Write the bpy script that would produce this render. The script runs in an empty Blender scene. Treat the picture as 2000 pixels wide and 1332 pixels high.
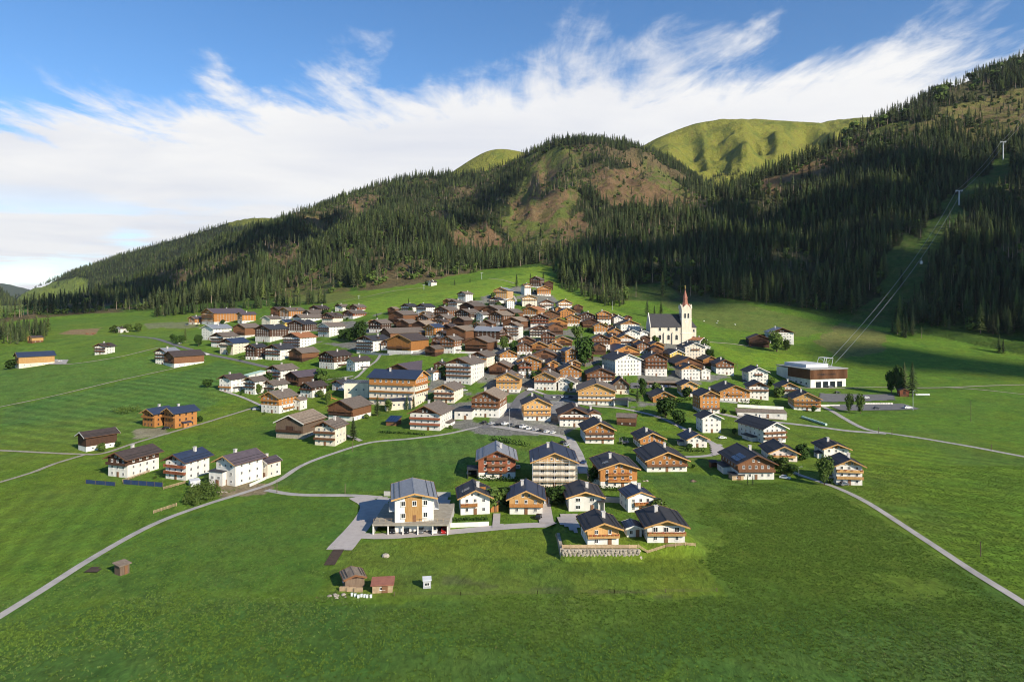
import bpy, math, random
import numpy as np
from mathutils import Vector

# ------------------------------------------------------------------ camera, sky, sun, exposure
sc = bpy.context.scene
COL = sc.collection
F = 1333.0          # focal length in photo pixels (24 mm on 36 mm)
PX0, PYH = 1000.0, 590.0
CZ = 60.0           # height of the drone above the lower field
R = math.radians
cam_d = bpy.data.cameras.new('camera'); cam = bpy.data.objects.new('camera', cam_d); COL.objects.link(cam)
cam.location = (0, 0, CZ); cam.rotation_euler = (R(90), 0, 0)
cam_d.lens = 24.0; cam_d.sensor_width = 36.0; cam_d.shift_y = -76.0/2000.0
cam_d.clip_start = 1.0; cam_d.clip_end = 60000.0
sc.camera = cam

SUN_AZ = R(136); SUN_EL = R(28)       # azimuth clockwise from +Y
S = Vector((math.sin(SUN_AZ)*math.cos(SUN_EL), math.cos(SUN_AZ)*math.cos(SUN_EL), math.sin(SUN_EL)))
sun_d = bpy.data.lights.new('sun', 'SUN'); sun = bpy.data.objects.new('sun', sun_d); COL.objects.link(sun)
sun_d.energy = 5.0; sun_d.angle = R(0.55); sun_d.color = (1.0, 0.90, 0.74)
sun.rotation_euler = S.to_track_quat('Z', 'Y').to_euler()
sun.location = (300, -400, 500)

w = bpy.data.worlds.new('World'); sc.world = w; w.use_nodes = True
nt = w.node_tree; nt.nodes.clear()
N = nt.nodes.new; LK = nt.links.new
def wmath(op, a=None, b=None, clamp=False):
    n = N('ShaderNodeMath'); n.operation = op; n.use_clamp = clamp
    for i, v in enumerate((a, b)):
        if v is None: continue
        if isinstance(v, (int, float)): n.inputs[i].default_value = v
        else: LK(v, n.inputs[i])
    return n.outputs[0]
def wramp(v, a, b):
    n = N('ShaderNodeMapRange'); n.interpolation_type = 'SMOOTHSTEP'
    LK(v, n.inputs['Value']); n.inputs['From Min'].default_value = a; n.inputs['From Max'].default_value = b
    return n.outputs[0]
sky = N('ShaderNodeTexSky'); sky.sky_type = 'NISHITA'; sky.sun_disc = False
sky.sun_elevation = SUN_EL; sky.sun_rotation = SUN_AZ; sky.altitude = 1400; sky.air_density = 1.0; sky.dust_density = 0.1; sky.ozone_density = 3.5
bg_s = N('ShaderNodeBackground'); hsv = N('ShaderNodeHueSaturation'); hsv.inputs['Saturation'].default_value = 1.16; LK(sky.outputs[0], hsv.inputs['Color']); LK(hsv.outputs[0], bg_s.inputs[0]); bg_s.inputs[1].default_value = 0.118
tc = N('ShaderNodeTexCoord'); sep = N('ShaderNodeSeparateXYZ'); LK(tc.outputs['Generated'], sep.inputs[0])
zc_ = wmath('MAXIMUM', sep.outputs[2], 0.0)
zden = wmath('ADD', zc_, 0.03)
cu = wmath('DIVIDE', sep.outputs[0], zden); cv = wmath('DIVIDE', sep.outputs[1], zden)
comb = N('ShaderNodeCombineXYZ'); LK(cu, comb.inputs[0]); LK(cv, comb.inputs[1])
def wnoise(scale, detail, rough, sx=1, sy=1, rot=0, off=(0, 0, 0), dist=0.0):
    mp = N('ShaderNodeMapping'); LK(comb.outputs[0], mp.inputs[0])
    mp.inputs['Scale'].default_value = (sx, sy, 1); mp.inputs['Rotation'].default_value = (0, 0, rot); mp.inputs['Location'].default_value = off
    n = N('ShaderNodeTexNoise'); LK(mp.outputs[0], n.inputs['Vector']); n.inputs['Scale'].default_value = scale
    n.inputs['Detail'].default_value = detail; n.inputs['Roughness'].default_value = rough; n.inputs['Distortion'].default_value = dist
    return n.outputs['Fac']
n_big = wnoise(0.30, 2, 0.5, off=(1.3, 2.2, 0))
n_str = wnoise(2.7, 7, 0.60, sx=1.0, sy=0.36, rot=R(14), off=(3.1, 0.4, 0), dist=0.5)   # torn wisps at the rim of the deck
n_fin = wnoise(5.5, 6, 0.62, sx=1.0, sy=0.6, rot=R(14), off=(0.7, 5.1, 0), dist=0.5)
# a deck of cloud lying over the mountains; its near rim runs across the sky and is torn into wisps, blue sky this side of it
cov = wmath('MULTIPLY', wmath('ADD', wmath('SUBTRACT', cv, 2.52), wmath('MULTIPLY', cu, 0.20)), 1.6)
wis = wmath('ADD', wmath('MULTIPLY', wmath('SUBTRACT', n_str, 0.5), 3.4), wmath('MULTIPLY', wmath('SUBTRACT', n_big, 0.5), 0.5))
wis = wmath('ADD', wis, wmath('MULTIPLY', wmath('SUBTRACT', n_fin, 0.5), 1.3))
dens = wmath('ADD', wmath('MINIMUM', wmath('MAXIMUM', cov, -0.66), 2.4), wis)
deck = wramp(dens, -0.1, 1.05)
# low gaps near the horizon: strips of pale blue between flat cloud banks
n_low = N('ShaderNodeTexNoise'); mpl = N('ShaderNodeMapping'); LK(tc.outputs['Generated'], mpl.inputs[0])
mpl.inputs['Scale'].default_value = (2.2, 2.2, 17.0); mpl.inputs['Location'].default_value = (0.4, 0.0, 0.35)
LK(mpl.outputs[0], n_low.inputs['Vector']); n_low.inputs['Scale'].default_value = 1.35; n_low.inputs['Detail'].default_value = 5; n_low.inputs['Roughness'].default_value = 0.52
low_w = wramp(zc_, 0.155, 0.06)
gap = wmath('MULTIPLY', wramp(n_low.outputs['Fac'], 0.50, 0.40), low_w)
deck = wmath('MULTIPLY', deck, wmath('SUBTRACT', 1.0, wmath('MULTIPLY', gap, 0.85)))
# grey modelling inside the deck
n_sh = wnoise(0.75, 6, 0.55, sx=0.8, sy=1.0, rot=R(-20), off=(2.0, 1.0, 0), dist=0.4)
rampc = N('ShaderNodeValToRGB'); LK(n_sh, rampc.inputs[0])
rampc.color_ramp.elements[0].position = 0.28; rampc.color_ramp.elements[0].color = (0.74, 0.76, 0.82, 1)
rampc.color_ramp.elements[1].position = 0.60; rampc.color_ramp.elements[1].color = (0.91, 0.905, 0.90, 1)
bg_c = N('ShaderNodeBackground'); LK(rampc.outputs[0], bg_c.inputs[0]); bg_c.inputs[1].default_value = 0.76
mixs = N('ShaderNodeMixShader'); LK(deck, mixs.inputs[0]); LK(bg_s.outputs[0], mixs.inputs[1]); LK(bg_c.outputs[0], mixs.inputs[2])
wo = N('ShaderNodeOutputWorld'); LK(mixs.outputs[0], wo.inputs[0])

vs = sc.view_settings; vs.view_transform = 'Standard'; vs.look = 'None'; vs.gamma = 1.0; vs.use_curve_mapping = False; vs.exposure = 0.5
sc.cycles.max_bounces = 5; sc.cycles.diffuse_bounces = 3; sc.cycles.glossy_bounces = 2; sc.cycles.transmission_bounces = 2
sc.cycles.transparent_max_bounces = 6; sc.cycles.volume_bounces = 0; sc.cycles.use_denoising = True
sc.cycles.sample_clamp_indirect = 4.0; sc.cycles.use_adaptive_sampling = True; sc.cycles.adaptive_threshold = 0.02; sc.cycles.filter_width = 1.05
sc.render.film_transparent = False

random.seed(7); RNG = np.random.default_rng(11)

# ------------------------------------------------------------------ noise
def _hash(ix, iy, seed):
    h = (ix.astype(np.int64)*374761393 + iy.astype(np.int64)*668265263 + seed*1442695041) & 0xFFFFFFFF
    h = ((h ^ (h >> 13))*1274126177) & 0xFFFFFFFF
    return ((h ^ (h >> 16)) & 0xFFFFFF)/float(0xFFFFFF)
def vnoise(x, y, seed=0):
    ix = np.floor(x); iy = np.floor(y); fx = x-ix; fy = y-iy
    fx = fx*fx*fx*(fx*(fx*6-15)+10); fy = fy*fy*fy*(fy*(fy*6-15)+10)
    a = _hash(ix, iy, seed); b = _hash(ix+1, iy, seed); c = _hash(ix, iy+1, seed); d = _hash(ix+1, iy+1, seed)
    return (a*(1-fx)+b*fx)*(1-fy)+(c*(1-fx)+d*fx)*fy
def fbm(x, y, oct=4, seed=0, gain=0.5):
    s = 0; a = 1; t = 0
    for i in range(oct):
        s = s+a*(vnoise(x, y, seed+i*17)*2-1); t += a; a *= gain; x = x*2.03+5.2; y = y*2.03+1.7
    return s/t
def ridged(x, y, oct=3, seed=0):
    s = 0; a = 1; t = 0
    for i in range(oct):
        s = s+a*(1-np.abs(vnoise(x, y, seed+i*13)*2-1)*2); t += a; a *= 0.5; x = x*2.1+3.3; y = y*2.1+7.7
    return s/t
def sstep(x, a, b):
    t = np.clip((x-a)/(b-a), 0, 1); return t*t*(3-2*t)

# ------------------------------------------------------------------ the lie of the land
def zat(py, d): return CZ-(py-PYH)*d/F
VAL = [  # (photo x, photo y, distance): spot heights of the valley floor and the village cone
 (0,1332,108),(1000,1332,108),(2000,1332,108),(0,1150,143),(500,1150,143),(1000,1150,143),(1500,1150,143),(2000,1150,143),
 (200,1000,195),(700,1000,195),(1000,1000,195),(1200,1062,169.5),(1400,1000,195),(1700,1000,195),(2000,1000,195),
 (0,930,235),(270,925,239),(480,945,225),(960,935,232),(1080,948,223),(1300,920,242),(1460,935,232),(1650,940,228),(2000,895,262),
 (0,880,272),(190,880,272),(330,838,312),(100,800,350),(300,760,400),(645,870,278),(590,855,290),(840,838,302),(740,838,302),(1000,850,290),(1165,866,282),(1385,838,318),
 (1500,860,292),(1600,860,293),(1800,850,305),(2000,800,365),
 (65,713,500),(0,720,480),(205,692,505),(350,715,480),(200,655,660),(130,668,600),(0,660,640),(440,690,520),(440,640,690),(550,805,350),(550,765,405),(500,720,462),(600,700,490),(660,720,462),
 (480,620,740),(620,618,690),(700,600,715),(640,660,560),(700,583,790),(795,690,465),(880,690,465),(800,650,545),(800,620,640),(840,560,850),
 (780,795,360),(870,780,372),(780,730,420),(900,745,405),(950,812,325),(985,768,385),(1040,818,322),(1100,832,312),(1165,790,358),(1100,765,388),
 (940,690,470),(900,640,560),(900,605,650),(910,586,690),(970,640,560),(970,600,680),(1000,572,760),(1050,580,745),(1045,556,830),(960,545,880),(1080,522,1010),
 (1050,690,475),(1050,650,550),(1100,607,655),(1215,733,430),(1180,680,500),(1180,630,600),(1250,640,590),(1310,672,555),(1300,735,432),(1290,605,700),(1200,602,705),(1090,562,830),
 (1400,605,715),(1400,690,520),(1400,735,445),(1480,672,570),(1480,748,440),(1570,775,408),(1585,757,440),(1385,806,345),(1570,802,370),(1520,610,700),(1650,640,650),
 (1700,757,440),(1700,700,530),(1750,655,625),(1850,720,500),(1850,675,590),(2000,757,432),(2000,705,545),(1850,800,368)]
_c = np.array([((x-PX0)/F*d, d, zat(y, d)) for x, y, d in VAL] +
              [(X, Y, Z) for X, Y, Z in ((0,0,0),(-300,0,0),(300,0,0),(0,-220,0),(-500,-220,0),(500,-220,0),(-350,150,0),(350,150,0),(-420,320,2),(430,330,0),(-620,520,12),(600,500,6),(-800,800,36),(800,800,70),(-500,1000,50),(0,1150,130),(350,1000,110))])
_cx, _cy, _cz = _c[:, 0]/300, _c[:, 1]/300, _c[:, 2]
def _tps(r2): return 0.5*r2*np.log(r2+1e-9)
def _solve(lam=0.004):
    n = len(_c); r2 = (_cx[:, None]-_cx[None])**2+(_cy[:, None]-_cy[None])**2
    K = _tps(r2)+lam*np.eye(n); P = np.stack([np.ones(n), _cx, _cy], 1)
    M = np.block([[K, P], [P.T, np.zeros((3, 3))]]); return np.linalg.solve(M, np.concatenate([_cz, np.zeros(3)]))
_w = _solve()
def valley(X, Y):
    X = np.asarray(X, float); Y = np.asarray(Y, float); sh = X.shape
    x = np.clip(X.ravel(), -1100, 1100)/300; y = np.clip(Y.ravel(), -250, 1250)/300; out = np.empty_like(x)
    for i in range(0, len(x), 20000):
        a, b = x[i:i+20000], y[i:i+20000]
        r2 = (a[:, None]-_cx[None])**2+(b[:, None]-_cy[None])**2
        out[i:i+20000] = _tps(r2)@_w[:-3]+_w[-3]+_w[-2]*a+_w[-1]*b
    out = out.reshape(sh)
    far = sstep(Y, 950, 1500); out = out*(1-far)+45*far
    pl = sstep(X, 11.2, 12.2)*(1-sstep(X, 42, 48))*(1-sstep(Y, 174, 192))*np.where(X < 30, sstep(Y, 159.7, 160.5), sstep(Y, 160.5, 164)); out = out+2.15*pl   # raised plot behind the boulder wall
    left = sstep(-X, 500, 1000)*sstep(Y, 500, 900); out = out*(1-left)+np.minimum(out, 45)*left
    return out

def mk(tab, tree=0):
    t = np.array(tab, float); xs = np.arange(-1400, 3401, 10.0)
    k = np.exp(-0.5*(np.arange(-8, 9)/2.2)**2); k /= k.sum()
    cols = []
    zf = CZ-(t[:, 2]-PYH)*t[:, 1]/F; zc = CZ-(t[:, 4]+tree-PYH)*t[:, 3]/F
    for v in (t[:, 1], zf, t[:, 3], zc):
        a = np.interp(xs, t[:, 0], v); a = np.convolve(np.pad(a, 8, mode='edge'), k, 'valid'); cols.append(a)
    return xs, cols
M_A = mk([(-1400,900,900,930,900),(960,900,900,930,900),(1040,890,620,930,600),(1095,850,562,1000,520),(1150,770,585,1080,462),(1200,720,600,1150,425),(1260,730,598,1200,402),(1350,740,593,1280,385),(1450,725,603,1330,352),(1550,690,620,1400,308),
  (1650,655,640,1450,262),(1750,628,657,1500,215),(1850,595,676,1560,166),(2000,550,703,1650,110),(2200,480,740,1750,55),(2600,430,790,1900,-30),(3400,420,800,2000,-30)], 8)
M_B = mk([(-1400,700,690,900,670),(-500,720,662,1000,640),(0,770,640,1250,606),(100,860,630,1450,588),(200,910,622,1700,560),(300,910,612,1900,520),(400,860,603,2050,478),(500,830,598,2150,442),(560,830,597,2200,418),(640,840,592,2200,388),
  (700,830,581,2200,362),(800,860,560,2200,335),(900,900,550,2200,330),(960,930,541,2150,322),(1020,980,528,2100,298),(1060,1020,518,2080,272),(1120,1060,508,2050,252),(1200,1080,503,2050,262),(1270,1100,498,2050,282),(1330,1100,490,2000,316),
  (1385,1100,480,1950,352),(1450,1100,480,1800,400),(1550,1100,480,1600,470),(1700,1100,560,1500,600),(3400,1100,700,1500,750)], 11)
M_C = mk([(-1400,2300,720,2900,800),(600,2300,700,2900,760),(760,2300,500,2900,470),(850,2300,420,2900,356),(900,2300,400,2900,326),(935,2300,390,2900,301),(960,2300,390,2900,288),(985,2300,390,2900,290),(1020,2300,390,2900,297),(1060,2300,390,2900,306),(1120,2300,400,2900,340),(1200,2300,420,2900,400),(1400,2300,500,2900,560),(3400,2300,700,2900,740)])
M_D = mk([(-1400,2100,740,2900,760),(900,2100,700,2900,700),(1100,2100,450,2900,400),(1220,2100,430,2900,305),(1270,2100,420,2900,277),(1290,2100,410,2900,266),(1340,2100,400,2900,247),(1390,2100,400,2900,234),(1430,2100,400,2900,231),(1500,2100,395,2950,234),(1550,2100,390,2950,236),(1590,2100,390,2950,240),
  (1603,2100,380,2950,244),(1620,2100,380,2950,237),(1650,2100,380,3000,230),(1750,2100,370,3000,228),(3400,2100,370,3000,230)])
M_E = mk([(-1400,2900,640,3900,680),(-200,2700,612,3900,640),(0,2600,600,3900,592),(38,2600,599,3900,567),(80,2600,598,3800,552),(132,2500,597,3700,527),(250,2500,592,3500,487),(325,2500,590,3400,466),(400,2500,585,3300,444),(462,2500,580,3250,423),(500,2500,570,3200,416),(545,2500,560,3200,422),(640,2500,540,3200,436),(800,2500,540,3200,470),(1100,2500,560,3200,560),(3400,2500,640,3200,680)], 6)
M_F = mk([(-1400,2300,610,2800,470),(-300,2300,606,2800,500),(-60,2300,604,2800,536),(0,2300,602,2800,555),(20,2300,601,2800,568),(40,2300,600,2800,600),(80,2300,610,2800,630),(3400,2300,640,2800,700)], 5)
M_G = mk([(-1400,7000,600,9000,530),(-100,7000,600,9000,545),(10,7000,596,9000,551),(30,7000,596,9000,556),(60,7000,596,9000,567),(140,7000,596,9000,575),(600,7000,600,9000,575),(3400,7000,600,9000,570)])
def mount(X, Y, M, seed, amp, lam=140.0, back=0.8, crest_amp=0.0, conc=0.25):
    Ys = np.maximum(Y, 150.0); px = PX0+F*X/Ys
    xs, (df, zf, dc, zc) = M
    df = np.interp(px, xs, df); zf = np.interp(px, xs, zf); dc = np.interp(px, xs, dc); zc = np.interp(px, xs, zc)
    t = (Y-df)/(dc-df); tt = np.clip(t, 0, 1)
    g = tt*(1-conc+conc*tt)
    g = np.where(t > 1, 1.0, g)
    z = zf+(zc-zf)*np.maximum(g, -3)+np.minimum(t, 0)*(dc-df)*0.45-np.maximum(t-1, 0)*(dc-df)*0.42
    across = (px-PX0)/F*0.5*(df+dc)
    n1 = ridged(across/lam+0.35*t, t*1.6+fbm(across/lam*0.6, t*2, 2, seed+5)*0.35, 3, seed)-0.15
    n2 = fbm(X/70., Y/70., 4, seed+3)
    env = 4*tt*(1-tt); env = env*(0.5+0.5*tt)
    z = z+env*amp*(n1*1.0)+ (0.12+env)*amp*0.30*n2*np.where(t > 0, 1, 0)+crest_amp*n2*np.where(t > 0.5, 1, 0)
    z = np.where(Y < 250, -400., z)
    return z, t, px
def smax(a, b, k):
    h = np.clip(0.5+0.5*(a-b)/k, 0, 1); return b+(a-b)*h+k*h*(1-h)
def land(X, Y, full=False):
    """height of the ground; with full=True also which hill it belongs to and how far up its face"""
    X = np.asarray(X, float); Y = np.asarray(Y, float)
    zv = valley(X, Y)+0.22*fbm(X/45., Y/45., 3, 91)*sstep(Y, 60, 120)
    Z = zv; own = np.zeros(X.shape, int); tt = np.zeros(X.shape)
    for i, (M, sd, amp, lam, k) in enumerate(((M_A, 21, 34, 210, 14), (M_B, 33, 92, 230, 14), (M_C, 45, 40, 260, 10), (M_D, 57, 105, 190, 12), (M_E, 69, 60, 300, 20), (M_F, 81, 20, 260, 10), (M_G, 93, 60, 600, 10))):
        if Y.max() < M[1][0].min()-150: continue
        z, t, px = mount(X, Y, M, sd, amp, lam)
        win = z > Z
        own = np.where(win, i+1, own); tt = np.where(win, t, tt)
        Z = smax(z, Z, k)
    return (Z, own, tt) if full else Z
def hit(px, py, y0=70., y1=1300.):
    """point of the ground seen at a photo position"""
    lo, st = y0, 12.0; hi = y1
    while True:
        Y = np.arange(lo, hi+st, st); H = land((px-PX0)/F*Y, Y); G = H-(CZ-(py-PYH)/F*Y); i = int(np.argmax(G >= 0))
        if G[i] < 0: y = Y[-1]; break
        if i == 0: y = Y[0]; break
        y = Y[i-1]+st*(-G[i-1])/(G[i]-G[i-1]+1e-9)
        if st < 1.0: break
        lo, hi = Y[i-1], Y[i]; st = st/16
    return Vector(((px-PX0)/F*y, y, CZ-(py-PYH)/F*y))
def gz(x, y): return float(land(np.array([x]), np.array([y]))[0])
def topix(X, Y, Z): return PX0+F*X/Y, PYH-F*(Z-CZ)/Y
def inpoly(px, py, poly):
    inside = np.zeros(px.shape, bool); n = len(poly); j = n-1
    for i in range(n):
        xi, yi = poly[i]; xj, yj = poly[j]
        c = ((yi > py) != (yj > py)) & (px < (xj-xi)*(py-yi)/(yj-yi+1e-12)+xi)
        inside ^= c; j = i
    return inside

# ------------------------------------------------------------------ materials
MATS = {}
def _mix(nt, fac, a, b):
    n = nt.nodes.new('ShaderNodeMix'); n.data_type = 'RGBA'
    if isinstance(fac, (int, float)): n.inputs[0].default_value = fac
    else: nt.links.new(fac, n.inputs[0])
    for s, v in ((6, a), (7, b)):
        if isinstance(v, tuple): n.inputs[s].default_value = (*v[:3], 1)
        else: nt.links.new(v, n.inputs[s])
    return n.outputs[2]
def _noise(nt, vec, scale, detail=4, rough=0.55, dist=0.0):
    n = nt.nodes.new('ShaderNodeTexNoise'); n.inputs['Scale'].default_value = scale; n.inputs['Detail'].default_value = detail
    n.inputs['Roughness'].default_value = rough; n.inputs['Distortion'].default_value = dist
    if vec is not None: nt.links.new(vec, n.inputs['Vector'])
    return n.outputs['Fac']
def _ramp(nt, v, a, b, lo=0.0, hi=1.0):
    n = nt.nodes.new('ShaderNodeMapRange'); nt.links.new(v, n.inputs[0]); n.inputs[1].default_value = a; n.inputs[2].default_value = b; n.inputs[3].default_value = lo; n.inputs[4].default_value = hi
    return n.outputs[0]
def mat(name, col, rough=0.75, var=0.25, scale=1.2, stretch=(1, 1, 1), col2=None, bump=0.0, metal=0.0, rnd=0.0, spec=0.3, detail=5, hi=0.68):
    """plain surface with mottling, a second worn colour and a per-object shift of tone"""
    m = bpy.data.materials.new(name); m.use_nodes = True; nt = m.node_tree; bs = nt.nodes['Principled BSDF']
    tc = nt.nodes.new('ShaderNodeTexCoord'); mp = nt.nodes.new('ShaderNodeMapping'); mp.inputs['Scale'].default_value = stretch
    nt.links.new(tc.outputs['Object'], mp.inputs[0])
    n = _noise(nt, mp.outputs[0], scale, detail, 0.6)
    c2 = col2 if col2 else tuple(c*(1-var) for c in col)
    f = _ramp(nt, n, 0.32, hi)
    c = _mix(nt, f, col, c2)
    if rnd:
        oi = nt.nodes.new('ShaderNodeObjectInfo'); hs = nt.nodes.new('ShaderNodeHueSaturation')
        nt.links.new(_ramp(nt, oi.outputs['Random'], 0, 1, 1-rnd, 1+rnd), hs.inputs['Value'])
        nt.links.new(c, hs.inputs['Color']); c = hs.outputs[0]
    nt.links.new(c, bs.inputs['Base Color']); bs.inputs['Roughness'].default_value = rough; bs.inputs['Metallic'].default_value = metal
    bs.inputs['Specular IOR Level'].default_value = spec
    if bump:
        b = nt.nodes.new('ShaderNodeBump'); b.inputs['Strength'].default_value = bump; b.inputs['Distance'].default_value = 0.05
        nt.links.new(n, b.inputs['Height']); nt.links.new(b.outputs[0], bs.inputs['Normal'])
    MATS[name] = m; return m

# ------------------------------------------------------------------ helpers for objects
class MB:
    """collects faces with a material slot each; build() links them as one mesh object"""
    def __init__(s): s.v = []; s.f = []; s.m = []
    def face(s, pts, m=0):
        n = len(s.v); s.v.extend([tuple(p) for p in pts]); s.f.append(tuple(range(n, n+len(pts)))); s.m.append(m)
    def box(s, x0, x1, y0, y1, z0, z1, m=0):
        n = len(s.v)
        s.v += [(x0,y0,z0),(x1,y0,z0),(x1,y1,z0),(x0,y1,z0),(x0,y0,z1),(x1,y0,z1),(x1,y1,z1),(x0,y1,z1)]
        for q in ((0,3,2,1),(4,5,6,7),(0,1,5,4),(1,2,6,5),(2,3,7,6),(3,0,4,7)): s.f.append(tuple(n+i for i in q)); s.m.append(m)
    def prism(s, poly, y0, y1, m=0):
        """polygon in x,z swept along y"""
        n = len(s.v); k = len(poly)
        s.v += [(x, y0, z) for x, z in poly]+[(x, y1, z) for x, z in poly]
        s.f.append(tuple(n+i for i in range(k))); s.m.append(m)
        s.f.append(tuple(n+k+i for i in reversed(range(k)))); s.m.append(m)
        for i in range(k):
            j = (i+1) % k; s.f.append((n+i, n+k+i, n+k+j, n+j)); s.m.append(m)
    def bar(s, a, b, r, m=0, r2=None, seg=4):
        a = Vector(a); b = Vector(b); d = (b-a).normalized(); up = Vector((0, 0, 1)) if abs(d.z) < 0.95 else Vector((1, 0, 0))
        u = d.cross(up).normalized(); w_ = d.cross(u); n = len(s.v); r2 = r if r2 is None else r2
        for c, rr in ((a, r), (b, r2)):
            for i in range(seg):
                t = 2*math.pi*(i+0.5)/seg; s.v.append(tuple(c+(u*math.cos(t)+w_*math.sin(t))*rr))
        for i in range(seg):
            j = (i+1) % seg; s.f.append((n+i, n+seg+i, n+seg+j, n+j)); s.m.append(m)
        s.f.append(tuple(n+i for i in range(seg))); s.m.append(m); s.f.append(tuple(n+seg+i for i in reversed(range(seg)))); s.m.append(m)
    def cyl(s, c, r, h, seg=12, m=0, r2=None):
        s.bar(c, (c[0], c[1], c[2]+h), r, m, r2, seg)
    def mesh(s, name, mats, smooth=False):
        me = bpy.data.meshes.new(name); me.from_pydata(s.v, [], s.f)
        for k in mats: me.materials.append(MATS[k])
        if len(mats) > 1: me.polygons.foreach_set('material_index', s.m)
        if smooth: me.polygons.foreach_set('use_smooth', [True]*len(s.f))
        me.update(); return me
    def build(s, name, mats, parent=None, loc=None, rz=0.0, smooth=False):
        if isinstance(mats, str): mats = (mats,)
        return link(name, s.mesh(name, mats, smooth), parent, loc, rz)
def link(name, data, parent=None, loc=None, rz=0.0, sc_=None):
    o = bpy.data.objects.new(name, data); COL.objects.link(o)
    if parent is not None: o.parent = parent
    if loc is not None: o.location = loc
    if rz: o.rotation_euler = (0, 0, rz)
    if sc_ is not None: o.scale = sc_ if not isinstance(sc_, (int, float)) else (sc_,)*3
    return o
def tag(o, label=None, cat=None, group=None, kind=None):
    if label: o['label'] = label
    if cat: o['category'] = cat
    if group: o['group'] = group
    if kind: o['kind'] = kind
    return o
def empty(name, loc, rz=0.0):
    o = link(name, None, None, loc, rz); o.empty_display_size = 1.0; return o
def copy_tree(o, parent=None):
    c = o.copy(); COL.objects.link(c); c.parent = parent
    for ch in list(o.children): copy_tree(ch, c)
    return c

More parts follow.
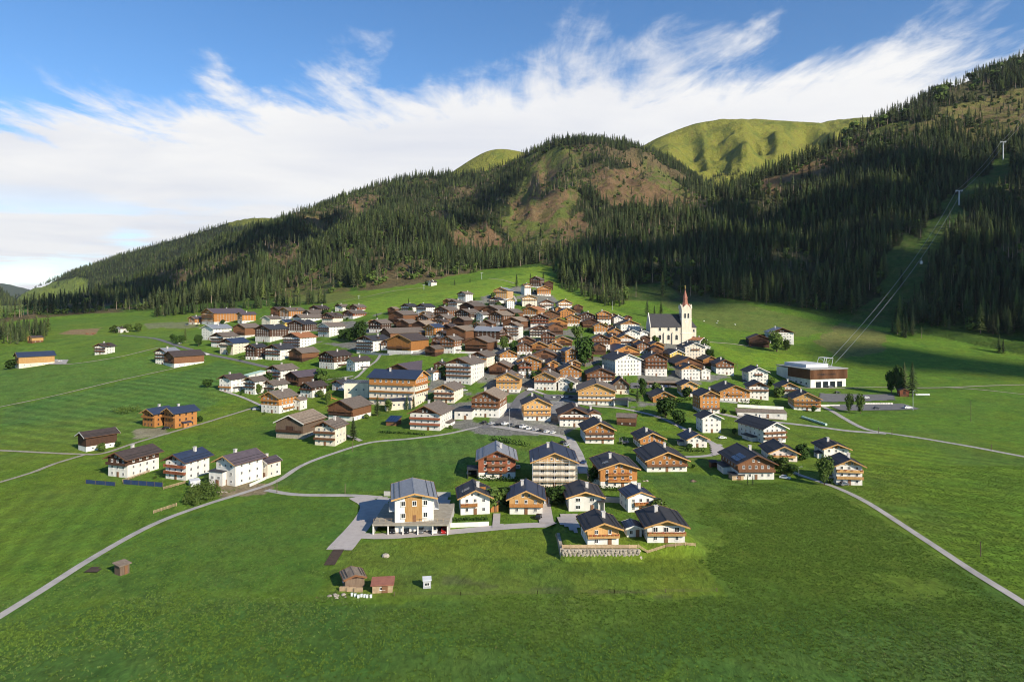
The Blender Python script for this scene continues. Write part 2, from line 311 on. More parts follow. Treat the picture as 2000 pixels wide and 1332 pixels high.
# ------------------------------------------------------------------ terrain sheet
def terrain():
    ys = np.concatenate([np.arange(-200, 90, 15.), np.arange(90, 330, 1.6), np.arange(330, 720, 3.), np.arange(720, 1700, 6.5), np.arange(1700, 3700, 15.), np.arange(3700, 12001, 130.)])
    us = np.linspace(-1.12, 1.12, 820)
    Y, U = np.meshgrid(ys, us, indexing='ij'); X = U*(np.maximum(Y, -200)+240*np.clip(1-Y/900, 0.35, 1))
    Z, own, t = land(X, Y, True)
    nr, nc = X.shape; V = np.stack([X, Y, Z], -1).reshape(-1, 3)
    idx = np.arange(nr*nc).reshape(nr, nc)
    Q = np.stack([idx[:-1, :-1], idx[:-1, 1:], idx[1:, 1:], idx[1:, :-1]], -1).reshape(-1, 4)
    me = bpy.data.meshes.new('terrain'); me.vertices.add(len(V)); me.vertices.foreach_set('co', V.ravel())
    me.loops.add(Q.size); me.loops.foreach_set('vertex_index', Q.ravel().astype(np.int32))
    me.polygons.add(len(Q)); me.polygons.foreach_set('loop_start', np.arange(0, Q.size, 4, dtype=np.int32)); me.polygons.foreach_set('loop_total', np.full(len(Q), 4, np.int32))
    me.polygons.foreach_set('use_smooth', np.ones(len(Q), bool)); me.update(calc_edges=True)
    # land cover: what grows or lies on the ground
    Yp = np.maximum(Y, 60); px, py = topix(X, Yp, Z)
    C = np.empty((nr, nc, 3)); C[:] = (0.094, 0.163, 0.017)
    def lay(mask, col, a=1.0):
        m = (np.asarray(mask, float)*a)[..., None]; C[:] = C*(1-m)+np.array(col)*m
    nA = fbm(X/38, Y/38, 4, 3); nB = fbm(X/11, Y/11, 3, 8); nC = fbm(X/90, Y/90, 3, 19); nG = fbm(X/22, Y/22, 4, 44)
    wob = 9*fbm(X/14, Y/14, 2, 61); wpx = px+wob; wpy = py+wob*0.4
    near = own == 0
    for poly, col, a in FIELDS: lay(near & inpoly(wpx, wpy, poly), col, a)
    lay(near*sstep(nA, 0.05, 0.5)*sstep(Y, 480, 250), (0.078, 0.132, 0.030), 0.5)
    lay(near*sstep(nC, 0.05, 0.55), (0.135, 0.185, 0.016), 0.55)
    lay(near*sstep(-nB, 0.2, 0.6), (0.042, 0.095, 0.014), 0.4)
    for poly, ang, per, a in STRIPES:      # mowing swaths
        q = X*math.cos(ang)+Y*math.sin(ang); st = sstep(np.sin(q*6.2832/per+1.2*fbm(X/30, Y/30, 2, 7)), -.3, .3)
        lay(near & inpoly(wpx, wpy, poly), C*(1+a*(st[..., None]-.5)) if False else (0.085, 0.150, 0.018), 0); C[:] = np.where((near & inpoly(wpx, wpy, poly))[..., None], C*(1+a*(st[..., None]-.5)), C)
    core = near & inpoly(px+3*wob/9, py, CORE)
    lay(core*sstep(nG, 0.00, 0.05), (0.175, 0.165, 0.155), 0.9)
    lay(core*sstep(-nG, 0.04, 0.2), (0.06, 0.12, 0.015), 0.6)
    for poly, col, a in BARE: lay(near & inpoly(px+wob*0.5, py+wob*0.15, poly), col, a)
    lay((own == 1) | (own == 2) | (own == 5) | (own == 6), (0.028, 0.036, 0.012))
    edge = ((own == 1) | (own == 2))*sstep(t, 0.10, 0.02); lay(edge, (0.06, 0.11, 0.015), 0.9)
    hill = (own == 1) | (own == 2)
    nW = 22*fbm(X/60, Y/60, 3, 71)
    nH = fbm(X/150, Y/150, 4, 137); lay((own == 2)*sstep(nH, 0.09, 0.22), (0.135, 0.100, 0.050), 0.88); lay((own == 1)*sstep(nH, 0.26, 0.40), (0.085, 0.080, 0.034), 0.8)
    for poly, k in CLEAR:
        m = hill & inpoly(px+nW, py+nW*0.6, poly)
        lay(m, {'b': (0.17, 0.105, 0.055), 'g': (0.105, 0.125, 0.028), 'y': (0.15, 0.14, 0.04), 'm': (0.06, 0.105, 0.02)}[k], 0.92)
        lay(m*sstep(nB, 0.0, 0.35), {'b': (0.11, 0.105, 0.03), 'g': (0.15, 0.10, 0.055), 'y': (0.17, 0.11, 0.06), 'm': (0.09, 0.11, 0.03)}[k], 0.75)
    lay((own == 3) | (own == 4), (0.190, 0.190, 0.030)); lay(((own == 3) | (own == 4))*sstep(nA, 0.1, 0.5), (0.105, 0.135, 0.022), 0.8)
    lay(((own == 3) | (own == 4))*sstep(nB, 0.35, 0.6), (0.17, 0.12, 0.04), 0.5)
    lay(own == 7, (0.06, 0.075, 0.04))
    lay((own == 5) & inpoly(px, py, [(45,570),(100,552),(150,542),(172,546),(172,572),(120,582),(60,592),(30,592)]), (0.16, 0.20, 0.035))
    lay((own == 5) & inpoly(px, py, [(440,428),(500,420),(545,425),(520,436),(450,444)]), (0.16, 0.17, 0.03), 0.9)
    lay((own == 0) & (Y > 1300), (0.13, 0.17, 0.03))
    a = me.attributes.new('cover', 'FLOAT_COLOR', 'POINT'); a.data.foreach_set('color', np.concatenate([C, (own > 0)[..., None].astype(float)], -1).astype(np.float32).ravel())
    # surface relief and fine colour
    m = bpy.data.materials.new('ground_cover'); m.use_nodes = True; nt = m.node_tree; bs = nt.nodes['Principled BSDF']
    at = nt.nodes.new('ShaderNodeAttribute'); at.attribute_name = 'cover'
    tc = nt.nodes.new('ShaderNodeTexCoord'); mp = nt.nodes.new('ShaderNodeMapping'); nt.links.new(tc.outputs['Object'], mp.inputs[0]); mp.inputs['Scale'].default_value = (1, 0.55, 1); mp.inputs['Rotation'].default_value = (0, 0, 0.5)
    n1 = _noise(nt, mp.outputs[0], 0.9, 6, 0.68, 0.6); n2 = _noise(nt, tc.outputs['Object'], 0.10, 4, 0.6); n3 = _noise(nt, tc.outputs['Object'], 3.2, 3, 0.7)
    hs = nt.nodes.new('ShaderNodeHueSaturation'); nt.links.new(at.outputs['Color'], hs.inputs['Color'])
    n4 = _noise(nt, tc.outputs['Object'], 0.16, 7, 0.66, 0.8); mm = nt.nodes.new('ShaderNodeMath'); mm.operation = 'MULTIPLY'; nt.links.new(_ramp(nt, n1, 0.30, 0.72, 0.66, 1.38), mm.inputs[0]); nt.links.new(_ramp(nt, n4, 0.32, 0.68, 0.76, 1.26), mm.inputs[1]); nt.links.new(mm.outputs[0], hs.inputs['Value']); nt.links.new(_ramp(nt, n2, 0.3, 0.7, 0.488, 0.515), hs.inputs['Hue'])
    c = _mix(nt, _ramp(nt, n2, 0.35, 0.75, 0.0, 0.3), hs.outputs[0], (0.10, 0.145, 0.02))
    nt.links.new(hs.outputs[0], bs.inputs['Base Color']); bs.inputs['Roughness'].default_value = 0.9; bs.inputs['Specular IOR Level'].default_value = 0.12
    b = nt.nodes.new('ShaderNodeBump'); b.inputs['Strength'].default_value = 0.9; b.inputs['Distance'].default_value = 0.55; nt.links.new(n1, b.inputs['Height'])
    b2 = nt.nodes.new('ShaderNodeBump'); b2.inputs['Strength'].default_value = 0.5; b2.inputs['Distance'].default_value = 0.2; nt.links.new(n3, b2.inputs['Height']); nt.links.new(b.outputs[0], b2.inputs['Normal'])
    n5 = _noise(nt, tc.outputs['Object'], 0.035, 9, 0.66, 0.4); b3 = nt.nodes.new('ShaderNodeBump'); nt.links.new(at.outputs['Alpha'], b3.inputs['Strength']); b3.inputs['Distance'].default_value = 16.0; nt.links.new(n5, b3.inputs['Height']); nt.links.new(b2.outputs[0], b3.inputs['Normal'])
    nt.links.new(b3.outputs[0], bs.inputs['Normal'])
    me.materials.append(m); o = link('terrain', me); tag(o, 'green valley meadows rising to forested mountain slopes', kind='structure')
    return o
FIELDS = [  # meadow parcels: outline as seen, grass colour
 ([(-50,1205),(70,1150),(180,1085),(300,1020),(400,985),(330,950),(200,945),(60,960),(-50,990)], (0.092,0.167,0.0194), 0.8),
 ([(-50,1210),(180,1095),(300,1030),(420,990),(520,968),(690,975),(690,1010),(640,1100),(620,1165),(300,1130),(0,1240)], (0.074,0.145,0.0202), 0.85),
 ([(690,1062),(820,1050),(1085,1032),(1100,1090),(1370,1075),(1412,1158),(1000,1162),(640,1170),(650,1110)], (0.121,0.155,0.0269), 0.45),
 ([(-200,1250),(0,1220),(300,1160),(640,1180),(1400,1165),(1420,1200),(1200,1400),(-200,1400)], (0.056,0.115,0.0235), 0.85),
 ([(1260,930),(1350,925),(1500,945),(1620,960),(1800,1060),(2100,1240),(2100,1400),(1250,1400),(1420,1165),(1360,1060),(1300,980)], (0.062,0.125,0.0235), 0.85),
 ([(1560,870),(1690,860),(2100,920),(2100,1230),(1900,1110),(1700,975),(1690,940)], (0.111,0.186,0.0168), 0.85),
 ([(1620,810),(1700,760),(2100,765),(2100,900),(1850,860),(1720,840)], (0.098,0.177,0.0202), 0.8),
 ([(540,945),(600,905),(700,872),(920,842),(1080,855),(1020,868),(900,880),(905,930),(850,955),(600,962)], (0.069,0.141,0.0218), 0.75),
 ([(0,800),(250,745),(430,705),(500,720),(420,790),(260,860),(0,872)], (0.073,0.147,0.0286), 0.8),
 ([(0,725),(200,705),(400,690),(400,700),(260,735),(0,790)], (0.087,0.157,0.0269), 0.8),
 ([(0,690),(140,655),(320,640),(380,665),(300,690),(140,705),(0,715)], (0.108,0.177,0.0202), 0.8),
 ([(640,600),(840,562),(1000,540),(1080,520),(1090,560),(1150,590),(1220,612),(1260,650),(1090,605),(1000,575),(900,585),(800,600),(700,615)], (0.151,0.233,0.0235), 0.9),
 ([(1370,660),(1450,690),(1560,690),(1600,720),(1500,735),(1420,700)], (0.131,0.210,0.0168), 0.9),
 ([(1230,545),(1330,560),(1500,605),(1650,640),(1560,660),(1400,640),(1300,600)], (0.105,0.129,0.0302), 0.8),
 ([(1590,668),(1640,630),(1740,650),(1720,690),(1640,700)], (0.163,0.129,0.0538), 0.6),
]
STRIPES = [([(1560,870),(1690,860),(2100,920),(2100,1230),(1900,1110),(1700,975),(1690,940)], 0.9, 7.0, .30), ([(0,800),(250,745),(430,705),(500,720),(420,790),(260,860),(0,872)], 1.2, 9.0, .30), ([(640,600),(840,562),(1000,540),(1080,520),(1090,560),(1150,590),(1000,575),(800,600)], 1.5, 12.0, .14),
 ([(1260,930),(1500,945),(1620,960),(1800,1060),(2100,1240),(2100,1400),(1250,1400),(1420,1165),(1360,1060)], 0.5, 5.0, .14), ([(-50,1205),(180,1085),(400,985),(330,950),(60,960),(-50,990)], 0.35, 6.0, .24), ([(540,945),(700,872),(920,842),(1080,855),(900,880),(905,930),(600,962)], 0.2, 5.0, .2), ([(1590,668),(1740,650),(2000,700),(2000,750),(1650,750)], 1.4, 8.0, .14)]
CORE = [(505,640),(560,612),(700,625),(760,605),(850,600),(960,575),(1050,545),(1100,600),(1240,630),(1390,690),(1430,735),(1330,760),(1290,790),(1200,800),(1100,850),(960,850),(880,840),(820,780),(860,715),(960,700),(860,695),(720,690),(640,672),(560,690),(505,690)]
BARE = [([(515,965),(540,950),(470,935),(405,950),(430,970)], (0.24,0.17,0.12), 0.8),
 ([(1100,772),(960,790),(955,830),(1080,850),(1090,830)], (0.24,0.23,0.22), 0.8), ([(560,575),(640,560),(700,580),(640,592),(560,592)], (0.13,0.12,0.04), 0.6),
 ([(1300,1165),(1345,1160),(980,1145),(870,1120),(860,1140)], (0.10,0.10,0.05), 0.5), ([(140,645),(200,640),(180,655),(110,652)], (0.25,0.15,0.09), 0.8),
 ([(265,838),(320,835),(330,848),(260,858)], (0.26,0.22,0.16), 0.8), ([(280,632),(370,628),(390,640),(290,642)], (0.20,0.17,0.14), 0.5)]
CLEAR = [([(1022,312),(1085,285),(1150,296),(1138,340),(1125,400),(1100,460),(1070,495),(1010,450),(985,405),(1020,350)], 'g'),
 ([(1035,345),(1100,330),(1120,372),(1085,395),(1030,385)], 'b'), ([(990,395),(1060,385),(1100,405),(1060,430),(1000,430)], 'b'),
 ([(1165,330),(1245,322),(1290,352),(1362,382),(1378,400),(1260,402),(1200,405),(1160,380),(1150,355)], 'b'), ([(1245,318),(1285,330),(1350,375),(1330,385),(1260,350)], 'g'),
 ([(890,440),(955,438),(985,475),(960,492),(890,482)], 'b'), ([(985,430),(1050,440),(1085,500),(1060,515),(1000,490)], 'g'), ([(1085,430),(1150,420),(1150,450),(1075,470)], 'b'),
 ([(548,562),(600,545),(645,540),(690,560),(690,590),(545,600)], 'g'), ([(580,440),(625,425),(640,440),(590,455)], 'b'), ([(690,395),(720,405),(700,425),(680,415)], 'b'), ([(900,335),(980,325),(940,345)], 'g'),
 ([(1480,360),(1560,320),(1690,270),(1690,300),(1600,345),(1500,385)], 'b'), ([(1760,250),(1850,212),(2010,160),(2200,120),(2200,290),(2000,262),(1900,275),(1850,250),(1790,268)], 'y'), ([(1680,262),(1760,230),(1800,270),(1720,300)], 'g'),
 ([(1630,668),(1700,590),(1780,490),(1840,405),(1935,320),(1990,300),(1975,335),(1900,395),(1860,450),(1815,540),(1775,590),(1735,660)], 'm'), ([(1700,520),(1760,450),(1800,470),(1760,530)], 'm'),
 ([(1225,560),(1300,552),(1330,580),(1280,605),(1225,600)], 'm'), ([(280,505),(330,480),(350,490),(300,515)], 'b')]
terrain_o = terrain()

# ------------------------------------------------------------------ trees
def leafmat(name, col, col2, rnd=0.35, trans=0.0):
    m = mat(name, col, 0.85, 0.3, 0.35, col2=col2, rnd=rnd, spec=0.12)
    return m
leafmat('spruce_needles', (0.040, 0.058, 0.018), (0.017, 0.028, 0.010), 0.6)
leafmat('larch_needles', (0.092, 0.116, 0.028), (0.052, 0.070, 0.017), 0.4)
leafmat('pale_spruce_needles', (0.066, 0.080, 0.030), (0.034, 0.044, 0.017), 0.5)
leafmat('broad_leaves', (0.040, 0.075, 0.014), (0.018, 0.040, 0.008), 0.25)
leafmat('light_leaves', (0.085, 0.125, 0.026), (0.045, 0.075, 0.014), 0.25)
mat('spruce_bark', (0.17, 0.115, 0.08), 0.9, 0.4, 3.0, (1, 1, 0.2), rnd=0.3)
mat('pale_bark', (0.30, 0.22, 0.16), 0.9, 0.4, 3.0, (1, 1, 0.2), rnd=0.3)
def conifer_mesh(seed, layers=11, tips=8, base=0.10, rad=0.15, top=1.0, bark='spruce_bark', leaf='spruce_needles', thin=1.0):
    """unit-height spruce: stacked drooping whorls with ragged tips"""
    rr = random.Random(seed); cr = MB(); tr = MB()
    tr.bar((0, 0, -0.03), (0, 0, 0.97), 0.016, 0, 0.002, 5)
    for i in range(layers):
        f = i/(layers-1); zc = base+(top-base)*(f**0.92)*0.955
        r = rad*(1-f)**0.70*rr.uniform(0.80, 1.16)+0.008; h = (top-base)/layers*rr.uniform(1.25, 1.7)
        a0 = rr.uniform(0, 6.28); n = max(5, int(tips*(1-0.35*f))); pts = []
        ox, oy = rr.uniform(-.012, .012)*(1-f), rr.uniform(-.012, .012)*(1-f)
        for k in range(n*2):
            a = a0+math.pi*k/n+rr.uniform(-.12, .12)
            q = r*(rr.uniform(0.78, 1.22) if k % 2 == 0 else rr.uniform(0.38, 0.58))
            pts.append((ox+q*math.cos(a), oy+q*math.sin(a), zc-(h*0.38*rr.uniform(.6, 1.4) if k % 2 == 0 else -h*0.05)))
        apex = (ox, oy, zc+h*0.62)
        if thin < 1 and rr.random() > thin: continue
        for k in range(n*2): cr.face((apex, pts[k], pts[(k+1) % (n*2)]))
    return cr, tr
def join_mesh(name, parts, mats):
    b = MB()
    for i, p in enumerate(parts):
        n = len(b.v); b.v += p.v; b.f += [tuple(n+k for k in f) for f in p.f]; b.m += [i]*len(p.f)
    return b.mesh(name, mats)
TEMPL = []
for nm, kw, mats in (('spruce', dict(seed=1, rad=.185), ('spruce_needles', 'spruce_bark')), ('slim spruce', dict(seed=2, rad=0.145, layers=12), ('spruce_needles', 'spruce_bark')),
                     ('tall bare spruce', dict(seed=3, base=0.45, rad=0.10, layers=7, tips=7), ('pale_spruce_needles', 'pale_bark')), ('larch', dict(seed=4, rad=0.18, layers=10, base=.14), ('larch_needles', 'pale_bark')),
                     ('pale spruce', dict(seed=5, rad=0.165), ('pale_spruce_needles', 'spruce_bark')), ('dead trunk', dict(seed=6, base=0.72, rad=0.035, layers=3, tips=5), ('pale_spruce_needles', 'pale_bark'))):
    c, t_ = conifer_mesh(**kw); me = join_mesh('forest_tree', (c, t_), mats)
    TEMPL.append(bpy.data.objects.new('forest_tree', me))
def bush_mesh(seed):
    rr = random.Random(seed); b = MB(); t = MB(); t.bar((0, 0, -.05), (0, 0, .5), .03, 0, .01, 4); lob = [(rr.uniform(-.2, .2), rr.uniform(-.2, .2), rr.uniform(.25, .7), rr.uniform(.2, .32)) for _ in range(5)]
    for i in range(110):
        x, y, z, r_ = rr.choice(lob); u = Vector((rr.gauss(0, 1), rr.gauss(0, 1), rr.gauss(0, 1))).normalized(); p = Vector((x, y, z))+u*r_*rr.uniform(.7, 1.05); n = (u+Vector((0, 0, .4))).normalized(); a = n.orthogonal().normalized(); c = n.cross(a); s_ = rr.uniform(.07, .14)
        b.face([p+a*s_, p+c*s_, p-a*s_, p-c*s_])
    return b, t
_bm, _tm = bush_mesh(9); TEMPL.append(bpy.data.objects.new('forest_tree', join_mesh('forest_tree', (_bm, _tm), ('light_leaves', 'spruce_bark'))))
def gn_instances(name, pts, scl, rot, typ, templ, label):
    me = bpy.data.meshes.new(name); me.vertices.add(len(pts)); me.vertices.foreach_set('co', np.asarray(pts, np.float32).ravel())
    for an, ty, v in (('isc', 'FLOAT_VECTOR', scl), ('irz', 'FLOAT', rot), ('ity', 'INT', typ)):
        a = me.attributes.new(an, ty, 'POINT'); a.data.foreach_set('vector' if ty == 'FLOAT_VECTOR' else 'value', np.asarray(v, np.int32 if ty == 'INT' else np.float32).ravel())
    g = bpy.data.node_groups.new(name, 'GeometryNodeTree')
    g.interface.new_socket('Geometry', in_out='INPUT', socket_type='NodeSocketGeometry'); g.interface.new_socket('Geometry', in_out='OUTPUT', socket_type='NodeSocketGeometry')
    gi = g.nodes.new('NodeGroupInput'); go = g.nodes.new('NodeGroupOutput'); jn = g.nodes.new('GeometryNodeJoinGeometry')
    def attr(n, dt):
        a = g.nodes.new('GeometryNodeInputNamedAttribute'); a.data_type = dt; a.inputs[0].default_value = n; return a.outputs[0]
    s_, r_, t_ = attr('isc', 'FLOAT_VECTOR'), attr('irz', 'FLOAT'), attr('ity', 'INT')
    cb = g.nodes.new('ShaderNodeCombineXYZ'); g.links.new(r_, cb.inputs[2])
    for k, ob in enumerate(templ):
        if not np.any(np.asarray(typ) == k): continue
        ip = g.nodes.new('GeometryNodeInstanceOnPoints'); oi = g.nodes.new('GeometryNodeObjectInfo'); oi.inputs[0].default_value = ob
        cp = g.nodes.new('FunctionNodeCompare'); cp.data_type = 'INT'; cp.operation = 'EQUAL'
        g.links.new(t_, cp.inputs[2]); cp.inputs[3].default_value = k
        g.links.new(gi.outputs[0], ip.inputs['Points']); g.links.new(cp.outputs[0], ip.inputs['Selection']); g.links.new(oi.outputs['Geometry'], ip.inputs['Instance'])
        g.links.new(cb.outputs[0], ip.inputs['Rotation']); g.links.new(s_, ip.inputs['Scale']); g.links.new(ip.outputs[0], jn.inputs[0])
    g.links.new(jn.outputs[0], go.inputs[0])
    o = link(name, me); md = o.modifiers.new('scatter', 'NODES'); md.node_group = g; tag(o, label, kind='stuff'); return o
CONES = []
for sd, leaf, bark, kw in ((31, 'spruce_needles', 'spruce_bark', dict(layers=15, tips=11, rad=.18)), (32, 'spruce_needles', 'spruce_bark', dict(layers=16, tips=10, rad=0.145)), (33, 'pale_spruce_needles', 'pale_bark', dict(layers=9, tips=9, base=0.42, rad=0.09)),
                           (34, 'larch_needles', 'pale_bark', dict(layers=14, tips=10, rad=.18, base=.13)), (35, 'pale_spruce_needles', 'spruce_bark', dict(layers=15, tips=10, rad=0.165)), (36, 'pale_spruce_needles', 'pale_bark', dict(layers=4, base=.7, rad=.04))):
    c, t_ = conifer_mesh(seed=sd, **kw); CONES.append((c.mesh('crown', (leaf,)), t_.mesh('trunk', (bark,)), leaf))
def conifer(loc, scl, rz, kind, label, group=None):
    e = empty('spruce_tree' if kind != 3 else 'larch_tree', loc, rz); e.scale = scl; c, t_, _ = CONES[kind]
    link('crown', c, e); link('trunk', t_, e); tag(e, label, 'tree', group); return e
def scatter_forest():
    P = []
    for y0, y1, s in ((560, 1350, 6.6), (1350, 2350, 7.4), (2350, 4000, 10.0)):
        ys = np.arange(y0, y1, s); xs = np.arange(-0.85*y1, 0.85*y1, s); Y, X = np.meshgrid(ys, xs, indexing='ij')
        X = X.ravel()+RNG.uniform(-.48, .48, X.size)*s; Y = Y.ravel()+RNG.uniform(-.48, .48, Y.size)*s
        k = np.abs(X) < 0.80*Y+40; P.append(np.stack([X[k], Y[k]], 1))
    P = np.concatenate(P); X, Y = P[:, 0], P[:, 1]
    Z, own, t = land(X, Y, True); px, py = topix(X, Y, Z)
    r = RNG.random(len(X)); n = fbm(X/80, Y/80, 3, 55); n2 = fbm(X/260, Y/260, 3, 77)
    dens = np.zeros(len(X))
    for o_, lo, hi, d in ((1, 0.03, 1.03, .93), (2, 0.025, 1.03, .92), (5, 0.0, 1.02, .92), (6, 0.0, 1.02, .9)): dens = np.where((own == o_) & (t > lo) & (t < hi), d, dens)
    dens = np.where((own == 3) & (t < 0.97), 0.75*sstep(n2+0.35-t*0.7+0.25*(px < 950), 0.0, 0.35), dens); dens = np.where((own == 4) & (t < 0.95), 0.6*sstep(n+0.42-t*1.45, 0.0, 0.4)+.10*sstep(n, .05, .4), dens)
    dens = np.where((own == 1) | (own == 2), dens*sstep(n, -0.72, -0.35), dens)
    nW = 22*fbm(X/60, Y/60, 3, 71); clear = np.zeros(len(X), bool); corr = np.zeros(len(X), bool)
    for poly, k in CLEAR:
        m = inpoly(px+nW, py+nW*0.6, poly) & ((own == 1) | (own == 2)); clear |= m
        if k == 'm': corr |= m
    nH = fbm(X/150, Y/150, 4, 137); rough = ((own == 2) & (nH > 0.12)) | ((own == 1) & (nH > 0.30)); dens = np.where(rough, dens*.42, dens)
    dens = np.where(clear, np.where(own == 1, .16, .09)+0.55*sstep(n, 0.22, 0.42), dens); dens = np.where(corr, 0.015, dens)
    dens = np.where((own == 5) & (inpoly(px, py, [(40,572),(100,552),(150,540),(175,545),(175,575),(120,584),(60,594),(20,594)]) | inpoly(px, py, [(440,430),(500,418),(545,424),(520,437),(450,446)])), 0.04, dens)
    dens = np.where((py > 700) & (px < 1900), 0, dens)
    # the tongue of wood that reaches down between the two meadows
    ton = (own == 0) & inpoly(px, py, [(1088,530),(1092,562),(1140,582),(1180,598),(1216,602),(1224,575),(1215,545),(1150,520),(1100,500)]); dens = np.where(ton, 0.95, dens)
    ton2 = (own == 0) & inpoly(px, py, [(1935,660),(1950,706),(2000,716),(2150,740),(2150,690),(2000,650)]); dens = np.where(ton2, 0.95, dens)
    ton3 = (own == 0) & inpoly(px, py, [(-60,640),(95,640),(92,662),(40,672),(-60,680)]); dens = np.where(ton3, 0.75, dens)
    ton4 = (own == 0) & inpoly(px, py, [(300,612),(480,600),(640,588),(640,594),(480,606),(300,620)]); dens = np.where(ton4, 0.7, dens)
    ton5 = (own == 0) & inpoly(px, py, [(1738,640),(1810,640),(1812,662),(1740,660)]); dens = np.where(ton5, 0.9, dens)
    keep = r < dens; X, Y, Z, own, t, px, py, clear, n, rough = (a[keep] for a in (X, Y, Z, own, t, px, py, clear, n, rough))
    k = len(X); h = np.where(own == 1, RNG.normal(19, 5.2, k), np.where(own == 2, RNG.normal(17, 5, k), RNG.normal(16, 4, k))); h = np.clip(h*(1+0.28*n), 7, 34); h = np.where((t < .12) & (own > 0), h*1.12, h)
    h = np.where((own == 3) | (own == 4), h*np.where(t > .4, 0.34, .62), h)
    h = np.where((own == 0) & (px < 100), h*0.7, h)
    pr = RNG.random(k); typ = np.where(pr < .40, 0, np.where(pr < .62, 1, np.where(pr < .70+.12*np.clip(n, -.5, 1), 3, np.where(pr < .94, 4, 2))))
    edge = clear | rough | ((own == 1) & (t > 0.62) & (n < 0.1)) | ((own == 2) & (n < -0.28) & (t > .15))
    p2_ = RNG.random(k); typ = np.where(edge & (p2_ < 0.55), 2, typ); typ = np.where(clear & (p2_ > 0.90), 5, typ)
    bush = (RNG.random(k) < np.where(clear | rough, .38, .07)) & (own != 0); typ = np.where(bush, 6, typ); h = np.where(bush, np.clip(h*.42, 4, 10), h)
    crest = (own == 1) & (t > .93) & (px > 1650); h = np.where(crest, RNG.uniform(20, 33, k), h); typ = np.where(crest & (RNG.random(k) < .6), 2, typ)
    wdt = h*RNG.uniform(.9, 1.25, k)*np.where(typ == 6, 1.15, 1)*np.where(typ == 2, 1.0, 1.0)
    show = h/Y
    return np.stack([X, Y, Z-0.4], 1), np.stack([wdt, wdt, h], 1), RNG.uniform(0, 6.28, k), typ, own, show, px, py
FP, FS, FR, FT, FO, FSH, FPX, FPY = scatter_forest()
# the 300 that show largest are trees of their own
vis = (FPX > 5) & (FPX < 1995) & (FT < 5)
order = np.argsort(-np.where(vis, FSH, 0)); big = np.zeros(len(FP), bool)
big[order[:300]] = True
for i in np.nonzero(big)[0]:
    x = FPX[i]; k = int(FT[i]); kn = {0: 'dark spruce', 1: 'slim dark spruce', 2: 'tall bare-stemmed spruce', 3: 'pale green larch', 4: 'grey-green spruce', 5: 'bare trunk'}[k]
    if x > 1720: wh = 'at the foot of the steep dark forest, beside the lift corridor'; gr = 'trees at the foot of the lift slope'
    elif x > 1225: wh = 'in the shaded forest edge above the church meadow'; gr = 'trees along the shaded forest edge'
    elif x > 1085: wh = 'in the wedge of forest pointing down to the village'; gr = 'trees in the forest wedge'
    elif x > 640: wh = 'at the forest edge above the sunny hillside meadow'; gr = 'trees above the sunny meadow'
    elif x > 300: wh = 'in the forest edge behind the large roadside inn'; gr = 'trees behind the inn'
    else: wh = 'in the small wood at the far end of the valley field'; gr = 'trees of the valley wood'
    conifer(FP[i], FS[i], FR[i], k, kn+' '+wh, gr+', '+kn)
for o_, nm, lb in ((1, 'forest', 'dense dark conifer forest covering the steep mountainside under the cable lift'), (2, 'forest', 'conifer forest with clearings covering the broad mountain behind the village'), (5, 'forest', 'hazy distant forest on the long ridge closing the valley'), (0, 'forest', 'fringe of woodland along the meadow edges'), (3, 'forest', 'scattered trees on the green alpine summits')):
    m = (FO == o_) & ~big
    if o_ == 5: m |= (FO == 6) & ~big
    if o_ == 3: m |= (FO == 4) & ~big
    if m.sum(): gn_instances(nm, FP[m], FS[m], FR[m], FT[m], TEMPL, lb)
print('forest', len(FP), [int((FO == k).sum()) for k in range(8)])

# ------------------------------------------------------------------ building materials
for nm, c in (('white_plaster', (.75, .715, .645)), ('cream_plaster', (.73, .645, .51)), ('yellow_plaster', (.74, .50, .13)), ('grey_plaster', (.47, .48, .50)), ('pink_plaster', (.74, .64, .56))):
    mat(nm, c, 0.9, 0.26, 0.4, (1.2, 1.2, .35), rnd=0.09, spec=.15)
for nm, c, c2 in (('orange_timber', (.42, .19, .056), (.26, .11, .034)), ('honey_timber', (.52, .315, .125), (.37, .20, .07)), ('brown_timber', (.195, .092, .044), (.105, .048, .025)), ('dark_timber', (.085, .043, .026), (.045, .024, .016)), ('weathered_timber', (.19, .135, .095), (.11, .075, .052)), ('red_timber', (.30, .10, .05), (.20, .065, .035))):
    mat(nm, c, 0.8, .4, 2.2, (3.2, 3.2, .22), col2=c2, rnd=0.22, spec=.2, detail=6)
for nm, c, c2, rg in (('charcoal_roof', (.046, .044, .046), (.027, .026, .028), .6), ('shingle_roof', (.160, .130, .106), (.090, .072, .060), .85), ('dark_brown_roof', (.070, .052, .046), (.038, .029, .027), .75), ('grey_metal_roof', (.23, .245, .27), (.17, .18, .20), .45), ('navy_roof', (.032, .045, .080), (.022, .030, .055), .45), ('tan_roof', (.27, .215, .16), (.16, .12, .088), .85), ('terracotta_roof', (.38, .165, .07), (.25, .10, .045), .8), ('plum_roof', (.095, .075, .085), (.062, .049, .056), .6)):
    mat(nm, c, rg, .3, 1.5, (1, .45, 1), col2=c2, rnd=0.16, spec=.35, detail=7)
mat('white_trim', (.72, .68, .62), .7, .2, 2); mat('window_frame', (.70, .68, .64), .6, .1, 3); mat('brown_frame', (.20, .10, .05), .6, .2, 3)
mat('glass', (.020, .026, .034), .12, .3, .8, spec=.6); mat('solar_glass', (.015, .030, .075), .18, .25, .6, spec=.7); mat('concrete', (.42, .41, .39), .9, .2, .8); mat('steel', (.50, .51, .53), .45, .15, 2, metal=.6); mat('white_steel', (.60, .61, .62), .5, .15, 1)
